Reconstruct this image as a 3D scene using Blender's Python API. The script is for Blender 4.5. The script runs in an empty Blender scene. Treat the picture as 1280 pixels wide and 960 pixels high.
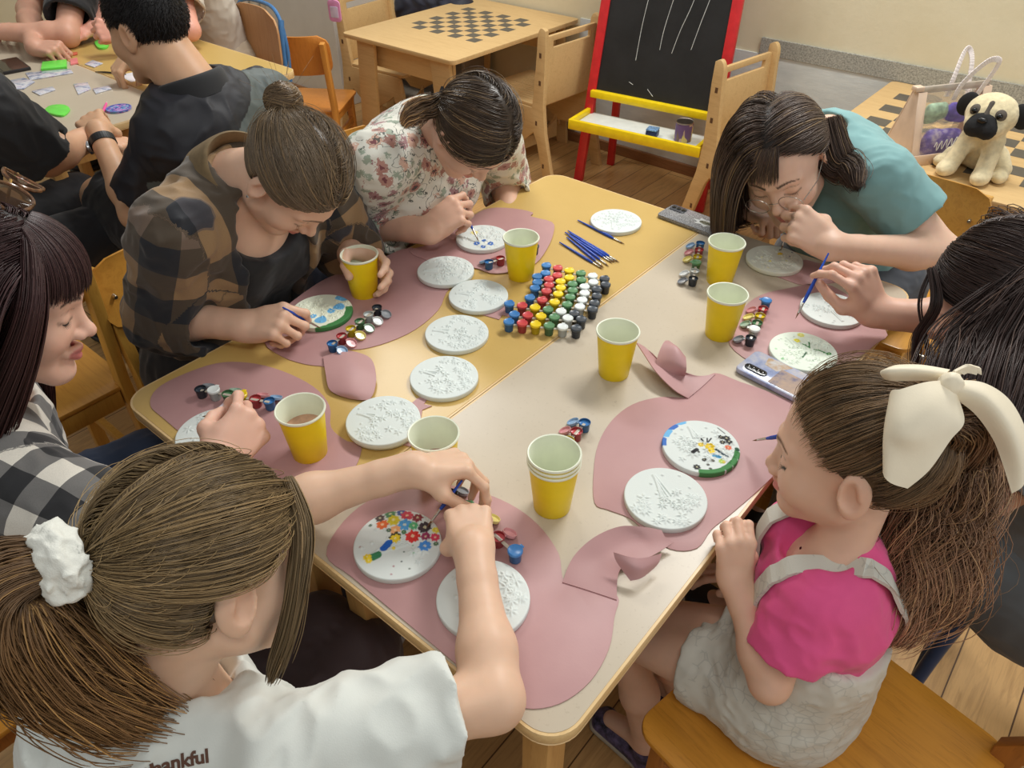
import bpy, bmesh, math, random
import numpy as np
from mathutils import Vector, Matrix

sc = bpy.context.scene
COL = sc.collection
random.seed(7)
RNG = np.random.default_rng(7)
PI = math.pi

# ------------------------------------------------------------------ camera geometry
CAM = np.array([1.12346, -0.31835, 1.51586])
PITCH, YAW, ROLL, FPX = 0.6836, -0.6945, -0.0019, 938.9


def cam_axes():
    f = np.array([math.sin(YAW) * math.cos(PITCH), math.cos(YAW) * math.cos(PITCH), -math.sin(PITCH)])
    r = np.array([math.cos(YAW), -math.sin(YAW), 0.0])
    u = np.cross(r, f)
    c, s = math.cos(ROLL), math.sin(ROLL)
    return c * r + s * u, -s * r + c * u, f


CR, CU, CF = cam_axes()
TZ = 0.70                                   # height of the craft tables


def at(x, y, z=TZ):
    """the place, on the level z, that stands at a point measured in the photograph"""
    d = CR * (x - 640) / FPX - CU * (y - 480) / FPX + CF
    return CAM + d * ((z - CAM[2]) / d[2])


def dep(x, y, t):
    return CAM + (CR * (x - 640) / FPX - CU * (y - 480) / FPX + CF) * t


# ------------------------------------------------------------------ materials
def lin(c):
    return tuple(((v / 255.0) / 12.92 if v <= 10.3 else (((v / 255.0) + 0.055) / 1.055) ** 2.4) for v in c)


class NT:
    """small helper around a node tree"""

    def __init__(s, name):
        s.m = bpy.data.materials.new(name)
        s.m.use_nodes = True
        s.t = s.m.node_tree
        s.b = s.t.nodes['Principled BSDF']

    def n(s, typ, **kw):
        nd = s.t.nodes.new(typ)
        for k, v in kw.items():
            setattr(nd, k, v)
        return nd

    def l(s, a, b):
        s.t.links.new(a, b)

    def set(s, **kw):
        names = {'rough': 'Roughness', 'metal': 'Metallic', 'spec': 'Specular IOR Level', 'trans': 'Transmission Weight',
                 'ior': 'IOR', 'alpha': 'Alpha', 'sss': 'Subsurface Weight', 'coat': 'Coat Weight', 'sheen': 'Sheen Weight'}
        for k, v in kw.items():
            s.b.inputs[names[k]].default_value = v
        return s

    def coord(s, kind='Object', scale=(1, 1, 1), rot=(0, 0, 0)):
        tc = s.n('ShaderNodeTexCoord')
        mp = s.n('ShaderNodeMapping')
        mp.inputs['Scale'].default_value = scale
        mp.inputs['Rotation'].default_value = rot
        s.l(tc.outputs[kind], mp.inputs['Vector'])
        return mp.outputs['Vector']

    def noise(s, vec, scale=5, detail=4, rough=.55, dist=0):
        n = s.n('ShaderNodeTexNoise')
        n.inputs['Scale'].default_value = scale
        n.inputs['Detail'].default_value = detail
        n.inputs['Roughness'].default_value = rough
        n.inputs['Distortion'].default_value = dist
        s.l(vec, n.inputs['Vector'])
        return n

    def ramp(s, fac, stops, interp='LINEAR'):
        r = s.n('ShaderNodeValToRGB')
        r.color_ramp.interpolation = interp
        el = r.color_ramp.elements
        while len(el) < len(stops):
            el.new(0.5)
        for e, (p, c) in zip(el, stops):
            e.position = p
            e.color = (*c, 1)
        s.l(fac, r.inputs['Fac'])
        return r.outputs['Color']

    def mix(s, a, b, fac, typ='MIX'):
        m = s.n('ShaderNodeMix', data_type='RGBA', blend_type=typ)
        for v, i in ((fac, 0), (a, 6), (b, 7)):
            if hasattr(v, 'is_output'):
                s.l(v, m.inputs[i])
            elif i == 0:
                m.inputs[0].default_value = v
            else:
                m.inputs[i].default_value = (*v, 1)
        return m.outputs[2]

    def math(s, op, a, b=0.0, c=None):
        m = s.n('ShaderNodeMath', operation=op)
        for i, v in enumerate((a, b) if c is None else (a, b, c)):
            if hasattr(v, 'is_output'):
                s.l(v, m.inputs[i])
            else:
                m.inputs[i].default_value = v
        return m.outputs[0]

    def base(s, c):
        if hasattr(c, 'is_output'):
            s.l(c, s.b.inputs['Base Color'])
        else:
            s.b.inputs['Base Color'].default_value = (*c, 1)
        return s

    def bump(s, h, strength=.2, dist=.002):
        b = s.n('ShaderNodeBump')
        b.inputs['Strength'].default_value = strength
        b.inputs['Distance'].default_value = dist
        s.l(h, b.inputs['Height'])
        s.l(b.outputs['Normal'], s.b.inputs['Normal'])
        return s


MATS = {}


def plain(name, rgb, rough=.5, var=.06, scale=30, bump=0, bscale=200, **kw):
    """a surface of one colour with a slight natural variation"""
    if name in MATS:
        return MATS[name]
    t = NT(name)
    c = lin(rgb)
    v = t.coord()
    n = t.noise(v, scale, 3)
    lo = tuple(max(0, x * (1 - var * 2)) for x in c)
    hi = tuple(min(1, x * (1 + var * 1.5)) for x in c)
    t.base(t.ramp(n.outputs['Fac'], [(.3, lo), (.7, hi)]))
    t.set(rough=rough, **kw)
    if bump:
        t.bump(t.noise(v, bscale, 2).outputs['Fac'], bump, .001)
    MATS[name] = t.m
    return t.m


def wood(name, rgb, dark, scale=1.0, axis='X', rough=.45, contrast=.5):
    if name in MATS:
        return MATS[name]
    t = NT(name)
    s = {'X': (1.2, 14, 14), 'Y': (14, 1.2, 14), 'Z': (14, 14, 1.2)}[axis]
    v = t.coord(scale=tuple(x * scale for x in s))
    n = t.noise(v, 4, 6, .6, .6)
    n2 = t.noise(v, 22, 3, .5)
    a, b = lin(rgb), lin(dark)
    mid = tuple(x * (1 - contrast) + y * contrast for x, y in zip(a, b))
    c = t.ramp(n.outputs['Fac'], [(.3, mid), (.5, a), (.75, mid)])
    c = t.mix(c, b, t.math('MULTIPLY', t.math('GREATER_THAN', n2.outputs['Fac'], .62), .25))
    t.base(c).set(rough=rough)
    t.bump(n2.outputs['Fac'], .08, .0008)
    MATS[name] = t.m
    return t.m


def vcol(name, rough=.5, attr='Col', bump=0, bscale=300, **kw):
    """colour carried by the mesh itself (paint, dye, pigment)"""
    if name in MATS:
        return MATS[name]
    t = NT(name)
    a = t.n('ShaderNodeAttribute', attribute_name=attr)
    t.base(a.outputs['Color']).set(rough=rough, **kw)
    if bump:
        t.bump(t.noise(t.coord(), bscale, 3).outputs['Fac'], bump, .001)
    MATS[name] = t.m
    return t.m


# ------------------------------------------------------------------ objects
def tag(o, label=None, cat=None, group=None, kind=None):
    if label: o['label'] = label
    if cat: o['category'] = cat
    if group: o['group'] = group
    if kind: o['kind'] = kind
    return o


def thing(name, label, cat, loc=(0, 0, 0), rz=0, group=None):
    o = bpy.data.objects.new(name, None)
    o.empty_display_size = .05
    COL.objects.link(o)
    o.location = tuple(loc)
    o.rotation_euler = (0, 0, rz)
    return tag(o, label, cat, group)


def mesh_obj(name, V, F, material, parent=None, smooth=True, col=None, pc=None, sharp=None):
    me = bpy.data.meshes.new(name)
    V = np.asarray(V, dtype=np.float32)
    if isinstance(F, np.ndarray) and F.ndim == 2:
        n, k = F.shape
        me.vertices.add(len(V))
        me.vertices.foreach_set('co', V.ravel())
        me.loops.add(n * k)
        me.loops.foreach_set('vertex_index', F.astype(np.int32).ravel())
        me.polygons.add(n)
        me.polygons.foreach_set('loop_start', np.arange(0, n * k, k, dtype=np.int32))
        me.polygons.foreach_set('loop_total', np.full(n, k, dtype=np.int32))
        me.update(calc_edges=True)
    else:
        me.from_pydata([tuple(v) for v in V], [], [tuple(f) for f in F])
        me.update()
    if col is not None:
        a = me.color_attributes.new('Col', 'FLOAT_COLOR', 'POINT')
        c = np.ones((len(V), 4), dtype=np.float32)
        c[:, :3] = col
        a.data.foreach_set('color', c.ravel())
    if pc is not None:
        a = me.attributes.new('pc', 'FLOAT_VECTOR', 'POINT')
        a.data.foreach_set('vector', np.asarray(pc, dtype=np.float32).ravel())
    if smooth:
        me.polygons.foreach_set('use_smooth', np.ones(len(me.polygons), dtype=bool))
        if sharp is not None:
            me.set_sharp_from_angle(angle=sharp)
    o = bpy.data.objects.new(name, me)
    if material is not None:
        for m in (material if isinstance(material, (list, tuple)) else [material]):
            me.materials.append(m)
    COL.objects.link(o)
    if parent is not None:
        o.parent = parent
    return o


class MB:
    """collects shapes and links them as one mesh object"""

    def __init__(s):
        s.V, s.F, s.C = [], [], []
        s.cur = (1, 1, 1)

    def add(s, V, F, M=None):
        o = len(s.V)
        for v in V:
            v = Vector(v)
            if M is not None:
                v = M @ v
            s.V.append(tuple(v))
            s.C.append(s.cur)
        for f in F:
            s.F.append(tuple(i + o for i in f))
        return s

    def box(s, lo, hi, bev=0.003, M=None, seg=2):
        bm = bmesh.new()
        bmesh.ops.create_cube(bm, size=1)
        c = [(a + b) / 2 for a, b in zip(lo, hi)]
        d = [max(abs(b - a), 1e-5) for a, b in zip(lo, hi)]
        for v in bm.verts:
            v.co = Vector((v.co.x * d[0] + c[0], v.co.y * d[1] + c[1], v.co.z * d[2] + c[2]))
        if bev > 0:
            bmesh.ops.bevel(bm, geom=list(bm.edges), offset=min(bev, min(d) * .45), segments=seg, affect='EDGES', profile=.5)
        bm.verts.index_update()
        V = [v.co.copy() for v in bm.verts]
        F = [[v.index for v in f.verts] for f in bm.faces]
        bm.free()
        return s.add(V, F, M)

    def bar(s, a, b, w, t, up=(0, 0, 1), bev=.002):
        """a rectangular bar from a to b: w across, t along the second axis"""
        a, b = Vector(a), Vector(b)
        z = (b - a).normalized()
        up = Vector(up)
        x = up.cross(z)
        if x.length < 1e-4:
            x = Vector((1, 0, 0)).cross(z)
        x.normalize()
        y = z.cross(x)
        M = Matrix((x, y, z)).transposed().to_4x4()
        M.translation = a
        return s.box((-w / 2, -t / 2, 0), (w / 2, t / 2, (b - a).length), bev, M)

    def tube(s, pts, r, n=12, caps=True, closed=False):
        P = [Vector(p) for p in pts]
        m = len(P)
        R = r if isinstance(r, (list, tuple)) else [r] * m
        t0 = (P[1] - P[0]).normalized()
        x = t0.orthogonal().normalized()
        V, F = [], []
        for i in range(m):
            if closed:
                t = (P[(i + 1) % m] - P[i - 1]).normalized()
            else:
                t = (P[min(i + 1, m - 1)] - P[max(i - 1, 0)]).normalized()
            x = (x - t * x.dot(t)).normalized()
            y = t.cross(x)
            for k in range(n):
                a = 2 * PI * k / n
                V.append(P[i] + (x * math.cos(a) + y * math.sin(a)) * R[i])
        for i in range(m if closed else m - 1):
            j = (i + 1) % m
            for k in range(n):
                F.append((i * n + k, i * n + (k + 1) % n, j * n + (k + 1) % n, j * n + k))
        if caps and not closed:
            F.append(tuple(range(n - 1, -1, -1)))
            F.append(tuple((m - 1) * n + k for k in range(n)))
        return s.add(V, F)

    def lathe(s, prof, n=32, M=None, close=True):
        """profile [(r,z)...] spun about z"""
        V, F = [], []
        for r, z in prof:
            for k in range(n):
                a = 2 * PI * k / n
                V.append((r * math.cos(a), r * math.sin(a), z))
        for i in range(len(prof) - 1):
            for k in range(n):
                F.append((i * n + k, i * n + (k + 1) % n, (i + 1) * n + (k + 1) % n, (i + 1) * n + k))
        if close:
            F.append(tuple(range(n - 1, -1, -1)))
            F.append(tuple((len(prof) - 1) * n + k for k in range(n)))
        return s.add(V, F, M)

    def prism(s, poly, z0, z1, M=None, bev=0, holes=()):
        """extruded outline, optionally with holes and bevelled rims"""
        bm = bmesh.new()
        loops = [poly] + list(holes)
        edges = []
        for lp in loops:
            vs = [bm.verts.new((p[0], p[1], z0)) for p in lp]
            for i in range(len(vs)):
                edges.append(bm.edges.new((vs[i], vs[(i + 1) % len(vs)])))
        r = bmesh.ops.triangle_fill(bm, use_beauty=True, use_dissolve=False, edges=edges)
        faces = [g for g in r['geom'] if isinstance(g, bmesh.types.BMFace)]
        bmesh.ops.recalc_face_normals(bm, faces=list(bm.faces))
        ex = bmesh.ops.extrude_face_region(bm, geom=list(bm.faces))
        for g in ex['geom']:
            if isinstance(g, bmesh.types.BMVert):
                g.co.z = z1
        bmesh.ops.recalc_face_normals(bm, faces=list(bm.faces))
        if bev:
            bm.edges.ensure_lookup_table()
            es = [e for e in bm.edges if len(e.link_faces) == 2 and e.calc_face_angle(0) > 1.0 and abs(e.verts[0].co.z - e.verts[1].co.z) < 1e-6]
            bmesh.ops.bevel(bm, geom=es, offset=bev, segments=2, affect='EDGES', profile=.5)
        bm.verts.index_update()
        V = [v.co.copy() for v in bm.verts]
        F = [[v.index for v in f.verts] for f in bm.faces]
        bm.free()
        return s.add(V, F, M)

    def build(s, name, material, parent=None, smooth=True, sharp=.6, color=False):
        return mesh_obj(name, s.V, s.F, material, parent, smooth, col=np.array(s.C) if color else None, sharp=sharp)


def dup(root, loc=None, rz=None, label=None, group=None):
    """copy of a thing with copies of its parts and their sub-parts"""
    r = root.copy()
    COL.objects.link(r)
    if loc is not None: r.location = tuple(loc)
    if rz is not None: r.rotation_euler = (0, 0, rz)
    if label: r['label'] = label
    if group: r['group'] = group
    for ch in list(root.children):
        c = ch.copy()
        COL.objects.link(c)
        c.parent = r
        for g in list(ch.children):
            d = g.copy()
            COL.objects.link(d)
            d.parent = c
    return r


def rrect(x0, y0, x1, y1, r, n=6):
    pts = []
    for cx, cy, a0 in ((x1 - r, y0 + r, -90), (x1 - r, y1 - r, 0), (x0 + r, y1 - r, 90), (x0 + r, y0 + r, 180)):
        for i in range(n + 1):
            a = math.radians(a0 + 90 * i / n)
            pts.append((cx + r * math.cos(a), cy + r * math.sin(a)))
    return pts


def spline(P, n=8, closed=False):
    """Catmull-Rom through the points"""
    P = [np.array(p, float) for p in P]
    m = len(P)
    out = []
    rng = range(m) if closed else range(m - 1)
    for i in rng:
        if closed:
            p0, p1, p2, p3 = P[i - 1], P[i], P[(i + 1) % m], P[(i + 2) % m]
        else:
            p0, p1, p2, p3 = P[max(i - 1, 0)], P[i], P[i + 1], P[min(i + 2, m - 1)]
        for k in range(n):
            t = k / n
            out.append(.5 * ((2 * p1) + (p2 - p0) * t + (2 * p0 - 5 * p1 + 4 * p2 - p3) * t * t + (3 * p1 - p0 - 3 * p2 + p3) * t ** 3))
    if not closed:
        out.append(P[-1])
    return out
# ================================================================== smooth solid modelling
def nrm(v):
    v = np.asarray(v, float)
    return v / (np.linalg.norm(v) + 1e-12)


class SDF:
    """a solid described by a distance field and meshed as one closed surface"""

    def __init__(s):
        s.ops, s.disp, s.lo, s.hi = [], None, np.full(3, 1e9), np.full(3, -1e9)

    def _ext(s, c, r):
        s.lo = np.minimum(s.lo, np.asarray(c) - r)
        s.hi = np.maximum(s.hi, np.asarray(c) + r)

    def _op(s, fn, c, rad, k, mode):
        s.ops.append((fn, np.asarray(c, float), rad, k, mode))
        if mode == 'u':
            s._ext(c, rad)
        return s

    def cap(s, a, b, r1, r2=None, k=.01, mode='u'):
        a, b = np.asarray(a, float), np.asarray(b, float)
        r2 = r1 if r2 is None else r2
        ab = b - a
        L = max(ab @ ab, 1e-12)

        def fn(P):
            t = np.clip(((P - a) @ ab) / L, 0, 1)
            d = P - a - t[..., None] * ab
            return np.sqrt((d * d).sum(-1)) - (r1 + (r2 - r1) * t)
        return s._op(fn, (a + b) / 2, np.sqrt(L) / 2 + max(r1, r2), k, mode)

    def chain(s, pts, rs, k=.01, mode='u'):
        for i in range(len(pts) - 1):
            s.cap(pts[i], pts[i + 1], rs[i], rs[i + 1], k, mode)
        return s

    def ball(s, c, r, k=.01, mode='u'):
        c = np.asarray(c, float)
        return s._op(lambda P: np.sqrt(((P - c) ** 2).sum(-1)) - r, c, r, k, mode)

    def ell(s, c, R, radii, k=.01, mode='u'):
        """ellipsoid; the rows of R are its axes"""
        c, R, rr = np.asarray(c, float), np.asarray(R, float), np.asarray(radii, float)

        def fn(P):
            q = (P - c) @ R.T
            k0 = np.sqrt(((q / rr) ** 2).sum(-1))
            k1 = np.sqrt(((q / rr ** 2) ** 2).sum(-1))
            return k0 * (k0 - 1) / np.maximum(k1, 1e-9)
        return s._op(fn, c, max(rr), k, mode)

    def ecap(s, a, b, side, w, d, k=.02, mode='u'):
        """limb of elliptical section: half width w along side, half depth d across, at both ends"""
        a, b = np.asarray(a, float), np.asarray(b, float)
        ab = b - a
        L = np.linalg.norm(ab)
        z = ab / L
        x = np.asarray(side, float)
        x = nrm(x - z * (x @ z))
        y = np.cross(z, x)

        def fn(P):
            q = P - a
            t = np.clip((q @ z) / L, 0, 1)
            W = w[0] + (w[1] - w[0]) * t
            D = d[0] + (d[1] - d[0]) * t
            u, v, m = q @ x, q @ y, q @ z - t * L
            mn = np.minimum(W, D)
            k0 = np.sqrt((u / W) ** 2 + (v / D) ** 2 + (m / mn) ** 2)
            k1 = np.sqrt((u / W ** 2) ** 2 + (v / D ** 2) ** 2 + (m / mn ** 2) ** 2)
            return np.where(k1 > 1e-6, k0 * (k0 - 1) / np.maximum(k1, 1e-6), -mn)
        return s._op(fn, (a + b) / 2, L / 2 + max(max(w), max(d)), k, mode)

    def join(s, other, k=.02):
        """smooth union with another solid built on its own"""
        c = (other.lo + other.hi) / 2
        r = float(np.linalg.norm(other.hi - other.lo)) / 2

        def fn(P):
            C = P.mean(axis=1)
            half = np.sqrt(((P - C[:, None]) ** 2).sum(-1)).max() + 1e-6
            return other.ev(P, C, half + .03)
        s.ops.append((fn, c, r + .03, k, 'u'))
        s.lo, s.hi = np.minimum(s.lo, other.lo), np.maximum(s.hi, other.hi)
        return s

    def cut(s, p, n, k=.003):
        """removes everything on the side the normal points to"""
        p, n = np.asarray(p, float), nrm(n)
        s.ops.append((lambda P: -((P - p) @ n), p, 1e3, k, 's'))
        return s

    def cutfn(s, fn, c, rad, k=.003):
        """removes the solid where fn<0, near c"""
        s.ops.append((fn, np.asarray(c, float), rad, k, 's'))
        return s

    def ev(s, P, C, half):
        """P (n,m,3) sample points in n cells with centres C and half diagonals half"""
        D = np.full(P.shape[:-1], 10.0)
        for fn, c, rad, k, mode in s.ops:
            sel = np.nonzero(np.sqrt(((C - c) ** 2).sum(-1)) < rad + half + k * 2 + .004)[0]
            if len(sel) == 0:
                continue
            full = len(sel) == len(C)
            d2 = fn(P if full else P[sel])
            d1 = D if full else D[sel]
            if mode == 'u':
                h = np.maximum(k - np.abs(d1 - d2), 0) / k
                r = np.minimum(d1, d2) - h * h * k * .25
            else:
                h = np.maximum(k - np.abs(d1 + d2), 0) / k
                r = np.maximum(d1, -d2) + h * h * k * .25
            if full:
                D = r
            else:
                D[sel] = r
        return D

    def mesh(s, h=.003, B=8, maxdisp=.012):
        lo = s.lo - h * 3 - .01
        bs = B * h
        n = np.ceil((s.hi + h * 3 + .01 - lo) / bs).astype(int)
        g = np.stack(np.meshgrid(*[np.arange(k) for k in n], indexing='ij'), -1).reshape(-1, 3)
        # two-level search for the cells near the surface
        half = bs * math.sqrt(3) / 2
        sup = 4
        ns = -(-n // sup)
        G = np.stack(np.meshgrid(*[np.arange(k) for k in ns], indexing='ij'), -1).reshape(-1, 3)
        C = lo + (G + .5) * bs * sup
        hs = half * sup
        d = s.ev(C[:, None, :], C, hs)[:, 0]
        G = G[np.abs(d) < hs * 1.35 + maxdisp]
        off = np.stack(np.meshgrid(*[np.arange(sup)] * 3, indexing='ij'), -1).reshape(-1, 3)
        g = (G[:, None, :] * sup + off[None]).reshape(-1, 3)
        C = lo + (g + .5) * bs
        d = s.ev(C[:, None, :], C, half)[:, 0]
        g = g[np.abs(d) < half * 1.35 + (maxdisp if s.disp is not None else 0)]
        off = np.stack(np.meshgrid(*[np.arange(B + 1)] * 3, indexing='ij'), -1).reshape(-1, 3)
        keys, pos = [], []
        rec = []
        CH = 1500
        for i in range(0, len(g), CH):
            gb = g[i:i + CH]
            P = lo + (gb[:, None, :] * B + off[None]) * h
            C = lo + (gb + .5) * bs
            D = s.ev(P, C, half)
            if s.disp is not None:
                near = np.abs(D) < .03
                if near.any():
                    D[near] -= s.disp(P[near])
            D = D.reshape(-1, B + 1, B + 1, B + 1)
            I = D < 0
            cnt = np.zeros(D.shape[:1] + (B,) * 3, dtype=np.int8)
            sl = [slice(0, B), slice(1, B + 1)]
            for a in (0, 1):
                for b in (0, 1):
                    for c in (0, 1):
                        cnt += I[:, sl[a], sl[b], sl[c]]
            bi, ii, jj, kk = np.nonzero((cnt > 0) & (cnt < 8))
            if len(bi) == 0:
                continue
            cd = {}
            for a in (0, 1):
                for b in (0, 1):
                    for c in (0, 1):
                        cd[a, b, c] = D[bi, ii + a, jj + b, kk + c]
            acc = np.zeros((len(bi), 3))
            num = np.zeros(len(bi))
            for ax in range(3):
                for u in (0, 1):
                    for v in (0, 1):
                        p0 = [u, v]; p0.insert(ax, 0)
                        p1 = [u, v]; p1.insert(ax, 1)
                        d0, d1 = cd[tuple(p0)], cd[tuple(p1)]
                        m = (d0 < 0) != (d1 < 0)
                        t = np.where(m, d0 / np.where(m, d0 - d1, 1), 0)
                        q = np.tile(np.array(p0, float), (len(bi), 1))
                        q[:, ax] += t
                        acc[m] += q[m]
                        num[m] += 1
            gc = gb[bi] * B + np.stack([ii, jj, kk], -1)
            pos.append(lo + (gc + acc / num[:, None]) * h)
            keys.append(gc.astype(np.int64))
            rec.append(np.stack([cd[0, 0, 0] < 0, cd[1, 0, 0] < 0, cd[0, 1, 0] < 0, cd[0, 0, 1] < 0], -1))
        gc = np.concatenate(keys) + 8
        V = np.concatenate(pos)
        S = np.concatenate(rec)
        BIG = 1 << 20
        kid = (gc[:, 0] * BIG + gc[:, 1]) * BIG + gc[:, 2]
        order = np.argsort(kid)
        sk = kid[order]
        F = []
        st = np.array([BIG * BIG, BIG, 1], dtype=np.int64)
        for ax in range(3):
            m = np.nonzero(S[:, 0] != S[:, ax + 1])[0]
            b, c = (ax + 1) % 3, (ax + 2) % 3
            q = []
            ok = np.ones(len(m), bool)
            for db, dc in ((0, 0), (1, 0), (1, 1), (0, 1)):
                key = kid[m] - db * st[b] - dc * st[c]
                ix = np.searchsorted(sk, key)
                ix = np.minimum(ix, len(sk) - 1)
                ok &= sk[ix] == key
                q.append(order[ix])
            q = np.stack(q, -1)
            flip = ~S[m, 0]
            q[flip] = q[flip][:, ::-1]
            F.append(q[ok])
        F = np.concatenate(F)
        return V, F

    def build(s, name, material, parent=None, h=.003, origin=(0, 0, 0), col=None, pc=None, relax=1):
        V, F = s.mesh(h)
        if relax:
            V = smooth_verts(V, F, relax)
        c = col(V) if col is not None else None
        p = pc(V) if pc is not None else None
        return mesh_obj(name, V - np.asarray(origin, float), F, material, parent, True, col=c, pc=p)


def smooth_verts(V, F, n=1, w=.5):
    e = np.concatenate([F[:, [0, 1]], F[:, [1, 2]], F[:, [2, 3]], F[:, [3, 0]]])
    for _ in range(n):
        acc = np.zeros_like(V)
        cnt = np.bincount(e[:, 0], minlength=len(V)) + np.bincount(e[:, 1], minlength=len(V))
        for k in range(3):
            acc[:, k] = np.bincount(e[:, 0], V[e[:, 1], k], minlength=len(V)) + np.bincount(e[:, 1], V[e[:, 0], k], minlength=len(V))
        V = V * (1 - w) + acc / np.maximum(cnt, 1)[:, None] * w
    return V


def vnoise(P, f=1.0, seed=0):
    """smooth value noise in [-1,1]"""
    Q = np.asarray(P) * f + seed * 17.3
    i = np.floor(Q).astype(np.int64)
    t = Q - i
    t = t * t * (3 - 2 * t)
    out = 0
    for a in (0, 1):
        for b in (0, 1):
            for c in (0, 1):
                n = (i[..., 0] + a) * 374761393 + (i[..., 1] + b) * 668265263 + (i[..., 2] + c) * 2147483647 + seed * 1013
                n = (n ^ (n >> 13)) * 1274126177
                r = ((n ^ (n >> 16)) & 0xffff) / 32767.5 - 1
                wgt = (t[..., 0] if a else 1 - t[..., 0]) * (t[..., 1] if b else 1 - t[..., 1]) * (t[..., 2] if c else 1 - t[..., 2])
                out = out + r * wgt
    return out
# ================================================================== the room
def build_room():
    # floor: laminate boards
    t = NT('laminate floor')
    tc = t.n('ShaderNodeTexCoord')
    mp = t.n('ShaderNodeMapping'); mp.inputs['Rotation'].default_value = (0, 0, math.radians(90))
    t.l(tc.outputs['Object'], mp.inputs['Vector'])
    br = t.n('ShaderNodeTexBrick')
    br.offset = .37; br.inputs['Scale'].default_value = 1.0
    br.inputs['Brick Width'].default_value = 1.2; br.inputs['Row Height'].default_value = .13
    br.inputs['Mortar Size'].default_value = .0016; br.inputs['Mortar Smooth'].default_value = .1
    br.inputs['Color1'].default_value = (*lin((214, 172, 114)), 1)
    br.inputs['Color2'].default_value = (*lin((200, 156, 100)), 1)
    br.inputs['Mortar'].default_value = (*lin((96, 66, 40)), 1)
    t.l(mp.outputs['Vector'], br.inputs['Vector'])
    v = t.coord(scale=(16, 1.3, 1))
    n = t.noise(v, 5, 6, .62, .8)
    grain = t.ramp(n.outputs['Fac'], [(.3, (.62, .58, .54)), (.55, (1, 1, 1)), (.8, (.8, .76, .7))])
    c = t.mix(br.outputs['Color'], grain, .8, 'MULTIPLY')
    t.base(c).set(rough=.38)
    t.bump(br.outputs['Fac'], -.15, .001)
    fl = MB().box((-4.6, -2.6, -.08), (3.4, 2.9, 0), 0).build('floor', t.m, smooth=False)
    tag(fl, kind='structure')
    # walls: pale rough plaster, whiter paint low down
    t = NT('pale yellow plaster')
    v = t.coord()
    n1 = t.noise(v, 3, 5, .6)
    n2 = t.noise(v, 60, 4, .7)
    c = t.ramp(n1.outputs['Fac'], [(.3, lin((216, 205, 172))), (.7, lin((228, 219, 190)))])
    t.base(c).set(rough=.8)
    t.bump(n2.outputs['Fac'], .25, .004)
    plaster = t.m
    t = NT('blue grey wall paint')
    v = t.coord(scale=(1, 1, 4))
    n1 = t.noise(v, 8, 5, .6)
    c = t.ramp(n1.outputs['Fac'], [(.3, lin((206, 212, 210))), (.7, lin((224, 229, 226)))])
    t.base(c).set(rough=.7)
    t.bump(t.noise(t.coord(scale=(1, 1, 6)), 40, 4, .7).outputs['Fac'], .3, .004)
    lowpaint = t.m
    t = NT('grey stone border')
    n1 = t.noise(t.coord(), 160, 3, .7)
    t.base(t.ramp(n1.outputs['Fac'], [(.35, lin((128, 128, 120))), (.65, lin((186, 184, 172)))])).set(rough=.75)
    border = t.m
    tag(MB().box((-4.6, 2.9, 0), (3.4, 3.05, 2.75), 0).build('wall_back', plaster, smooth=False), kind='structure')
    tag(MB().box((-4.75, -2.6, 0), (-4.6, 3.05, 2.75), 0).build('wall_left', plaster, smooth=False), kind='structure')
    tag(MB().box((-1.12, 2.893, .045), (3.4, 2.9, .60), 0).build('trim_1', lowpaint, smooth=False), kind='structure')
    tag(MB().box((-.2, 2.888, .60), (3.4, 2.9, .665), .001).build('trim_2', border, smooth=False), kind='structure')
    brown = wood('skirting wood', (150, 104, 66), (100, 66, 40), 1, 'X', .5)
    tag(MB().box((-2.2, 2.878, 0), (3.4, 2.9, .05), .003).build('baseboard_back', brown, smooth=False), kind='structure')
    # a boxed-out white pier at the far left and a tiled strip beside it
    white = plain('white gloss paint', (212, 208, 200), .45, .04, 4)
    tag(MB().box((-3.05, 2.45, 0), (-2.44, 2.9, 2.75), .004).build('wall_pier', white, smooth=False), kind='structure')
    tag(MB().box((-3.05, 2.43, 0), (-2.42, 2.45, .05), .003).build('baseboard_pier', brown, smooth=False), kind='structure')


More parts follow.
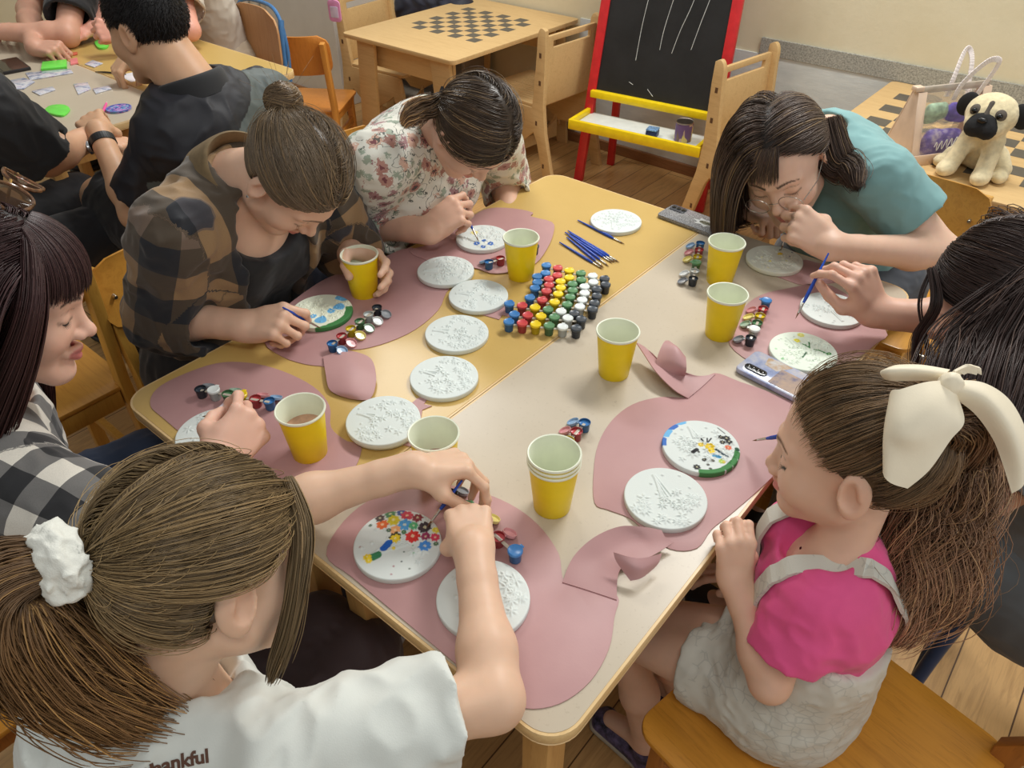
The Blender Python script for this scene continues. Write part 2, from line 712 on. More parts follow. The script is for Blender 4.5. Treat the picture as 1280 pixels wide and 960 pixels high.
def build_background():
    # ribbed white radiator left of the pier
    r = thing('radiator', 'white ribbed radiator standing against the wall beside the white pier', 'radiator', (-3.35, 2.55, 0))
    rad = plain('radiator enamel', (214, 206, 192), .4, .03)
    for k in range(7):
        b = MB()
        b.prism(rrect(-.045, -.055, .03, .055, .02, 3), .12, .86)
        b.tube([(-.045, 0, .2), (.06, 0, .2)], .02, 8)
        b.tube([(-.045, 0, .78), (.06, 0, .78)], .02, 8)
        o = b.build('rib', rad, r)
        o.location = (-.42 + k * .105, 0, 0)
    b = MB(); b.tube([(-.5, 0, .16), (-.5, .02, 0)], .014, 8); b.tube([(.3, 0, .16), (.3, .02, 0)], .014, 8)
    b.build('foot', rad, r)
    # low orange-topped shelf with a dark bag, in the corner behind the plywood chair
    orange = wood('orange veneer', (196, 128, 70), (150, 90, 44), 1, 'X', .4)
    greyp = plain('grey side panel', (150, 140, 126), .5, .05)
    s = thing('low_shelf', 'low grey shelf with orange wooden top behind the plywood chair', 'shelf', (-2.3, 2.775, 0))
    MB().box((-.13, -.11, .40), (.62, .11, .425), .003).build('top', orange, s)
    MB().box((-.12, -.10, 0), (-.1, .10, .40), .002).build('side_panel', greyp, s)
    MB().box((.59, -.10, 0), (.61, .10, .40), .002).build('side_panel', greyp, s)
    MB().box((-.10, .085, .0), (.59, .10, .40), .002).build('back_panel', greyp, s)
    MB().box((-.10, -.095, .06), (.59, .085, .075), .002).build('bottom_board', greyp, s)
    bag = thing('dark_bag', 'dark navy bag lying on the orange shelf behind the plywood chair', 'bag', (-1.98, 2.775, .425))
    S = SDF(); S.ecap((-.2, 0, .09), (.2, 0, .085), (0, 0, 1), (.085, .12), (.085, .09), .03)
    S.cap((-.18, .0, .12), (.18, .0, .12), .06, .06, .03)
    S.cut((0, 0, 0), (0, 0, -1))
    S.disp = lambda P: .006 * np.sin(P[..., 0] * 60 + 3 * np.sin(P[..., 2] * 40)) * np.sin(P[..., 2] * 50)
    S.build('body', plain('navy bag cloth', (34, 36, 52), .6, .1), bag, .008)
    b = MB(); b.tube(spline([(-.12, -.02, .17), (-.06, -.1, .22), (.06, -.1, .22), (.12, -.02, .17)], 6), .008, 6)
    b.build('handle', plain('navy bag strap', (28, 30, 44), .6), bag)
    t = thing('luggage_tag', 'pink tag hanging from the back post of the plywood chair', 'tag', tuple(at(418, 12, .78)), .3)
    b = MB(); b.prism(rrect(-.028, -.045, .028, .035, .014, 5), -.003, .003, Matrix.Rotation(PI / 2, 4, 'X'), .0012)
    b.build('card', plain('pink plastic', (226, 150, 196), .4), t)
    b = MB(); b.prism(rrect(-.018, -.03, .018, .012, .004, 3), -.0045, .0045, Matrix.Rotation(PI / 2, 4, 'X'), .0008)
    b.build('window', plain('tag paper', (216, 200, 222), .5), t)
    b = MB(); b.tube(spline([(0, 0, .032), (.006, .0, .07), (-.006, .0, .07), (0, 0, .032)], 6), .003, 6)
    b.build('loop', plain('pink plastic', (226, 150, 196)), t)


def build_light():
    w = bpy.data.worlds.new('room light')
    sc.world = w
    w.use_nodes = True
    bg = w.node_tree.nodes['Background']
    bg.inputs['Color'].default_value = (.985, 1.0, .985, 1)
    bg.inputs['Strength'].default_value = .36

    def area(name, loc, target, size, power, color=(1, .995, .965)):
        l = bpy.data.lights.new(name, 'AREA')
        l.shape = 'RECTANGLE'; l.size, l.size_y = size
        l.energy = power; l.color = color
        o = bpy.data.objects.new(name, l)
        COL.objects.link(o)
        o.location = loc
        d = Vector(target) - Vector(loc)
        o.rotation_euler = d.to_track_quat('-Z', 'Y').to_euler()
        return o
    area('ceiling_lamp_main', (.55, 2.15, 2.72), (.5, .9, .7), (1.1, .35), 50)
    area('ceiling_lamp_far', (-1.6, 1.9, 2.72), (-1.5, 1.2, 0), (1.1, .35), 34)
    area('ceiling_lamp_near', (1.3, -.55, 2.72), (.3, .2, .7), (1.1, .35), 10)
    area('window_light', (3.2, .9, 1.7), (0, .9, .8), (1.6, 1.6), 14, (.95, .98, 1))


def build_camera():
    cd = bpy.data.cameras.new('camera')
    cd.sensor_fit = 'HORIZONTAL'
    cd.sensor_width = 36.0
    cd.lens = FPX / 1280 * 36.0
    cd.clip_start = .02
    o = bpy.data.objects.new('camera', cd)
    COL.objects.link(o)
    M = Matrix((Vector(CR), Vector(CU), Vector(-CF))).transposed().to_4x4()
    M.translation = Vector(CAM)
    o.matrix_world = M
    sc.camera = o
    sc.view_settings.view_transform = 'Standard'
    sc.view_settings.look = 'None'
    sc.view_settings.gamma = 1.0
    sc.view_settings.exposure = -0.04
    sc.view_settings.use_curve_mapping = False
# ================================================================== furniture
YEL = dict(rgb=(214, 172, 98), dark=(188, 140, 70))


def craft_table(name, label, x0, y0, x1, y1, top_mat, edge_mat, z=TZ, group=None):
    cx, cy = (x0 + x1) / 2, (y0 + y1) / 2
    hx, hy = (x1 - x0) / 2, (y1 - y0) / 2
    t = thing(name, label, 'table', (cx, cy, 0), 0, group)
    R = .045
    MB().prism(rrect(-hx + .004, -hy + .004, hx - .004, hy - .004, R - .004, 8), z - .02, z).build('tabletop', top_mat, t, sharp=.5)
    out = rrect(-hx, -hy, hx, hy, R, 8)
    inn = rrect(-hx + .0042, -hy + .0042, hx - .0042, hy - .0042, R - .0042, 8)
    MB().prism(out, z - .022, z - .0006, bev=.004, holes=[inn]).build('edge_band', edge_mat, t, sharp=.8)
    leg = wood('beech leg', (206, 160, 96), (170, 118, 62), 1, 'Z', .4)
    for s in (-1, 1):
        MB().box((-hx + .05, s * (hy - .06) - .011, z - .10), (hx - .05, s * (hy - .06) + .011, z - .0205), .002).build('apron', leg, t)
        MB().box((s * (hx - .06) - .011, -hy + .05, z - .10), (s * (hx - .06) + .011, hy - .05, z - .0205), .002).build('apron', leg, t)
    for sx in (-1, 1):
        for sy in (-1, 1):
            MB().box((sx * (hx - .06) - .021, sy * (hy - .06) - .021, 0), (sx * (hx - .06) + .021, sy * (hy - .06) + .021, z - .021), .004).build('leg', leg, t)
    return t


def plywood():
    return wood('laser cut plywood', (212, 178, 124), (178, 136, 84), .8, 'X', .55, .35)


def chess_table(x0, y0, x1, y1, bx, by, sq, label, z=.60, tone=None):
    ply = plywood()
    cx, cy = (x0 + x1) / 2, (y0 + y1) / 2
    hx, hy = (x1 - x0) / 2, (y1 - y0) / 2
    t = thing('chess_table', label, 'table', (cx, cy, 0), 0, 'plywood chess tables')
    MB().prism(rrect(-hx, -hy, hx, hy, .025, 5), z - .018, z, bev=.0015).build('tabletop', tone or ply, t, sharp=.5)
    b = MB()
    for i in range(8):
        for j in range(8):
            if (i + j) % 2 == 1:
                X, Y = bx - cx + (i - 4) * sq, by - cy + (j - 4) * sq
                b.box((X + .0006, Y + .0006, z - .0005), (X + sq - .0006, Y + sq - .0006, z + .0006), 0)
    b.build('chess_squares', plain('burnt dark squares', (92, 86, 76), .6, .06), t, smooth=False)
    for s in (-1, 1):
        MB().box((-hx + .08, s * (hy - .09) - .009, z - .14), (hx - .08, s * (hy - .09) + .009, z - .0185), .001).build('apron', ply, t)
    for s in (-1, 1):
        # each end is a pair of splayed plate legs joined by an arched rail
        Y = s * (hy - .045)
        M = Matrix.Translation((0, Y, 0)) @ Matrix.Rotation(PI / 2, 4, 'X')
        for q in (-1, 1):
            p = [(q * (hx - .012), 0), (q * (hx - .072), 0), (q * (hx - .14), .20), (q * (hx - .17), z - .0185), (q * (hx - .06), z - .0185)]
            MB().prism(p if q > 0 else p[::-1], -.009, .009, M, .001).build('leg', ply, t, sharp=.5)
        arch = [(-hx + .05, .10), (hx - .05, .10)] + [(hx - .08 - (2 * hx - .16) * k / 10, .17 + .05 * abs(k / 5 - 1) ** 2) for k in range(11)]
        MB().prism(arch, -.0075, .0075, Matrix.Translation((0, Y - s * .018, 0)) @ Matrix.Rotation(PI / 2, 4, 'X')).build('rail', ply, t, sharp=.5)
    return t


def plywood_chair(label, loc, rz, scale=1.0):
    """faces local +x"""
    ply = plywood()
    t = thing('plywood_chair', label, 'chair', loc, rz, 'plywood slot chairs')
    W = .165
    for s in (-1, 1):
        out = [(-.265, 0), (-.21, 0), (-.155, .20), (-.135, .235), (-.06, .17), (.02, .165), (.10, .21), (.15, .245), (.205, 0), (.255, 0), (.215, .25), (.20, .335),
               (.19, .345), (-.125, .345)]
        post = spline([(-.132, .40), (-.142, .50), (-.150, .60), (-.154, .66), (-.172, .685), (-.196, .675)], 3)
        out += [tuple(p) for p in post] + [(-.198, .60), (-.192, .36), (-.205, .24)]
        M = Matrix.Translation((0, s * (W + .011), 0)) @ Matrix.Rotation(PI / 2, 4, 'X')
        p = MB().prism(out, -.011, .011, M, .002).build('side_panel', ply, t, sharp=.5)
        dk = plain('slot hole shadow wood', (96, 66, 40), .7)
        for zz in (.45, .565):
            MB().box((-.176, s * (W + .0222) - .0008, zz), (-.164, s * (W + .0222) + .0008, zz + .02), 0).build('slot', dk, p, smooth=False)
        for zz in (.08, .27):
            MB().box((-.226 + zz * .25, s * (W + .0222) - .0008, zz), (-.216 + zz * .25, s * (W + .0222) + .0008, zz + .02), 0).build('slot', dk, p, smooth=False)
    Mb = Matrix.Translation((-.16, 0, 0)) @ Matrix.Rotation(math.radians(-2), 4, 'Y') @ Matrix.Rotation(PI / 2, 4, 'Z') @ Matrix.Rotation(PI / 2, 4, 'X')
    hole = rrect(-.125, .598, .125, .628, .004, 2)
    MB().prism(rrect(-W, .36, W, .65, .008, 3), -.008, .008, Mb, .0012, holes=[hole]).build('backrest', ply, t, sharp=.5)
    slots = [[(-.12, y), (.15, y), (.15, y + .003), (-.12, y + .003)] for y in [(-.135 + k * .0225) for k in range(13)]]
    MB().prism([(-.16, -W - .018), (.225, -W - .018), (.225, W + .018), (-.16, W + .018)], .346, .360, None, .0012, holes=slots).build('seat', ply, t, sharp=.5)
    M = Matrix.Translation((.03, 0, 0)) @ Matrix.Rotation(PI / 2, 4, 'Z') @ Matrix.Rotation(PI / 2, 4, 'X')
    cr = [(-W, .08), (W, .08), (W, .19)] + [(W * math.cos(a), .19 - .06 * math.sin(a)) for a in [PI * k / 10 for k in range(1, 10)]] + [(-W, .19)]
    MB().prism(cr, -.008, .008, M).build('cross_rail', ply, t, sharp=.5)
    return t


def curved_plate(w, h, th, bulge, r, n=14):
    """bent plywood backrest: stands in y/z, curves towards -x at the middle"""
    V, F = [], []
    m = 10
    pts = []
    for j in range(m + 1):
        v = j / m
        for i in range(n + 1):
            u = i / n * 2 - 1
            zz = (v - .5) * h
            hw = w / 2
            dz = abs(zz) - (h / 2 - r)
            if dz > 0:
                hw -= r - math.sqrt(max(r * r - dz * dz, 0))
            pts.append((-bulge * (1 - u * u), u * hw, zz))
    N = len(pts)
    for s in (0, 1):
        for p in pts:
            V.append((p[0] + (th if s else 0), p[1], p[2]))
    for j in range(m):
        for i in range(n):
            a = j * (n + 1) + i
            F.append((a, a + n + 1, a + n + 2, a + 1))
            F.append((N + a, N + a + 1, N + a + n + 2, N + a + n + 1))
    rim = [i for i in range(n + 1)] + [j * (n + 1) + n for j in range(1, m + 1)] + [m * (n + 1) + i for i in range(n - 1, -1, -1)] + [j * (n + 1) for j in range(m - 1, 0, -1)]
    for k in range(len(rim)):
        a, b = rim[k], rim[(k + 1) % len(rim)]
        F.append((a, b, N + b, N + a))
    return V, F


def wood_chair(label, loc, rz, mat_frame, mat_plate, seat_z=.42, H=.78, W=.36, D=.36, group='wooden chairs with bent backs', lean=.05, plate_h=.16):
    """faces local +x"""
    t = thing('wooden_chair', label, 'chair', loc, rz, group)
    hw, hd = W / 2, D / 2
    s = MB()
    s.prism(rrect(-hd - .012, -hw - .012, hd + .012, hw + .012, .035, 6), seat_z - .012, seat_z, bev=.003)
    s.build('seat', mat_plate, t, sharp=.6)
    for q in (-1, 1):
        MB().bar((hd - .03, q * (hw - .02), 0), (hd - .03, q * (hw - .02), seat_z - .0125), .032, .03, (1, 0, 0), .004).build('leg', mat_frame, t)
        b = MB()
        out = [(-hd - .06, 0), (-hd - .025, 0), (-hd + .012, seat_z - .05), (-hd + .012, seat_z + .02), (-hd + .010 - lean, H - .02), (-hd - lean, H - .005), (-hd - .024 - lean, H - .01),
               (-hd - .026, seat_z + .02), (-hd - .028, seat_z - .06)]
        b.prism(out, -.012, .012, Matrix.Translation((0, q * (hw - .006), 0)) @ Matrix.Rotation(PI / 2, 4, 'X'), .003)
        b.build('leg', mat_frame, t, sharp=.6)
        MB().bar((-hd, q * (hw - .016), seat_z - .035), (hd - .03, q * (hw - .016), seat_z - .035), .022, .045, (0, 0, 1), .003).build('seat_rail', mat_frame, t)
        MB().bar((-hd - .01, q * (hw - .016), .15), (hd - .03, q * (hw - .016), .15), .018, .028, (0, 0, 1), .003).build('stretcher', mat_frame, t)
    MB().bar((hd - .03, -hw + .02, seat_z - .035), (hd - .03, hw - .02, seat_z - .035), .02, .045, (0, 0, 1), .003).build('seat_rail', mat_frame, t)
    MB().bar((-hd, -hw + .02, seat_z - .035), (-hd, hw - .02, seat_z - .035), .02, .045, (0, 0, 1), .003).build('seat_rail', mat_frame, t)
    zc = H - plate_h / 2 + .015
    V, F = curved_plate(W + .03, plate_h, .009, .022, min(.05, plate_h * .35))
    tilt = math.atan2(lean, H - seat_z)
    M = Matrix.Translation((-hd + .014 - lean * (zc - seat_z) / (H - seat_z), 0, zc)) @ Matrix.Rotation(-tilt, 4, 'Y')
    b = MB(); b.add(V, F, M)
    bk = b.build('backrest', mat_plate, t, sharp=.7)
    b = MB()
    for q in (-1, 1):
        MM = Matrix.Translation((-hd + .024 - lean * (zc - seat_z) / (H - seat_z) - .0, q * (hw - .02), zc)) @ Matrix.Rotation(PI / 2, 4, 'Y')
        b.lathe([(0, -.032), (.005, -.032), (.005, .001), (.004, .003), (0, .0035)], 10, MM, False)
    b.build('bolt', plain('bolt metal', (190, 186, 170), .3, metal=1.0), t)
    return t


def tube_chair(label, loc, rz, blue, plate, seat_z=.42, H=.80, W=.38, D=.38, open_back=False):
    """painted tube frame with plywood seat and back; faces local +x"""
    t = thing('metal_chair', label, 'chair', loc, rz, 'blue metal framed chairs')
    hw, hd = W / 2, D / 2
    for q in (-1, 1):
        MB().tube(spline([(hd, q * hw, 0), (hd - .01, q * hw, seat_z - .05), (hd - .05, q * hw, seat_z - .015), (0, q * hw, seat_z - .015), (-hd, q * hw, seat_z - .015)], 6), .0125, 12).build('side_tube', blue, t)
        MB().tube([(-hd - .05, q * hw, 0), (-hd - .01, q * hw, seat_z - .02), (-hd - .03, q * hw, H - .06), (-hd - .04, q * hw * .96, H - .02)], .0125, 12).build('leg', blue, t)
    MB().tube([(-hd - .035, -hw, .15), (-hd - .035, hw, .15)], .009, 10).build('stretcher', blue, t)
    MB().tube([(hd - .002, -hw, .15), (hd - .002, hw, .15)], .009, 10).build('stretcher', blue, t)
    MB().prism(rrect(-hd - .01, -hw - .005, hd + .01, hw + .005, .06, 8), seat_z - .002, seat_z + .009, bev=.003).build('seat', plate, t, sharp=.6)
    V, F = curved_plate(W + .01, .26, .009, .02, .08)
    b = MB(); b.add(V, F, Matrix.Translation((-hd - .012, 0, H - .12)) @ Matrix.Rotation(-.06, 4, 'Y'))
    b.build('backrest', plate, t, sharp=.7)
    MB().tube(spline([(-hd - .025, -hw - .008, H - .26), (-hd - .035, -hw - .012, H - .12), (-hd - .04, -hw + .03, H + .002), (-hd - .06, 0, H + .02), (-hd - .04, hw - .03, H + .002), (-hd - .035, hw + .012, H - .12), (-hd - .025, hw + .008, H - .26)], 7), .008, 10).build('back_tube', blue, t)
    return t


def easel():
    red = plain('red enamel wood', (206, 44, 48), .35, .06)
    yel = plain('yellow enamel wood', (250, 216, 20), .35, .04)
    t = thing('easel', 'red framed blackboard easel with yellow paint tray standing by the pale wall', 'easel', (-.515, 2.60, 0), math.radians(7))
    # local: x across, y towards the wall; front legs lean back
    W, H, lean = .305, 1.28, .20

    def fp(x, z, off=0):
        return (x * (1 - .10 * z), -.06 + lean * z / H + off, z)
    for q in (-1, 1):
        MB().bar(fp(q * W, 0), fp(q * W, H), .026, .042, (1, 0, 0), .003).build('leg', red, t)
    for q in (-1, 1):
        MB().bar((q * (W - .045), .19, 0), (q * (W - .06) * .9, .145, H), .034, .024, (0, 1, 0), .003).build('leg', red, t)
    MB().bar(fp(-W, H - .02), fp(W, H - .02), .03, .03, (0, 1, 0), .003).build('top_rail', red, t)
    a = Vector(fp(0, .40)); b_ = Vector(fp(0, 1.22))
    zz = (b_ - a).normalized(); xx = Vector((1, 0, 0)); yy = zz.cross(xx)
    M = Matrix((xx, yy, zz)).transposed().to_4x4(); M.translation = a
    L = (b_ - a).length
    nt = NT('chalk board')
    n = nt.noise(nt.coord(), 6, 5, .7)
    nt.base(nt.ramp(n.outputs['Fac'], [(.35, lin((22, 23, 24))), (.75, lin((38, 39, 40)))])).set(rough=.6)
    w0, w1 = W * .955 - .012, W * .875 - .012
    bd = MB(); bd.prism([(-w0, 0), (w0, 0), (w1, L), (-w1, L)], -.006, .006, M @ Matrix.Rotation(PI / 2, 4, 'X'))
    board = bd.build('blackboard', nt.m, t, smooth=False)
    # chalk lines drawn on the board: measured across / up the board
    ch = MB()
    lines = [[(-.105, .16), (-.10, .30), (-.085, .45), (-.07, .60)], [(-.005, .215), (.0, .30), (.025, .45), (.05, .60)], [(.05, .21), (.07, .30), (.105, .42), (.13, .60)],
             [(.13, .235), (.15, .34), (.175, .46), (.195, .60)], [(.172, .475), (.195, .474)], [(.20, .478), (.225, .470)], [(-.12, .070), (-.10, .062)], [(-.03, .055), (.0, .03)]]
    for ln in lines:
        p = [M @ Vector((q[0], -.0062 if False else 0.0, q[1])) for q in spline([(x, z, 0) for x, z in ln], 6)]
        nrm_ = (M.to_3x3() @ Vector((0, 1, 0))) * -1
        p = [v + nrm_ * .0065 for v in p]
        ch.tube(p, .0013, 6)
    ch.build('chalk_line', plain('chalk', (206, 208, 204), .9, .1), board)
    MB().bar(fp(-W * .985, .40, -.012), fp(W * .985, .40, -.012), .03, .035, (0, 1, 0), .003).build('lower_rail', yel, t)
    # tray: yellow frame with a pale bottom
    tz = .305
    y0, y1 = -.20, .0
    MB().box((-W + .012, y0 - .012, tz - .006), (W + .01, y0 + .006, tz + .036), .003).build('tray_front', yel, t)
    for q in (-1, 1):
        MB().box((q * (W - .012) - .009, y0 + .006, tz), (q * (W - .012) + .009, y1, tz + .03), .003).build('tray_side', yel, t)
    MB().box((-W + .022, y0 + .006, tz + .002), (W - .022, y1 - .002, tz + .008), .001).build('tray_bottom', plain('tray board', (226, 230, 224), .5, .03), t)
    return t


def can_and_box():
    tz = .3135
    c = thing('tin_can', 'tin can with a bright printed wrapper standing on the easel tray', 'can', tuple(at(853, 175, tz)))
    nt = NT('printed can wrapper')
    v = nt.coord(scale=(1, 1, .25))
    vo = nt.n('ShaderNodeTexVoronoi'); vo.inputs['Scale'].default_value = 60; nt.l(v, vo.inputs['Vector'])
    cc = nt.ramp(nt.math('FRACT', nt.math('MULTIPLY', vo.outputs['Color'], 3.7)), [(0, lin((120, 96, 84))), (.3, lin((196, 168, 150))), (.5, lin((110, 84, 132))), (.7, lin((214, 196, 120))), (1, lin((84, 66, 66)))], 'CONSTANT')
    nt.base(cc).set(rough=.4)
    MB().lathe([(.0, 0), (.036, 0), (.0365, .002), (.0365, .075), (.036, .077)], 32, None, False).build('wrapper', nt.m, c)
    MB().lathe([(.0366, .075), (.038, .077), (.037, .081), (.034, .079), (.034, .01), (0, .01)], 32, None, False).build('rim', plain('tin', (170, 160, 150), .35, metal=.9), c)
    b = thing('small_blue_box', 'small dark blue box with pale blue lid on the easel tray', 'box', tuple(at(815, 170, tz)), .25)
    MB().box((-.024, -.024, 0), (.024, .024, .026), .004).build('body', plain('dark blue card', (30, 44, 84), .4), b)
    MB().box((-.0245, -.0245, .0262), (.0245, .0245, .034), .004).build('lid', plain('pale blue print', (112, 150, 190), .4, .35, 120), b)


def build_furniture():
    nt = NT('yellow laminate')
    v = nt.coord(scale=(1, 1, 1))
    n1 = nt.noise(v, 3, 5, .6); n2 = nt.noise(v, 220, 3, .7)
    c = nt.ramp(n1.outputs['Fac'], [(.3, lin((196, 162, 92))), (.7, lin((206, 173, 103)))])
    c = nt.mix(c, (.75, .70, .62), nt.math('MULTIPLY', nt.math('GREATER_THAN', n2.outputs['Fac'], .63), .28), 'MULTIPLY')
    nt.base(c).set(rough=.32)
    yellow = nt.m
    nt = NT('beige laminate')
    v = nt.coord()
    n1 = nt.noise(v, 3, 5, .6); n2 = nt.noise(v, 150, 4, .7); n3 = nt.noise(v, 30, 5, .7)
    c = nt.ramp(n1.outputs['Fac'], [(.3, lin((188, 175, 153))), (.7, lin((199, 186, 166)))])
    c = nt.mix(c, (.72, .68, .64), nt.math('MULTIPLY', nt.math('GREATER_THAN', n2.outputs['Fac'], .62), .3), 'MULTIPLY')
    c = nt.mix(c, (.55, .5, .45), nt.math('MULTIPLY', nt.math('GREATER_THAN', n3.outputs['Fac'], .70), .35), 'MULTIPLY')
    nt.base(c).set(rough=.32)
    beige = nt.m
    edge = wood('pale edge band', (226, 194, 140), (200, 162, 104), 1, 'Y', .35)
    craft_table('craft_table', 'yellow topped craft table with the heap of paint pots', 0, 0, .4595, 1.2, yellow, edge, TZ, 'craft tables pushed together')
    craft_table('craft_table', 'beige topped craft table with the chalk white stack of yellow cups', .4605, 0, .921, 1.2, beige, edge, TZ, 'craft tables pushed together')
    # the other group's tables behind
    craft_table('craft_table', 'far yellow topped craft table by the white radiator under bent arms', -2.42, .86, -1.22, 1.32, yellow, edge, TZ, 'craft tables of the far group')
    craft_table('craft_table', 'far beige topped craft table beside the wristwatch', -2.42, .395, -1.22, .855, beige, edge, TZ, 'craft tables of the far group')
    chess_table(-1.81, 1.995, -1.115, 2.885, -1.455, 2.483, .0565, 'plywood chess table in the corner with a bare board')
    chess_table(.35, 2.0, 1.12, 2.885, .72, 2.45, .075, 'plywood chess table carrying the plush pug and the bag')
    plywood_chair('plywood chair behind the far chess table with pink tag on its post', (-1.965, 2.44, 0), math.radians(4))
    plywood_chair('plywood chair between the far chess table and the red easel', (-1.10, 2.555, 0), PI + math.radians(-4))
    plywood_chair('plywood chair standing right of the easel with black slots in its post', (.050, 2.585, 0), math.radians(-9))
    easel()
    can_and_box()
    orange = wood('orange varnished ply', (206, 134, 58), (164, 94, 34), .8, 'Z', .3, .4)
    ofr = wood('orange varnished frame', (216, 150, 68), (180, 112, 44), .8, 'Z', .35)
    honey = wood('honey varnished frame', (212, 160, 72), (176, 120, 44), .8, 'Z', .32)
    honeyp = wood('honey varnished ply', (204, 146, 62), (170, 110, 40), .8, 'X', .3)
    wood_chair('small orange varnished chair standing empty before the white pier', (-1.99, 1.93, 0), math.radians(123), ofr, orange, .28, .60, .30, .30, plate_h=.17, lean=.035)
    wood_chair('honey wooden chair turned away, left of the checked flannel shirt', (-.62, -.02, 0), PI, honey, honeyp, .42, .79, .34, .36)
    wood_chair('honey wooden chair under the girl in the brown flannel shirt', (-.20, .345, 0), 0, honey, honeyp, .43, .715, .36, .36)
    wood_chair('wooden chair under the woman in the flowered blouse', (-.22, .80, 0), 0, honey, honeyp, .43, .78, .36, .36)
    seatw = wood('worn golden seat', (212, 146, 52), (160, 100, 30), .8, 'X', .35, .5)
    fr2 = wood('worn brown frame', (176, 112, 48), (120, 70, 28), .8, 'Z', .4)
    wood_chair('worn golden wooden chair under the little girl in pink', (1.135, .385, 0), PI - math.radians(11), fr2, seatw, .40, .72, .38, .36, lean=.16)
    wood_chair('wooden chair under the girl in the teal shirt', (.73, 1.60, 0), -PI / 2, honey, honeyp, .43, .68, .38, .36)
    wood_chair('low yellow wooden chair pushed under the table beside the painted green plate', (.850, .965, 0), PI, honey, honeyp, .36, .665, .26, .26, plate_h=.08, lean=.03)
    wood_chair('wooden chair under the girl in the white t-shirt', (.52, -.33, 0), PI / 2, fr2, seatw, .43, .66, .36, .36)
    wood_chair('wooden chair under the woman in the black and white checks', (.02, -.34, 0), PI / 2, fr2, seatw, .43, .66, .36, .36)
    blue = plain('dark blue tube paint', (40, 70, 112), .35, .06)
    plate = wood('pale bent ply', (196, 150, 104), (166, 118, 74), .8, 'Z', .35)
    tube_chair('blue metal chair with pale wooden back, empty behind the man in black', tuple(at(297, 48, .70) * np.array([1, 1, 0]) + np.array([-.22, .02, 0])), math.radians(-95), plain('bright blue tube paint', (70, 122, 176), .35), plate, .42, .74, .36)
    tube_chair('blue metal chair under the woman in the grey top', (1.42, .925, 0), PI, blue, seatw, .42, .74, .36)
    wood_chair('wooden chair under the man in the black shirt', (-.86, .66, 0), PI, honey, honeyp, .43, .70, .36, .36)
# ================================================================== things on the tables
MAT_T = .0016


def px_poly(P, z=TZ, n=5, closed=True):
    W = [at(x, y, z)[:2] for x, y in P]
    return spline(W, n, closed) if n > 1 else W


def mat_material():
    if 'mauve' in MATS:
        return MATS['mauve']
    t = NT('mauve')
    v = t.coord()
    n1 = t.noise(v, 5, 4, .6); n2 = t.noise(v, 350, 2, .6)
    t.base(t.ramp(n1.outputs['Fac'], [(.3, lin((178, 134, 134))), (.7, lin((190, 148, 146)))])).set(rough=.5)
    t.bump(n2.outputs['Fac'], .12, .0006)
    MATS['mauve'] = t.m
    return t.m


def loft(curves, name, parent, material, n=6, th=.0015, origin=(0, 0, 0)):
    """thin sheet through the cross curves (each a list of 3D points)"""
    C = [spline(c, n) for c in curves]
    rows = [spline([c[i] for c in C], n) for i in range(len(C[0]))]
    A = np.array(rows)                      # (i, j, 3)
    a, b, _ = A.shape
    du = np.gradient(A, axis=0); dv = np.gradient(A, axis=1)
    N = np.cross(du, dv); N /= np.linalg.norm(N, axis=-1, keepdims=True) + 1e-12
    if N[..., 2].mean() < 0:
        N = -N
    top, bot = A + N * th / 2, A - N * th / 2
    V = np.concatenate([top.reshape(-1, 3), bot.reshape(-1, 3)]) - np.asarray(origin, float)
    F = []
    k = a * b
    for i in range(a - 1):
        for j in range(b - 1):
            p, q, r, s = i * b + j, (i + 1) * b + j, (i + 1) * b + j + 1, i * b + j + 1
            F.append((p, q, r, s)); F.append((k + p, k + s, k + r, k + q))
    rim = [(i, 0) for i in range(a)] + [(a - 1, j) for j in range(1, b)] + [(i, b - 1) for i in range(a - 2, -1, -1)] + [(0, j) for j in range(b - 2, 0, -1)]
    for m in range(len(rim)):
        p = rim[m][0] * b + rim[m][1]; r = rim[(m + 1) % len(rim)]; q = r[0] * b + r[1]
        F.append((p, k + p, k + q, q))
    o = mesh_obj(name, V, F, material, parent, True, sharp=1.0)
    bm = bmesh.new(); bm.from_mesh(o.data); bmesh.ops.recalc_face_normals(bm, faces=list(bm.faces)); bm.to_mesh(o.data); bm.free()
    return o


def mat_thing(label, poly, lift=0.0, n=5, lofts=()):
    W = px_poly(poly, TZ, n)
    c = np.mean(W, axis=0)
    t = thing('craft_mat', label, 'mat', (c[0], c[1], TZ), 0, 'mauve craft mats')
    MB().prism([(p[0] - c[0], p[1] - c[1]) for p in W], lift + .0001, lift + MAT_T, bev=.0004).build('sheet', mat_material(), t, sharp=.6)
    for lf in lofts:
        curves = [[at(x, y, TZ + .0022 + lift + z) for x, y, z in cv] for cv in lf]
        loft(curves, 'folded_tail', t, mat_material(), 5, .0015, (c[0], c[1], TZ))
    return t


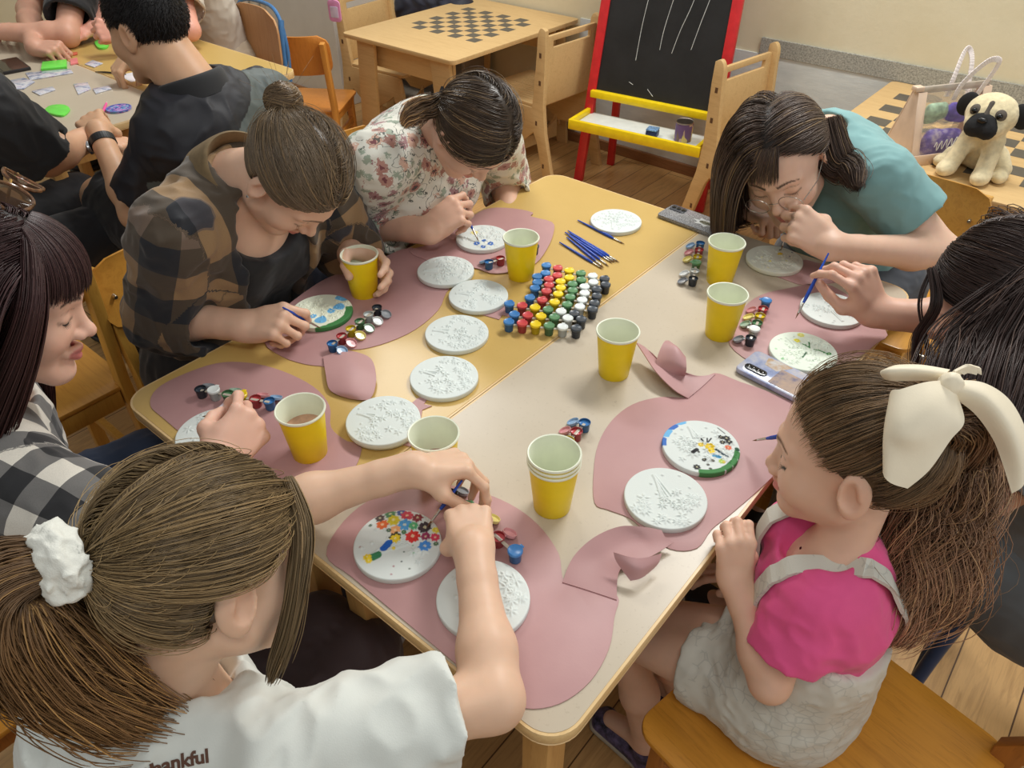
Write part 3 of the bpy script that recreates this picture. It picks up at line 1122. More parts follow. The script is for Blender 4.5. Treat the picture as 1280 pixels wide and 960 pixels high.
def build_mats():
    mat_thing('mauve craft mat under the girl in white, nearest the camera, with rolled tail',
              [(408, 694), (440, 722), (500, 772), (574, 834), (612, 866), (655, 886), (700, 880), (738, 852), (761, 812), (768, 772), (772, 746), (740, 738), (706, 728), (698, 692), (672, 656), (636, 630), (590, 613),
               (530, 605), (470, 622), (430, 652)], 0, 4,
              [[[(703, 728, 0), (735, 738, 0), (771, 750, 0)], [(716, 697, .006), (746, 706, .001), (772, 722, .003)], [(742, 672, .014), (765, 690, .004), (778, 709, .006)],
                [(775, 658, .018), (795, 676, .007), (792, 702, .008)], [(806, 659, .018), (815, 677, .010), (815, 695, .008)], [(827, 663, .016), (832, 672, .013), (842, 678, .010)]],
               [[(767, 690, .028), (797, 698, .030), (827, 692, .020)], [(771, 702, .020), (797, 711, .024), (823, 703, .014)], [(788, 726, .006), (802, 722, .010), (817, 710, .008)]]])
    mat_thing('mauve craft mat before the little girl in pink, with its tail end curled up',
              [(742, 590), (748, 555), (765, 526), (791, 506), (826, 497), (862, 497), (874, 482), (893, 467), (925, 478), (962, 491), (1010, 515), (1003, 545), (985, 575), (955, 607), (915, 642), (890, 662), (871, 686), (838, 687), (808, 666), (786, 648), (760, 638), (743, 629)], 0, 4,
              [[[(860, 498, 0), (877, 484, 0), (894, 468, 0)], [(842, 487, .012), (856, 476, .006), (874, 470, .004)], [(820, 465, .024), (838, 460, .014), (856, 466, .012)],
                [(803, 440, .030), (820, 448, .016), (838, 463, .016)], [(795, 428, .030), (806, 434, .022), (816, 442, .020)]],
               [[(820, 462, .016), (838, 468, .012), (856, 470, .008)], [(822, 446, .030), (842, 452, .034), (858, 462, .026)], [(830, 428, .040), (845, 434, .046), (857, 447, .034)], [(836, 426, .028), (848, 436, .030), (856, 450, .020)]]])
    mat_thing('mauve craft mat before the woman in grey, under the green stemmed plate',
              [(912, 432), (918, 402), (942, 374), (980, 362), (1040, 358), (1106, 412), (1094, 431), (1062, 455), (1030, 472), (992, 478), (950, 460)], .0, 4)
    mat_thing('mauve craft mat mostly hidden under the forearm of the girl in teal',
              [(962, 343), (1006, 325), (1056, 338), (1104, 368), (1055, 352), (1016, 358), (998, 356)], .0, 1)
    mat_thing('mauve craft mat before the girl in flannel, with its dark creased tail',
              [(330, 427), (352, 446), (382, 456), (408, 460), (408, 474), (414, 490), (440, 497), (458, 499), (468, 490), (470, 468), (464, 449), (447, 441), (428, 437), (452, 437), (486, 428), (520, 412), (548, 388), (558, 366), (574, 346), (545, 330), (515, 310), (470, 326), (425, 342), (395, 356), (345, 395)], .0, 3,
              [[[(404, 446, .002), (428, 440, .004), (452, 444, .002)], [(407, 466, .006), (440, 462, .012), (469, 466, .006)], [(413, 488, .004), (440, 488, .010), (468, 488, .004)], [(436, 498, 0), (450, 500, .001), (462, 500, 0)]]])
    mat_thing('mauve craft mat before the flowered blouse, reaching under the cup of clear water',
              [(512, 316), (545, 303), (585, 275), (610, 262), (642, 262), (666, 267), (664, 272), (690, 279), (692, 292), (684, 312), (668, 332), (640, 341), (614, 343), (592, 336), (572, 345), (545, 331)], .0017, 3)
    mat_thing('mauve craft mat at the table corner, before the woman in black and white checks',
              [(188, 507), (196, 487), (226, 470), (270, 455), (310, 454), (352, 464), (392, 484), (412, 508), (414, 535), (434, 552), (452, 556), (444, 585), (420, 606), (378, 628), (350, 622), (300, 590), (240, 552), (205, 524)], .0, 4)
    for lab, P in (('mauve star shaped offcut peeping out from under a plain white plate, by the red pots', [(596, 392), (618, 372), (636, 388), (640, 398), (628, 394), (624, 400)]),
                   ('mauve star shaped offcut by the white plate next to the half hidden cup', [(505, 512), (523, 498), (536, 496), (530, 506), (540, 508), (528, 513), (520, 560), (500, 556)])):
        W = px_poly(P, TZ, 1); c = np.mean(W, axis=0)
        t = thing('mat_offcut', lab, 'mat', (c[0], c[1], TZ), 0)
        MB().prism([(p[0] - c[0], p[1] - c[1]) for p in W], .0001, MAT_T).build('sheet', mat_material(), t)


# ------------------------------------------------------------------ plaster plates
def sstep(x):
    x = np.clip(x, 0, 1)
    return x * x * (3 - 2 * x)


def plate(label, px, paint=(), z=TZ + .0018, r=.0592, seed=1, group='round plaster plates', turn=0.0, tree=True, flat=.35, tint=(218, 225, 221)):
    c = at(px[0], px[1], z + .008)
    rng = np.random.default_rng(seed)
    nr, na = 78, 230
    R = np.concatenate([np.linspace(0, r * .975, nr - 6), r * np.array([.985, .993, .998, 1.0, 1.0, .99])])
    H = np.concatenate([np.zeros(nr - 6), -np.array([.0003, .0008, .0016, .003, .0075, .0092])])
    A = np.arange(na) * 2 * PI / na
    X = R[:, None] * np.cos(A)[None]; Y = R[:, None] * np.sin(A)[None]
    Z = np.repeat(H[:, None], na, 1)
    relief = np.zeros_like(Z)
    ct, st = math.cos(turn), math.sin(turn)
    U = (X * ct + Y * st) / r; W = (-X * st + Y * ct) / r
    flowers = []
    for _ in range(70):
        u, w = rng.uniform(-.88, .88, 2)
        if u * u + w * w < .74 and w > -flat + .25 * u * u * 0:
            s = rng.uniform(.12, .22)
            flowers.append((u, w, s))
            du, dw = U - u, W - w
            d = np.sqrt(du * du + dw * dw); th = np.arctan2(dw, du) + rng.uniform(0, 6)
            pet = s * (.72 + .28 * np.cos(rng.integers(5, 8) * th))
            relief = np.maximum(relief, .0024 * sstep((pet - d) / (s * .75)) * (1 - .25 * np.exp(-(d / (s * .30)) ** 2)))
    if tree:
        for k in range(5):
            a = (k - 2) * .09
            d = np.abs(U - a * (W + .9) * .9 - .03 * math.sin(k)) - .028
            relief = np.maximum(relief, .0018 * np.clip(-d / .02, 0, 1) * (W < -flat + .1) * (W > -.78))
    for _ in range(9):
        u, w = rng.uniform(-.7, .7), rng.uniform(-.85, -flat)
        if u * u + w * w < .74:
            d = np.sqrt((U - u) ** 2 + (W - w) ** 2)
            relief = np.maximum(relief, .0014 * np.clip((.045 - d) / .02, 0, 1))
    inner = (R[:, None] < r * .95)
    Z = Z + relief * inner
    col = np.tile(np.array(lin(tint)), (nr, na, 1))
    for p in paint:
        q = at(p[0], p[1], z + .009) - c
        cc = np.array(lin(p[3]))
        if len(p) > 4 and p[4] == 'line':           # a stroke to a second point
            q2 = at(p[5][0], p[5][1], z + .009) - c
            ab = q2[:2] - q[:2]
            t = np.clip(((X - q[0]) * ab[0] + (Y - q[1]) * ab[1]) / (ab @ ab), 0, 1)
            d = np.hypot(X - q[0] - t * ab[0], Y - q[1] - t * ab[1])
            jag = p[2]
        else:
            d = np.hypot(X - q[0], Y - q[1]); th = np.arctan2(Y - q[1], X - q[0])
            jag = p[2] * (1 + .06 * np.cos(3 * th)) if (p[2] > .0108 or len(p) > 4) else p[2] * (1.0 + .10 * np.cos(7 * th + p[0]) + .06 * np.cos(13 * th + p[1]))
            if len(p) > 4 and p[4] == 'rim':        # band along the edge
                d = np.where(np.hypot(X, Y) > r * p[5], d, 1)
        a = np.clip((jag - d) / .0012, 0, 1)[..., None]
        col = col * (1 - a) + cc * a
        if len(p) <= 4 and p[2] < .011:
            a2 = (np.clip((p[2] * .3 - d) / .0008, 0, 1) * .55)[..., None]
            col = col * (1 - a2) + np.array(lin((250, 244, 200))) * a2
            Z += .0005 * np.clip((jag - d) / .002, 0, 1) * inner
    V = np.stack([X, Y, Z + .0092], -1).reshape(-1, 3)
    i = np.arange(nr - 1)[:, None]; j = np.arange(na)[None]
    jn = (j + 1) % na
    F = np.stack([i * na + j, (i + 1) * na + j, (i + 1) * na + jn, i * na + jn], -1).reshape(-1, 4)
    V = np.concatenate([V, [[0, 0, 0]]])
    last = (nr - 1) * na + np.arange(na)
    Ft = np.stack([last, np.full(na, len(V) - 1), np.roll(last, -1), np.roll(last, -1)], -1)
    F2 = [tuple(f) for f in F] + [(int(a), int(b), int(d)) for a, b, d, _ in Ft]
    col = np.concatenate([col.reshape(-1, 3), [lin(tint)]])
    o = mesh_obj('plaster_plate', V, F2, vcol('painted plaster', .75, bump=.12, bscale=500), None, True, col=col)
    o.location = (c[0], c[1], z)
    tag(o, label, 'plate', group)
    return o


def build_plates():
    B, BL, Rd, Y, G, K, O = (58, 110, 190), (110, 180, 226), (206, 52, 50), (236, 206, 40), (64, 130, 70), (44, 44, 46), (226, 108, 50)
    t0 = TZ + .0002
    plate('plain white plaster plate at the far end beside the lone brush', (770, 276), (), t0, seed=3, turn=.4)
    plate('white plaster plate with five blue flowers under the brush of the flowered blouse', (603, 297),
          [(596, 305, .0075, B), (604, 309, .006, B), (613, 305, .0075, B), (605, 301, .006, B), (608, 304, .004, (240, 240, 230)), (593, 291, .009, (240, 228, 150))], TZ + .0038, seed=4, turn=-.6)
    plate('plain white plaster plate partly on mauve mat, between flowered blouse and the paint heap', (557, 338), (), TZ + .0038, seed=5, turn=-.8)
    plate('plain white plaster plate touching the heap of paint pots', (598, 369), (), t0 + .0016, seed=6, turn=-1)
    plate('plain white plaster plate, second from the half hidden cup in the middle row', (571, 416), (), t0, seed=7, turn=-1)
    plate('plain white plaster plate beside the table seam, with small dents along its lower rim', (555, 471), (), t0, seed=8, turn=-1.2)
    plate('white plaster plate under another, touching the half hidden cup', (480, 527), (), t0, seed=9, turn=-1.2, r=.0585)
    plate('plain white plaster plate on top of another, touching the half hidden cup', (479, 525), (), t0 + .0096, seed=10, turn=-1.2, r=.0592)
    plate('white plaster plate painted with blue sky patches and a green bank', (402, 389),
          [(428, 372, .014, BL), (424, 384, .012, BL), (414, 389, .008, BL), (401, 400, .012, BL), (391, 396, .008, BL), (424, 379, .003, (240, 244, 240)), (418, 387, .003, (240, 244, 240)),
           (437, 388, .015, G, 'rim', .78), (428, 400, .016, G, 'rim', .80), (416, 408, .015, G, 'rim', .82), (405, 412, .014, G, 'rim', .85), (398, 413, .012, G, 'rim', .9), (432, 395, .014, G, 'rim', .8)], TZ + .0018, seed=11, turn=.3, tint=(232, 236, 214))
    plate('white plaster plate half covered by the hand at the near left table corner', (268, 541), [(251, 519, .0016, K)], TZ + .0018, seed=12, turn=.3)
    fl = [(478, 656, .0085, O), (475, 648, .007, (86, 70, 66)), (488, 643, .008, (90, 140, 96)), (492, 651, .009, (216, 200, 50)), (502, 641, .007, (70, 90, 150)), (509, 645, .009, (202, 70, 84)), (522, 648, .008, (140, 52, 60)), (506, 657, .010, (84, 160, 214)),
          (494, 663, .008, (240, 176, 120)), (517, 658, .007, (92, 176, 120)), (531, 660, .0095, (66, 54, 58)), (516, 671, .0105, (214, 50, 44)), (532, 671, .007, (150, 50, 90)), (544, 672, .007, (214, 60, 90)), (545, 663, .006, (238, 220, 70)), (531, 683, .009, (70, 140, 214)),
          (545, 680, .004, (70, 110, 80)), (463, 657, .003, (70, 100, 80)), (486, 663, .004, (70, 100, 80)), (505, 666, .004, (70, 120, 80)),
          (494, 672, .0085, (70, 66, 40)), (494, 674, .0075, Y), (486, 679, .006, (30, 100, 190), 'line', (480, 686)), (472, 694, .006, (50, 124, 80), 'line', (466, 697)), (459, 697, .006, Y), (461, 701, .005, Y), (492, 686, .003, Y),
          (505, 690, .0018, (60, 90, 80)), (502, 702, .0018, (80, 90, 90)), (512, 711, .002, (70, 90, 80)), (492, 708, .002, (170, 120, 130)), (489, 718, .002, (170, 120, 130)), (450, 684, .002, (170, 130, 140)), (517, 692, .0018, (150, 200, 160)), (516, 682, .0018, (110, 170, 120))]
    plate('white plaster plate painted with a bright bouquet and a small blue and green figure', (497, 680), fl, TZ + .0018, seed=13, turn=-.3, flat=-.1)
    plate('plain white plaster plate lying under the bare forearm nearest the camera', (604, 747), (), TZ + .0018, seed=14, turn=-1.5, flat=.2)
    plate('plain white plaster plate beside the plate edged in blue and green', (832, 622), (), TZ + .0018, seed=15, turn=-2.2, flat=.1)
    p = [(832, 540, 0.0130, BL, 'rim', .85), (829, 552, 0.0101, B, 'rim', .88), (838, 531, 0.0130, B, 'rim', .86), (849, 526, 0.0116, BL, 'rim', .88),
         (901, 547, .005, K), (908, 548, .0065, K), (911, 553, .006, K), (903, 553, .005, K), (910, 560, .006, (216, 110, 80)), (897, 535, .0014, K, 'line', (906, 542)), (876, 556, .005, (222, 190, 50)), (887, 559, .008, (222, 190, 40)), (889, 564, .006, Y),
         (876, 549, .0016, K, 'line', (879, 552)), (884, 548, .0018, K, 'line', (884, 553)), (889, 548, .0018, K, 'line', (885, 553)), (871, 562, .004, K, 'line', (866, 566)), (873, 565, .003, K), (880, 575, .004, K), (891, 576, .0035, K), (871, 584, .006, K), (885, 581, .003, K), (888, 586, .003, K),
         (895, 563, .0026, (50, 70, 80), 'line', (909, 571)), (892, 570, .003, (80, 150, 190), 'line', (900, 572)), (902, 577, .005, (170, 200, 80)), (905, 578, .003, (216, 190, 60)),
         (880, 589, 0.0087, G, 'rim', .86), (890, 590, 0.0087, G, 'rim', .86), (900, 588, 0.0087, G, 'rim', .86), (909, 583, 0.0094, G, 'rim', .84), (916, 577, 0.0101, G, 'rim', .84), (920, 569, 0.0101, G, 'rim', .84), (921, 562, .005, (40, 80, 60), 'rim', .86)]
    plate('white plaster plate edged in blue and green with black and yellow flowers', (876, 558), p, TZ + .0018, seed=16, turn=-2.2, flat=.4)
    plate('white plaster plate with yellow flower and green stems beside the blue cased phone', (1004, 439),
          [(996, 426, .0065, (232, 222, 50)), (1001, 419, .007, (220, 216, 110)), (1003, 430, .002, G, 'line', (1011, 434)), (1011, 429, .002, G, 'line', (1012, 435)), (1018, 437, .0022, G, 'line', (1037, 444)), (1036, 443, .005, G), (1008, 441, .002, (70, 110, 80), 'line', (1003, 447)), (978, 449, .003, (130, 200, 140)), (970, 436, .003, (180, 220, 180)), (1016, 451, .0015, (130, 190, 150)), (1034, 455, .0015, (130, 190, 150))], TZ + .0018, seed=17, turn=-2.0, tint=(228, 238, 222))
    plate('white plaster plate with pale yellow dots under the teal girl\'s brush', (968, 324),
          [(975, 318, .006, (236, 206, 50)), (975, 313, .003, (60, 70, 60)), (962, 327, .004, (236, 230, 150)), (952, 322, .004, (226, 226, 190)), (983, 327, .004, (226, 226, 170)), (987, 321, .002, (80, 100, 150)), (990, 316, .003, (90, 100, 110)), (960, 335, .003, (236, 230, 160))], TZ + .0018, seed=18, turn=-2.0, tint=(226, 230, 216))
    plate('white plaster plate half hidden by the brush hand of the woman in grey', (1040, 386), (), TZ + .0018, seed=19, turn=.8)


# ------------------------------------------------------------------ cups
def cup(label, px, liquid=None, z=TZ, base=None, group='yellow paper cups', lift=0.0, tilt=None, h=.092, level=.5):
    p = at(px[0], px[1], z) if base is None else np.array(base)
    t = thing('paper_cup', label, 'cup', (p[0], p[1], p[2] + lift), 0, group)
    rt, rb = .0355, .0262
    nt = MATS.get('yellow cup') or plain('yellow cup', (250, 220, 4), .42, .03, 20)
    inside = plain('cup lining', (236, 240, 218), .5, .02)

    def rr(z): return rb + (rt - rb) * z / h
    MB().lathe([(rb - .001, .004), (rb - .0005, 0), (rb, .0006), (rr(h * .5), h * .5), (rr(h - .006), h - .006)], 40, None, False).build('outer_wall', nt, t)
    MB().lathe([(rr(h - .006), h - .0062), (rt + .0012, h - .0052), (rt + .0020, h - .0026), (rt + .0010, h - .0006), (rt - .0008, h - .0012), (rr(h * .5) - .0014, h * .5), (rb - .0012, .005), (0, .0045)], 40, None, False).build('lining', inside, t)
    if liquid:
        zl = h * level
        MB().lathe([(0, zl), (rr(zl) - .0014, zl), (rr(zl) - .0016, zl - .001)], 40, None, False).build('water', plain('paint water %d %d %d' % liquid, liquid, .08, .12, 60, spec=.6), t)
    if tilt:
        t.rotation_euler = tilt
    return t


def build_cups():
    cup('yellow paper cup gripped by the girl in flannel', (456, 367))
    cup('yellow paper cup at the blue end of the heap of paint pots', (651, 345))
    cup('yellow paper cup beside the teal girl\'s plate, first from the phone with the grey case', (899, 351))
    cup('empty looking yellow paper cup between the two strips of paint on the beige table', (899, 418))
    cup('yellow paper cup of grey brown water standing beside the curled up mat tail', (767, 466), (128, 112, 84), level=.42)
    cup('yellow paper cup of pink water on the mauve mat at the table corner', (388, 566), (196, 150, 122), level=.58)
    cup('yellow paper cup of reddish water half hidden by a raised wrist, at the table seam', (547, 597), (170, 122, 104), level=.36)
    b = at(690, 632, TZ)
    for k, l in enumerate(('bottom yellow paper cup of the nested stack of three', 'middle yellow paper cup of the nested stack of three', 'top yellow paper cup of the nested stack of three')):
        cup(l, None, base=(b[0], b[1], TZ + .0001 + k * .0075), group='nested stack of yellow cups')


# ------------------------------------------------------------------ paints
PC = {'blue': (64, 128, 192), 'red': (208, 74, 78), 'yellow': (242, 210, 34), 'green': (92, 142, 98), 'white': (230, 236, 234), 'black': (60, 68, 78)}
PROTO = {}


def pot_mesh(c, kind):
    key = (c, kind)
    if key in PROTO:
        return PROTO[key]
    rgb = PC[c]
    dark = tuple(int(v * .72) for v in rgb)
    b = MB()
    if kind == 'pot':
        b.lathe([(0, 0), (.0074, 0), (.0082, .001), (.0090, .0155), (.0098, .016), (.0098, .0172), (.0088, .0172)], 18, None, False)
        b.lathe([(.0088, .0171), (.0084, .0120), (0, .0118)], 18, None, False)
        m = plain('pot ' + c, dark, .22, .05)
    elif kind == 'lid':
        b.lathe([(.0100, .0168), (.0104, .0172), (.0104, .0205), (.0092, .0214), (.0080, .0208), (0, .0207)], 18, None, False)
        b.box((-.0032, .0098, .0178), (.0032, .0135, .0200), .0006)
        m = plain('lid ' + c, rgb, .3, .04)
    elif kind == 'paint':
        b.lathe([(.0085, .0135), (.004, .0128), (0, .0132)], 18, None, False)
        m = plain('wet paint ' + c, rgb, .12, .05, spec=.7)
    elif kind == 'open':     # flipped-open clear cap lying beside the pot with dried paint in it
        M = Matrix.Translation((0, .020, .0055)) @ Matrix.Rotation(math.radians(-28), 4, 'X')
        b.lathe([(0, -.001), (.0098, -.001), (.0102, 0), (.0102, .0034), (.0094, .0036), (.0088, .0004), (0, .0002)], 18, M, False)
        b.box((-.003, .0096, .010), (.003, .0128, .0118), .0004)
        w = tuple(int(v * .45 + 120) for v in rgb)
        m = plain('open cap ' + c, w, .15, .05)
    o = b.build(kind, m)
    COL.objects.unlink(o)
    PROTO[key] = (o.data, m)
    return PROTO[key]


def paint_strip(label, pts, colors, open_=(), group='paint pot strips in the heap', z=TZ, flip=1):
    """pots joined in a row; pts are the places of the pots"""
    pts = [np.asarray(p, float) for p in pts]
    c = pts[0]
    t = thing('paint_strip', label, 'paint pots', (c[0], c[1], z), 0, group)
    d = pts[-1] - pts[0]
    a = math.atan2(d[1], d[0])
    for i, (p, cl) in enumerate(zip(pts, colors)):
        def put(kind, par, loc=(0, 0, 0), rot=0.0):
            me, m = pot_mesh(cl, kind)
            o = bpy.data.objects.new({'open': 'open_lid'}.get(kind, kind), me)
            COL.objects.link(o)
            o.parent = par
            o.location = loc
            o.rotation_euler = (0, 0, rot)
            return o
        pot = put('pot', t, (p[0] - c[0], p[1] - c[1], 0), a + (PI if flip < 0 else 0))
        if i in open_:
            put('paint', pot); put('open', pot)
        else:
            put('lid', pot)
    b = MB()
    b.bar((0, 0, .0135), (pts[-1][0] - c[0], pts[-1][1] - c[1], .0135), .005, .0012, (0, 0, 1), .0002)
    b.build('joining_strap', plain('clear strap plastic', (196, 186, 170), .2), t)
    return t


def row(a, b, n, z=TZ + .02):
    A, B = at(*a, z), at(*b, z)
    return [A + (B - A) * i / (n - 1) for i in range(n)]


def build_paints():
    six = ['blue', 'red', 'yellow', 'green', 'white', 'black']
    zz = lambda x, y: (x / 8 + 616, y / 8 + 318)
    ends = [((535, 108), (1118, 240)), ((527, 185), (1128, 300)), ((442, 218), (1040, 348)), ((445, 278), (1040, 414)), ((420, 335), (1015, 485)), ((370, 430), (997, 545)), ((165, 490), (815, 588)), ((215, 597), (885, 645)), ((160, 672), (835, 736))]
    labs = ['strip of six closed paint pots, farthest of the heap, blue end beside the cup', 'strip of six closed paint pots, second from the far side of the heap', 'strip of six closed paint pots, third from the far side of the heap',
            'strip of six closed paint pots, fourth from the far side of the heap', 'strip of six closed paint pots, in the middle of the heap', 'strip of six closed paint pots, fourth from the near side of the heap',
            'strip of six closed paint pots, third from the near side of the heap', 'strip of six closed paint pots, second from the near side of the heap', 'strip of six closed paint pots, nearest of the heap, black pot over the table seam']
    for (a, b), l in zip(ends, labs):
        paint_strip(l, row(zz(*a), zz(*b), 6), six, (), z=TZ + .0002)
    g = 'paint strips in use'
    mz = TZ + .0018
    paint_strip('open strip of six paints beside the blue and green landscape plate', row((415, 428), (471, 383), 6), six, (0, 1, 2, 3, 4, 5), g, mz, -1)
    paint_strip('open strip of paints half hidden behind the cup next to the flowered blouse', row((611, 327), (668, 309), 5), ['blue', 'red', 'yellow', 'green', 'black'], (0, 1), g, TZ + .0036, 1)
    paint_strip('open strip of paints at the table corner behind the hand with pale nails', row((336, 500), (250, 485), 6), six, (0, 1, 3, 5), g, mz, -1)
    paint_strip('open strip of paints under the two hands of the girl in white', row((644, 689), (563, 616), 5), ['blue', 'red', 'yellow', 'green', 'black'], (1, 2, 4), g, mz, -1)
    paint_strip('short open strip of blue, red and yellow paint behind the nested cups', row((731, 526), (700, 560), 4), ['blue', 'red', 'yellow', 'green'], (0, 1, 2), g, TZ + .0002, -1)
    paint_strip('open strip of paints half hidden by the cup near the grey cased phone', row((876, 302), (867, 346), 6), six, (0, 1, 2, 4, 5), g, TZ + .0002, -1)
    paint_strip('strip of six paints on the mauve mat left of the green stemmed plate', row((958, 376), (939, 421), 6), six, (1, 2, 3, 5), g, mz, -1)


# ------------------------------------------------------------------ brushes
def brush(label, tip, end, group='thin blue brushes', Lh=.115, tipcol=(120, 84, 52)):
    tip, end = np.asarray(tip, float), np.asarray(end, float)
    t = thing('paint_brush', label, 'paint brush', tuple(tip), 0, group)
    d = Vector(end - tip)
    L = d.length
    t.rotation_euler = d.to_track_quat('Z', 'Y').to_euler()
    MB().lathe([(0, 0), (.0006, .004), (.0014, .010), (.0015, .013)], 10, None, False).build('bristles', plain('bristle %d %d %d' % tipcol, tipcol, .7), t)
    MB().lathe([(.0016, .0125), (.0019, .016), (.0021, .034), (.0019, .0345)], 12, None, False).build('ferrule', plain('brush ferrule', (206, 204, 196), .25, metal=.9), t)
    MB().lathe([(.0022, .034), (.0032, .044), (.0035, .058), (.0027, min(.10, L * .7)), (.0017, L - .01), (.0014, L - .001), (0, L)], 12, None, False).build('handle', plain('blue brush handle', (30, 74, 176), .25), t)
    return t


def build_brushes():
    z = TZ + .003
    zz = lambda x, y: (x * 120 / 1280 + 690, y * 90 / 960 + 260)
    bs = [((975, 485), (340, 160), 'thin blue brush lying alone touching the farthest white plate', .0),
          ((905, 730), (210, 300), 'thin blue brush on the far side of the bundle of brushes', .0),
          ((860, 735), (235, 330), 'thin blue brush lying inside the bundle, second from its far side', .0),
          ((820, 742), (172, 322), 'thin blue brush in the middle of the bundle of brushes', .0),
          ((765, 785), (225, 365), 'thin blue brush with white glint, third from the near side of the bundle', .0),
          ((700, 800), (195, 388), 'thin blue brush with dark grip, second from the near side of the bundle', .0),
          ((690, 822), (98, 455), 'thin blue brush apart on the near side of the bundle', .0)]
    for a, b, l, lift in bs:
        brush(l, at(*zz(*a), z - .001), at(*zz(*b), z), 'thin blue brushes on the yellow table')
    h = 'thin blue brushes held in hands'
    brush('blue brush held upright in the hand of the woman in the flowered blouse', at(599, 303, TZ + .014), at(560, 224, TZ + .11), h)
    brush('blue brush held by the girl in teal, pointing up to her glasses', at(976, 314, TZ + .014), at(1001, 226, TZ + .135), h)
    brush('blue brush with white ferrule held by the woman in grey', at(994, 399, TZ + .05), at(1036, 316, TZ + .135), h)
    brush('dark blue brush resting in the hand of the girl in flannel', at(402, 411, TZ + .013), at(353, 384, TZ + .09), h)
    brush('blue brush held by the girl in the white t-shirt, tip on the bouquet plate', at(533, 660, TZ + .013), at(578, 600, TZ + .075), h)
    brush('thin brush pinched in the hand at the near left table corner', at(252, 521, TZ + .014), at(312, 512, TZ + .08), h)
    brush('brush whose bare tip shows past the nose of the little girl in pink', at(940, 551, TZ + .02), at(1015, 539, TZ + .11), h)


# ------------------------------------------------------------------ phones
def build_phones():
    P = [at(838, 259), at(910, 285), at(895, 298), at(823, 272)]
    c = np.mean(P, axis=0)
    u = (P[1] - P[0]); a = math.atan2(u[1], u[0])
    t = thing('phone', 'phone in a glittery grey case lying at the end of the tables', 'phone', (c[0], c[1], TZ + .0002), a)
    nt = NT('grey glitter')
    n = nt.noise(nt.coord(), 700, 2, .6)
    nt.base(nt.ramp(n.outputs['Fac'], [(.4, lin((84, 84, 86))), (.66, lin((176, 176, 178)))])).set(rough=.25)
    MB().prism(rrect(-.078, -.036, .078, .036, .010, 5), .0, .0095, bev=.0025).build('case', nt.m, t, sharp=.6)
    b = MB(); b.prism(rrect(-.072, .004, -.032, .031, .007, 4), .0090, .0112, bev=.0008)
    cam = b.build('camera_plate', plain('phone camera grey', (70, 72, 78), .25), t)
    b = MB()
    for k in range(3):
        b.lathe([(0, .0112), (.0052, .0112), (.0052, .0128), (.0040, .0130), (0, .0120)], 16, Matrix.Translation((-.064 + .013 * k, .0175, 0)), False)
    b.build('lens', plain('lens black', (18, 18, 22), .1), cam)
    b = MB()
    star = [((.020 if k % 2 else .012) * math.cos(2 * PI * k / 14) * 1.6 + .032, (.020 if k % 2 else .012) * math.sin(2 * PI * k / 14)) for k in range(14)]
    b.prism(star, .0094, .0099)
    st = b.build('sticker', plain('silver sticker', (196, 198, 196), .4), t)
    b = MB()
    b.prism([(.020 + .017 * math.cos(q), .0075 * math.sin(q)) for q in [2 * PI * k / 16 for k in range(16)]], .0098, .0102, Matrix.Translation((.014, 0, 0)))
    b.build('badge', plain('sticker badge', (120, 118, 96), .4), st)
    b = MB()
    for k in range(4):
        b.tube([(.020 + k * .008, -.004, .0103), (.023 + k * .008, .004, .0103), (.026 + k * .008, -.003, .0103)], .0007, 5)
    b.build('scribble', plain('sticker ink', (40, 40, 40), .5), st)

    P = [at(945, 443), at(1016, 478), at(985, 501), at(920, 468)]
    c = np.mean(P, axis=0)
    u = (P[1] - P[0]); a = math.atan2(u[1], u[0])
    c = P[0] + u / np.linalg.norm(u) * .078 + np.array([-u[1], u[0], 0]) / np.linalg.norm(u) * -.037
    t = thing('phone', 'phone in a pale blue clear case beside the little girl\'s forehead', 'phone', (c[0], c[1], TZ + .0018), a)
    nt = NT('pale blue case print')
    n = nt.noise(nt.coord(), 30, 4, .6)
    nt.base(nt.ramp(n.outputs['Fac'], [(.35, lin((132, 146, 186))), (.55, lin((176, 182, 204))), (.7, lin((206, 200, 196)))])).set(rough=.15)
    MB().prism(rrect(-.078, -.037, .078, .037, .011, 5), .0, .0095, bev=.0025).build('case', nt.m, t, sharp=.6)
    b = MB(); b.prism(rrect(-.068, -.026, -.026, -.010, .0078, 5), .0090, .0115, bev=.0008)
    cam = b.build('camera_bar', plain('camera bar dark', (52, 56, 60), .2), t)
    b = MB()
    for k in range(4):
        b.lathe([(0, .0114), (.0046, .0114), (.0046, .0124), (.0036, .0126), (0, .0118)], 14, Matrix.Translation((-.0605 + .009 * k, -.018, 0)), False)
    b.build('lens', plain('lens black', (18, 18, 22), .1), cam)
    nt = NT('printed photo on case')
    n = nt.noise(nt.coord(), 45, 3, .6)
    nt.base(nt.ramp(n.outputs['Fac'], [(.3, lin((104, 106, 136))), (.5, lin((170, 150, 140))), (.7, lin((186, 160, 140)))])).set(rough=.2)
    MB().prism(rrect(-.016, -.031, .040, .016, .002, 2), .0093, .0098).build('picture', nt.m, t)
    nt = NT('cream print'); n = nt.noise(nt.coord(), 60, 3, .6)
    nt.base(nt.ramp(n.outputs['Fac'], [(.35, lin((206, 206, 206))), (.6, lin((190, 160, 130)))])).set(rough=.2)
    MB().prism([(-.045, .008), (-.02, .004), (-.012, .018), (-.004, .033), (-.03, .034), (-.05, .03)], .0093, .0097).build('picture', nt.m, t)


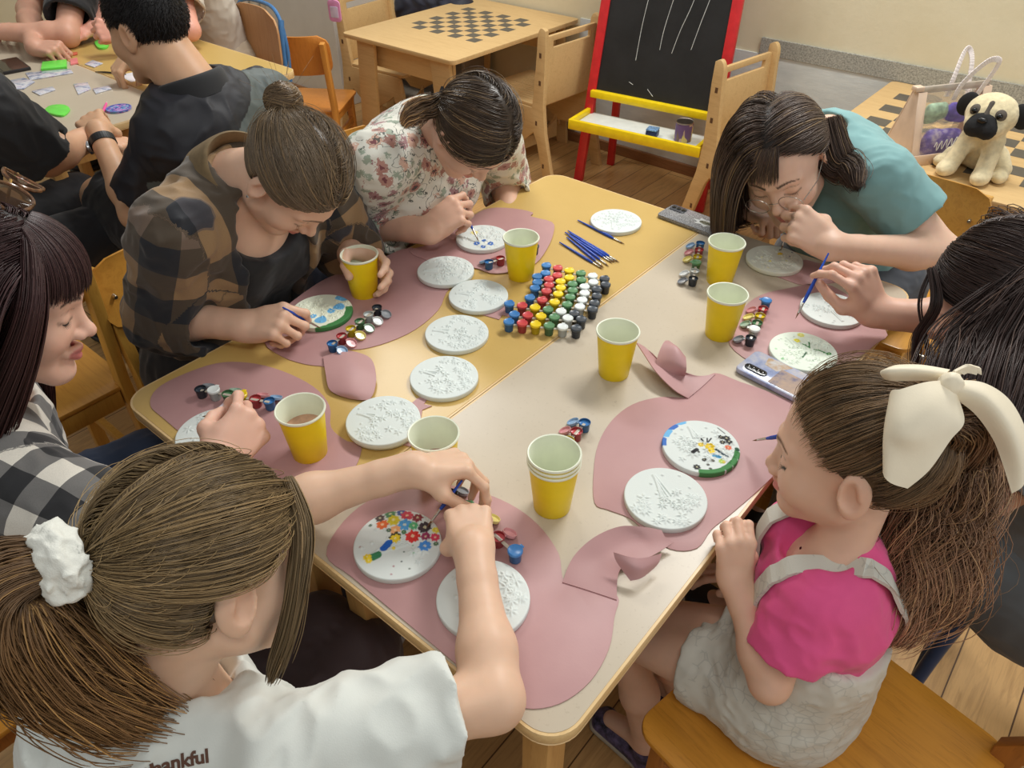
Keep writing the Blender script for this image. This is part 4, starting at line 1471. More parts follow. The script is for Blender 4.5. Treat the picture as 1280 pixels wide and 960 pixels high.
# ------------------------------------------------------------------ the pug, the bag
def build_toys():
    z = .60
    base = np.array([.812, 2.155, z])
    t = thing('plush_pug', 'cream plush pug with black muzzle sitting on the right chess table', 'toy', tuple(base), math.radians(-97))
    t.scale = (.92, .92, .92)
    # faces local +x; left is +y
    fur = plain('cream plush', (224, 208, 168), .9, .08, 60, .6, 420, sheen=.3)
    S = SDF()
    S.ecap((-.055, 0, .055), (-.01, 0, .13), (0, 1, 0), (.056, .045), (.058, .042), .03)
    for q in (-1, 1):
        S.cap((.0, q * .038, .115), (.055, q * .050, .026), .026, .026, .02)
        S.ell((.072, q * .052, .022), np.eye(3), (.034, .027, .023), .012)
        S.cap((-.06, q * .045, .045), (-.03, q * .075, .028), .036, .030, .02)
        S.ell((.005, q * .085, .021), nrm_rows((1, q * .35, 0)), (.040, .025, .022), .012)
    S.ell((.008, 0, .190), np.eye(3), (.060, .074, .062), .02)
    S.ball((.05, .03, .165), .024, .02); S.ball((.05, -.03, .165), .024, .02)
    S.cap((-.10, 0, .06), (-.115, .01, .09), .016, .012, .01)
    S.cut((0, 0, .0005), (0, 0, -1))
    S.disp = lambda P: .0012 * vnoise(P, 260, 3)
    S.build('body', fur, t, .0032)
    M_ = SDF()
    M_.ell((.060, 0, .172), np.eye(3), (.026, .042, .036), .01)
    M_.ell((.070, .02, .160), np.eye(3), (.022, .026, .026), .012); M_.ell((.070, -.02, .160), np.eye(3), (.022, .026, .026), .012)
    M_.disp = lambda P: .001 * vnoise(P, 260, 4)
    M_.build('muzzle', plain('black plush', (28, 27, 28), .9, .1, 60, .5, 420), t, .003)
    g = SDF(); g.cap((.062, 0, .200), (.048, 0, .232), .010, .008, .004)
    g.ell((.052, .034, .205), np.eye(3), (.014, .018, .018), .004); g.ell((.052, -.034, .205), np.eye(3), (.014, .018, .018), .004)
    g.build('eye_patch', plain('grey plush', (92, 84, 76), .9, .1, 60), t, .0025)
    for q in (-1, 1):
        e = SDF(); e.ball((.0625, q * .036, .206), .009, .001); e.build('eye', plain('toy eye', (14, 12, 12), .08), t, .002)
        e = SDF(); e.ell((-.002, q * .078, .200), nrm_rows((0, q * .35, -1), (1, 0, 0)), (.038, .030, .012), .004)
        e.build('ear', plain('black plush', (28, 27, 28)), t, .003)
    e = SDF(); e.ell((.083, 0, .19), np.eye(3), (.008, .015, .009), .003); e.build('nose', plain('toy nose', (20, 19, 20), .3), t, .002)

    # the see-through bag
    A, B = np.array([.565, 2.175]), np.array([.655, 2.085])           # left end of the base
    u = nrm(np.array([.55, .80]))                                    # along the bag
    c = (A + B) / 2 + u * .12
    rz = math.atan2(u[1], u[0])
    t = thing('tote_bag', 'rose gold and clear vinyl bag with white handles beside the plush pug', 'bag', (c[0], c[1], z), rz)
    rose = plain('rose gold leatherette', (226, 200, 176), .3, .05, 20, .1, 300)
    hd, L, H, ht = .066, .125, .20, .012
    # end panels
    for q in (-1, 1):
        b = MB()
        xs = q * L
        prof = [(-hd, 0), (hd, 0), (hd * .95, .04), (ht, H), (-ht, H), (-hd * .95, .04)]
        b.prism(prof, -.002, .002, Matrix.Translation((xs, 0, 0)) @ Matrix.Rotation(PI / 2, 4, 'Z') @ Matrix.Rotation(PI / 2, 4, 'X'), .001)
        b.build('end_panel', rose, t, sharp=.5)
    b = MB(); b.box((-L, -hd, .0), (L, hd, .004), .001)
    for s in (-1, 1):
        for q in (-1, 1):
            b.bar((q * (L - .012), s * hd, .005), (q * (L - .012), s * ht, H), .030, .003, (0, 1, 0), .0008)
        b.bar((-L, s * (hd * .98), .016), (L, s * (hd * .98), .016), .003, .032, (0, 0, 1), .0008)
    b.build('trim', rose, t)
    nt = NT('clear vinyl'); nt.base((.95, .93, .95)).set(rough=.06, trans=.92, ior=1.15)
    nt.b.inputs['Alpha'].default_value = .62
    for s in (-1, 1):
        V, F = [], []
        n = 12
        for i in range(n + 1):
            for j in range(n + 1):
                x = -L + .02 + (2 * L - .04) * i / n; k = j / n
                y = s * (hd * (1 - k) + ht * k) + s * .003 * math.sin(i * 1.3) * math.sin(PI * k)
                V.append((x, y, .02 + (H - .02) * k))
        for i in range(n):
            for j in range(n):
                a = i * (n + 1) + j
                F.append((a, a + n + 1, a + n + 2, a + 1))
        mesh_obj('clear_panel', V, F, nt.m, t)
    b = MB(); b.bar((-L - .004, 0, H + .003), (L + .004, 0, H + .003), .02, .008, (0, 1, 0), .002)
    zp = b.build('zip', plain('zip silver', (206, 196, 186), .3, metal=.5), t)
    b = MB(); b.box((-L - .012, -.012, H + .002), (-L + .016, .012, H + .016), .003); b.build('zip_pull', rose, zp)
    wh = plain('white webbing', (236, 226, 222), .6, .03)
    for s, lean in ((-1, -.02), (1, .03)):
        b = MB()
        pts = spline([(.0, s * .016, H - .03), (.01, s * .02, H + .02), (.045, s * .02 + lean, H + .08), (.075, s * .02 + lean * 1.5, H + .085), (.085, s * .018 + lean, H + .05), (.075, s * .016, H - .03)], 8)
        for p, q in zip(pts[:-1], pts[1:]):
            b.bar(p, q, .016, .003, (0, 1, 0.001), .0006)
        b.build('handle', wh, t, sharp=1.2)
    b = MB()
    k = 60
    pts = []
    for i in range(k):
        x = -.05 + .12 * i / k
        pts.append((x, -(hd * (1 - (.045) / H) + ht * .045 / H) - .004, .050 + .014 * math.sin(i * .75) + .0003 * i))
    b.tube(pts, .0012, 5); b.build('white_script', plain('white print', (240, 240, 240), .5), t)
    nt = NT('purple packet'); n = nt.noise(nt.coord(), 45, 3, .6)
    nt.base(nt.ramp(n.outputs['Fac'], [(.35, lin((86, 72, 150))), (.5, lin((124, 104, 190))), (.68, lin((206, 196, 214)))])).set(rough=.35)
    Mw = Matrix.Translation((c[0], c[1], z)) @ Matrix.Rotation(rz, 4, 'Z')

    def inside(name, label, cat, loc, fn, m):
        p = Mw @ Vector(loc)
        q = thing(name, label, cat, tuple(p), rz)
        S = SDF(); fn(S); S.build('body', m, q, .0035)
    inside('purple_packet', 'purple packet standing inside the clear bag, low down', 'packet', (.0, -.02, .006), lambda S: (S.ecap((-.05, 0, .045), (.05, 0, .04), (0, 0, 1), (.04, .036), (.018, .016), .01), setattr(S, 'disp', lambda P: .003 * vnoise(P, 60, 2))), nt.m)
    inside('mint_pouch', 'mint green and gold pouch near the top of the clear bag', 'pouch', (-.03, 0, .10), lambda S: (S.ecap((-.03, 0, .03), (.02, 0, .035), (0, 0, 1), (.03, .026), (.016, .014), .01), setattr(S, 'disp', lambda P: .003 * vnoise(P, 70, 5))), plain('mint cloth', (176, 206, 176), .6, .25, 60))
    inside('purple_cloth', 'crumpled violet cloth beside the mint pouch in the bag', 'cloth', (.035, 0, .10), lambda S: (S.ecap((-.02, 0, .03), (.04, 0, .02), (0, 0, 1), (.028, .03), (.016, .014), .01), setattr(S, 'disp', lambda P: .004 * vnoise(P, 70, 8))), plain('violet cloth', (104, 86, 176), .7, .2, 60))


def nrm_rows(x, z=None):
    """three axes, the first along x"""
    x = nrm(x)
    h = np.array((0, 0, 1.0)) if z is None else nrm(z)
    if abs(x @ h) > .99:
        h = np.array((0, 1.0, 0))
    y = nrm(np.cross(h, x))
    return np.array([x, y, np.cross(x, y)])


# ------------------------------------------------------------------ clutter of the far group
def build_far_clutter():
    z = TZ + .0003

    def flat(name, label, cat, poly, h, m, n=1, group=None, zz=z):
        W = px_poly(poly, TZ, n)
        c = np.mean(W, axis=0)
        t = thing(name, label, cat, (c[0], c[1], zz), 0, group)
        MB().prism([(p[0] - c[0], p[1] - c[1]) for p in W], 0, h, bev=min(.001, h * .3)).build('body', m, t, sharp=.6)
        return t
    green = plain('lime plastic', (112, 226, 84), .35, .05)
    flat('green_tray', 'lime green craft tray under the clear packets on the far yellow table', 'tray', [(54, 80), (84, 77), (84, 86), (52, 89)], .008, green)
    flat('green_tray', 'lime green leaf shaped tray beside the wristwatch hand', 'tray', [(57, 140), (64, 134), (80, 133), (88, 138), (80, 146), (68, 145)], .006, green, 4)
    flat('green_tray', 'small lime green dish in front of the pink thumb on the far table', 'tray', [(119, 55), (126, 52), (136, 55), (134, 61), (124, 62)], .008, green, 4)

    def packet(label, P, seed):
        nt = NT('clear packet %d' % seed)
        n = nt.noise(nt.coord(), 36, 3, .65)
        nt.base(nt.ramp(n.outputs['Fac'], [(.32, lin((92, 100, 140))), (.46, lin((186, 190, 206))), (.6, lin((222, 220, 222))), (.72, lin((170, 150, 196)))])).set(rough=.12)
        flat('craft_packet', label, 'packet', P, .003, nt.m, 1, 'clear craft packets on the far tables', z + .0002)
    packet('clear packet of beads lying over the lime tray', [(32, 92), (88, 87), (92, 92), (38, 101)], 1)
    packet('clear packet lying left of the lime tray near the frame edge', [(0, 104), (30, 98), (44, 103), (30, 112), (0, 114)], 2)
    packet('bluish packet beside the black shoulder on the far beige table', [(40, 115), (66, 109), (70, 113), (50, 120)], 3)
    packet('violet packet touching the black shoulder near the frame edge', [(6, 117), (26, 114), (30, 119), (10, 123)], 4)
    packet('silver blue packet lying alone before the hand of the man in black', [(106, 81), (116, 76), (129, 80), (118, 85)], 5)
    packet('clear packet under the finger of the wristwatch hand', [(92, 106), (110, 104), (114, 112), (98, 119)], 6)
    packet('white packet with dark bead right of the wristwatch hand', [(116, 112), (136, 108), (140, 112), (120, 118)], 7)
    flat('paper_sheet', 'white paper sheet under the far hand of the man in black', 'paper', [(148, 94), (182, 88), (192, 96), (164, 103)], .0006, plain('white paper', (226, 222, 226), .6))
    flat('pink_wax', 'small pink wax piece beside the lime tray', 'craft piece', [(88, 76), (97, 74), (98, 80), (89, 82)], .006, plain('pink wax', (230, 130, 130), .4))
    flat('red_clip', 'tiny red clip on the far yellow table', 'clip', [(90, 67), (97, 66), (97, 69), (91, 70)], .004, plain('red clip plastic', (224, 110, 84), .4))
    p = at(149, 137, z)
    t = thing('bead_coaster', 'round violet and blue bead coaster at the corner of the far table', 'coaster', tuple(p))
    nt = NT('bead mosaic'); vo = nt.n('ShaderNodeTexVoronoi'); vo.inputs['Scale'].default_value = 160; nt.l(nt.coord(), vo.inputs['Vector'])
    nt.base(nt.ramp(nt.math('FRACT', nt.math('MULTIPLY', vo.outputs['Color'], 5.3)), [(0, lin((70, 90, 170))), (.3, lin((190, 140, 200))), (.6, lin((110, 170, 206))), (.85, lin((140, 90, 160)))], 'CONSTANT')).set(rough=.25)
    MB().lathe([(0, 0), (.036, 0), (.037, .001), (.037, .004), (.036, .005), (0, .005)], 32, None, False).build('disc', nt.m, t)
    MB().lathe([(.0345, .0045), (.0375, .0045), (.0375, .0062), (.0345, .0062), (.0345, .0045)], 32, None, False).build('rim', plain('coaster rim', (110, 120, 190), .3), t)
    b = thing('pink_pen', 'bright pink drill pen lying left of the bead coaster', 'pen', tuple(at(128, 142, z + .004)), 0)
    q = at(133, 129, z + .004) - at(128, 142, z + .004)
    MB().tube([(0, 0, 0), tuple(q * .5), tuple(q)], [.0035, .0045, .003], 10).build('barrel', plain('hot pink plastic', (236, 90, 160), .3), b)
    MB().tube([tuple(q), tuple(q * 1.15)], [.0025, .001], 8).build('tip', plain('pen tip', (200, 196, 190), .3), b)
    tb = thing('tweezers', 'dark metal tweezers lying by the hand of the man in black', 'tweezers', tuple(at(133, 91, z + .002)))
    q = at(158, 92, z + .002) - at(119, 89, z + .002)
    for s in (-1, 1):
        MB().tube(spline([tuple(-q * .35), tuple(np.array([0, s * .004, .002])), tuple(q * .62)], 6), .0018, 6).build('arm', plain('dark steel', (60, 58, 56), .35, metal=.7), tb)
    P = at(18, 84, z)
    t = thing('tablet', 'black tablet lying under the bent arms at the far left', 'tablet', tuple(at(14, 84, z)), math.radians(-8))
    MB().prism(rrect(-.085, -.045, .085, .045, .006, 4), 0, .010, bev=.002).build('body', plain('black plastic', (34, 30, 32), .3), t)
    MB().prism(rrect(-.08, -.04, .08, .04, .003, 3), .0098, .0104).build('screen', plain('dark screen', (14, 14, 16), .08), t)
    # pink pouch by the flowered blouse
    p = at(638, 240, .675)
    t = thing('pink_pouch', 'bright pink crumpled pouch tucked between the flowered blouse and the table edge', 'pouch', (p[0], p[1], .61))
    S = SDF(); S.ecap((0, 0, .02), (0, 0, .07), (1, 0, 0), (.026, .018), (.02, .016), .01)
    S.disp = lambda P: .007 * vnoise(P, 70, 9)
    S.build('cloth', plain('hot pink cloth', (236, 60, 140), .6, .1), t, .003)
    b = MB(); b.tube(spline([(0, 0, .08), (.006, 0, .098), (-.004, .004, .098), (-.002, 0, .08)], 5), .0025, 6); b.build('drawstring', plain('hot pink cloth', (236, 60, 140)), t)
# ================================================================== people: shared anatomy
class Frame:
    """head frame: x to the person's right, y to where the face looks, z to the crown"""

    def __init__(s, c, fwd, up, size=1.0):
        s.c = np.asarray(c, float)
        f = nrm(fwd)
        u = np.asarray(up, float)
        u = nrm(u - f * (u @ f))
        s.R = np.array([np.cross(f, u), f, u])
        s.s = size

    def w(s, p):
        return s.c + (np.asarray(p, float) * s.s) @ s.R

    def l(s, P):
        return ((np.asarray(P) - s.c) @ s.R.T) / s.s

    def axes(s, rx=0, rz=0):
        """rows of a rotation: yaw rz about the crown axis, then rx"""
        c, q = math.cos(rz), math.sin(rz)
        A = np.array([[c, q, 0], [-q, c, 0], [0, 0, 1]])
        c, q = math.cos(rx), math.sin(rx)
        B = np.array([[1, 0, 0], [0, c, q], [0, -q, c]])
        return (B @ A) @ s.R


def add_head(S, fr, child=0.0, male=False, lids=True):
    """skull, face, ears in the frame fr; child 0..1 rounds and shortens the face"""
    s = fr.s
    w = fr.w
    j = 1 - .14 * child
    I = fr.R
    S.ell(w((0, -.010, .030)), I, (.073 * s, .092 * s, .084 * s), .01)
    S.ell(w((0, .030, -.022)), I, (.061 * s, .058 * s, .074 * s * j), .03 * s)
    S.cap(w((.046, .012, -.062 * j)), w((.016, .066, -.098 * j)), .021 * s, .017 * s, .025 * s)
    S.cap(w((-.046, .012, -.062 * j)), w((-.016, .066, -.098 * j)), .021 * s, .017 * s, .025 * s)
    S.ball(w((0, .074, -.099 * j)), (.0165 + (.004 if male else 0)) * s, .018 * s)
    for q in (-1, 1):
        S.ball(w((q * .037, .052, -.034 * j - .004 * child)), (.028 + .003 * child) * s, .02 * s)
        S.cap(w((q * .010, .082, .020)), w((q * .044, .064, .018)), .008 * s, .007 * s, .014 * s)
    for q in (-1, 1):
        S.ball(w((q * .032, .096, -.001)), .017 * s, .012 * s, 's')
    for q in (-1, 1):
        S.ell(w((q * .031, .0685, -.001)), I, (.0165 * s, .0135 * s, .0125 * s), .005 * s)
    nl = 1 - .22 * child
    S.cap(w((0, .080, .008)), w((0, .098 * (1 - .03 * child), -.024)), .0070 * s, .0085 * s, .010 * s)
    S.ball(w((0, .1035 * (1 - .04 * child), -.030)), .0100 * s * (1 - .08 * child), .007 * s)
    for q in (-1, 1):
        S.ell(w((q * .0115, .0925, -.035)), I, (.0072 * s, .0098 * s, .0072 * s), .006 * s)
        S.ball(w((q * .0062, .1000, -.0405)), .0030 * s, .003 * s, 's')
    m = -.0645 * j - .002 * child
    for q in (-1, 1):
        S.cap(w((q * .020, .0800, m + .001)), w((q * .004, .0925, m + .0055)), .0042 * s, .0058 * s, .006 * s)
        S.cap(w((q * .018, .0800, m - .002)), w((0, .0905, m - .0075)), .0042 * s, .0066 * s, .006 * s)
    S.cap(w((-.022, .084, m)), w((0, .1005, m - .0006)), .0016 * s, .0018 * s, .003 * s, 's')
    S.cap(w((.022, .084, m)), w((0, .1005, m - .0006)), .0016 * s, .0018 * s, .003 * s, 's')
    for q in (-1, 1):
        A = fr.axes(0, q * -.42)
        e = 1 + .15 * child
        c0 = w((q * .0755, -.012, -.012))
        S.ell(c0, A, (.0085 * s, .0185 * s * e, .0310 * s * e), .006 * s)
        S.ell(w((q * .0735, -.006, -.036)), A, (.007 * s, .010 * s, .011 * s), .006 * s)
        S.ell(w((q * .0850, -.0085, -.009)), A, (.0085 * s, .0105 * s * e, .0190 * s * e), .004 * s, 's')
        S.cap(w((q * .080, -.016, .006)), w((q * .080, -.018, -.014)), .0026 * s, .0024 * s, .003 * s)


def skin_color(fr, tone, lips=(196, 118, 108), brow=(84, 62, 48), blush=.5, child=0.0, nails=(), extra=None, lash=(46, 34, 30), lashw=.7):
    """pigment of the skin: lips, brows, lashes, cheeks"""
    base = np.array(lin(tone))
    lp, bw, la = np.array(lin(lips)), np.array(lin(brow)), np.array(lin(lash))
    rosy = np.array(lin((tone[0] - 6, tone[1] - 38, tone[2] - 40)))
    j = 1 - .14 * child
    m = -.0645 * j - .002 * child

    def f(V):
        q = fr.l(V)
        C = np.tile(base, (len(V), 1))
        n = vnoise(V, 40, 5) * .5 + vnoise(V, 120, 6) * .5
        C *= (1 + .05 * n)[:, None]

        def blend(C, a, col):
            a = np.clip(a, 0, 1)[:, None]
            return C * (1 - a) + col * a
        for k in (-1, 1):
            d = np.linalg.norm((q - np.array([k * .040, .068, -.036 * j])) / np.array([.030, .03, .024]), axis=1)
            C = blend(C, (1 - d) * .6 * blush, rosy)
            d = np.linalg.norm((q - np.array([k * .083, -.012, -.012])) / np.array([.016, .026, .038]), axis=1)
            C = blend(C, (1 - d) * .5 * blush + .0, rosy)
        d = np.linalg.norm((q - np.array([0, .108, -.031])) / np.array([.014, .016, .012]), axis=1)
        C = blend(C, (1 - d) * .5 * blush, rosy)
        near = np.linalg.norm(q, axis=1) < .165
        face = (q[:, 1] > .045) & near
        ax = np.abs(q[:, 0])
        a = 1 - np.hypot(ax / .022, (q[:, 2] - m + .0015) / .0115)
        C = blend(C, np.where(face & (q[:, 1] > .072), a * 5, 0), lp)
        t = np.clip((ax - .012) / .036, 0, 1)
        zb = .0225 + .008 * np.sin(np.clip(t * 2.2, 0, 2.2)) - .009 * t
        wb = .0042 * (1 - .65 * t)
        a = (1 - np.abs(q[:, 2] - zb) / wb) * (ax > .011) * (ax < .049)
        C = blend(C, np.where(face, a * 2.0, 0) * .85, bw)
        te = np.clip((ax - .018) / .028, 0, 1)
        ze = -.0055 - .005 * np.sin(te * PI) + .002 * te
        a = (1 - np.abs(q[:, 2] - ze) / .0034) * (ax > .0165) * (ax < .049)
        C = blend(C, np.where((q[:, 1] > .055) & near, a * lashw, 0), la)
        a = (1 - np.abs(q[:, 2] - .0075 - .0025 * np.sin(te * PI)) / .0018) * (ax > .018) * (ax < .046)
        C = blend(C, np.where((q[:, 1] > .05) & near, a * .5, 0), bw)
        for p, r, col in nails:
            d = np.linalg.norm(V - p, axis=1)
            C = blend(C, (r - d) / .0015, np.array(lin(col)))
        if extra is not None:
            C = extra(V, q, C)
        return C
    return f


def lashes(fr, pers, col=(40, 30, 28), open_=0.0, name='eyelashes', w=.0009, lid=True):
    b = MB()
    for q in (-1, 1):
        pts = []
        for i in range(11):
            t = i / 10 * 2 - 1
            x = t * .0135
            z = -.0045 - .0035 * (1 - t * t)
            y = .0135 * math.sqrt(max(0.02, 1 - (x / .0165) ** 2 - (z / .0125) ** 2)) + .0006
            pts.append(tuple(fr.w((q * .031 + x * 1.0, .0685 + y, -.001 + z)) - pers.origin))
        b.tube(pts, [w * fr.s * (.5 + .5 * (1 - abs(i / 5 - 1))) for i in range(11)], 6)
        for i in range(2, 10):
            p = np.array(pts[i])
            d = (np.array([(i / 5 - 1) * .004 + q * .001, .0055, -.0035]) * fr.s) @ fr.R
            b.tube([tuple(p), tuple(p + d)], [.00045 * fr.s, .0001], 4)
    return b.build(name, plain('dark lashes', col, .5), pers.root)


FL = {'i': (.026, .088, (.042, .025, .020)), 'm': (.006, .092, (.046, .028, .021)), 'r': (-.014, .088, (.042, .026, .020)), 'p': (-.032, .078, (.033, .019, .018))}
POSES = {
    'pinch': dict(i=(40, 45, 20), m=(52, 55, 28), r=(64, 66, 34), p=(70, 70, 36), thumb=[(.018, .020, -.010), (.038, .045, -.032), (.037, .073, -.050), (.031, .099, -.064)]),
    'tight': dict(i=(52, 62, 28), m=(66, 74, 34), r=(74, 80, 38), p=(78, 80, 40), thumb=[(.018, .020, -.010), (.038, .044, -.030), (.036, .068, -.048), (.026, .088, -.062)]),
    'rest': dict(i=(18, 22, 12), m=(22, 26, 14), r=(26, 30, 16), p=(30, 32, 18), thumb=[(.020, .020, -.008), (.044, .044, -.014), (.052, .070, -.020), (.052, .092, -.026)]),
    'cup': dict(i=(26, 30, 20), m=(30, 32, 22), r=(34, 34, 24), p=(36, 36, 24), thumb=[(.018, .016, -.012), (.034, .036, -.042), (.030, .058, -.068), (.020, .078, -.082)]),
    'edge': dict(i=(56, 62, 20), m=(58, 64, 22), r=(60, 66, 24), p=(62, 66, 26), thumb=[(.018, .018, -.012), (.036, .040, -.030), (.032, .062, -.052), (.020, .080, -.062)]),
    'fist': dict(i=(66, 88, 48), m=(70, 90, 50), r=(72, 90, 50), p=(74, 88, 50), thumb=[(.018, .020, -.010), (.040, .044, -.026), (.030, .068, -.044), (.008, .080, -.050)]),
    'droop': dict(i=(50, 30, 12), m=(54, 34, 14), r=(58, 36, 16), p=(60, 38, 18), thumb=[(.020, .020, -.008), (.036, .046, -.030), (.036, .070, -.052), (.030, .090, -.068)]),
}
PINCH = np.array([.028, .108, -.068])


def hand_rot(fdir, dorsal):
    y = nrm(fdir)
    z = np.asarray(dorsal, float)
    z = nrm(z - y * (y @ z))
    return np.array([np.cross(y, z), y, z])           # rows x, y, z


def hand_pinch_rot(W, G, hint, side, s):
    g = np.array([-side * PINCH[0], PINCH[1], PINCH[2]])
    a = nrm(g)
    zl = np.array([0, 0, 1.0])
    b = nrm(zl - a * (zl @ a))
    c = np.cross(a, b)
    A = nrm(np.asarray(G) - np.asarray(W))
    B = np.asarray(hint, float)
    B = nrm(B - A * (B @ A))
    C = np.cross(A, B)
    M = np.outer(A, a) + np.outer(B, b) + np.outer(C, c)      # local -> world
    return M.T, np.asarray(G) - M @ (g * s)


def add_hand(S, W, R, side, s=1.0, pose='rest', rad=1.0, spread=1.0):
    """side +1 right hand, -1 left; rows of R: across, along the fingers, back of the hand. returns nail places"""
    W = np.asarray(W, float)
    P = POSES[pose]

    def w(p):
        return W + (np.array([-side * p[0], p[1], p[2]]) * s) @ R
    kn = {}
    for f in 'imrp':
        u, y, _ = FL[f]
        kn[f] = np.array([u, y, 0.0])
        S.cap(w((u * .55, .006, 0)), w(kn[f]), .0125 * s * rad, .0100 * s * rad, .012 * s)
    S.ell(w((.004, .050, -.004)), R, (.030 * s, .042 * s, .0125 * s), .012 * s)
    S.ell(w((.022, .034, -.012)), R, (.015 * s, .026 * s, .013 * s), .010 * s)
    S.ell(w((-.024, .036, -.010)), R, (.012 * s, .030 * s, .012 * s), .010 * s)
    nails = []
    for f in 'imrp':
        u, y, L = FL[f]
        p = kn[f].copy()
        a = 0
        sp = {'i': .10, 'm': .02, 'r': -.06, 'p': -.16}[f] * spread
        r0 = {'i': .0088, 'm': .0090, 'r': .0086, 'p': .0076}[f] * rad
        for k in range(3):
            a += math.radians(P[f][k])
            d = np.array([sp * math.cos(a), math.cos(a), -math.sin(a)])
            d /= np.linalg.norm(d)
            q = p + d * L[k]
            S.cap(w(p), w(q), (r0 - .0007 * k) * s, (r0 - .0007 * (k + 1)) * s, .0025 * s if k else .007 * s)
            if k < 2:
                S.ball(w(q), (r0 - .0007 * k + .0003) * s, .003 * s)
            p = q
        n = np.array([0, math.sin(a), math.cos(a)])
        nails.append(w(p + n * .0065 - d * .001))
    T = [np.array(t) for t in P['thumb']]
    rr = np.array([.0135, .0112, .0102, .0088]) * rad
    for k in range(3):
        S.cap(w(T[k]), w(T[k + 1]), rr[k] * s, rr[k + 1] * s, .010 * s if k == 0 else .004 * s)
    S.cap(w(T[1]), w((.018, .050, -.006)), .009 * s, .011 * s, .014 * s)
    d = nrm(T[3] - T[2])
    o = nrm(np.cross(d, np.cross((1.0, .2, .3), d)))
    nails.append(w(T[3] + o * .008))
    return nails


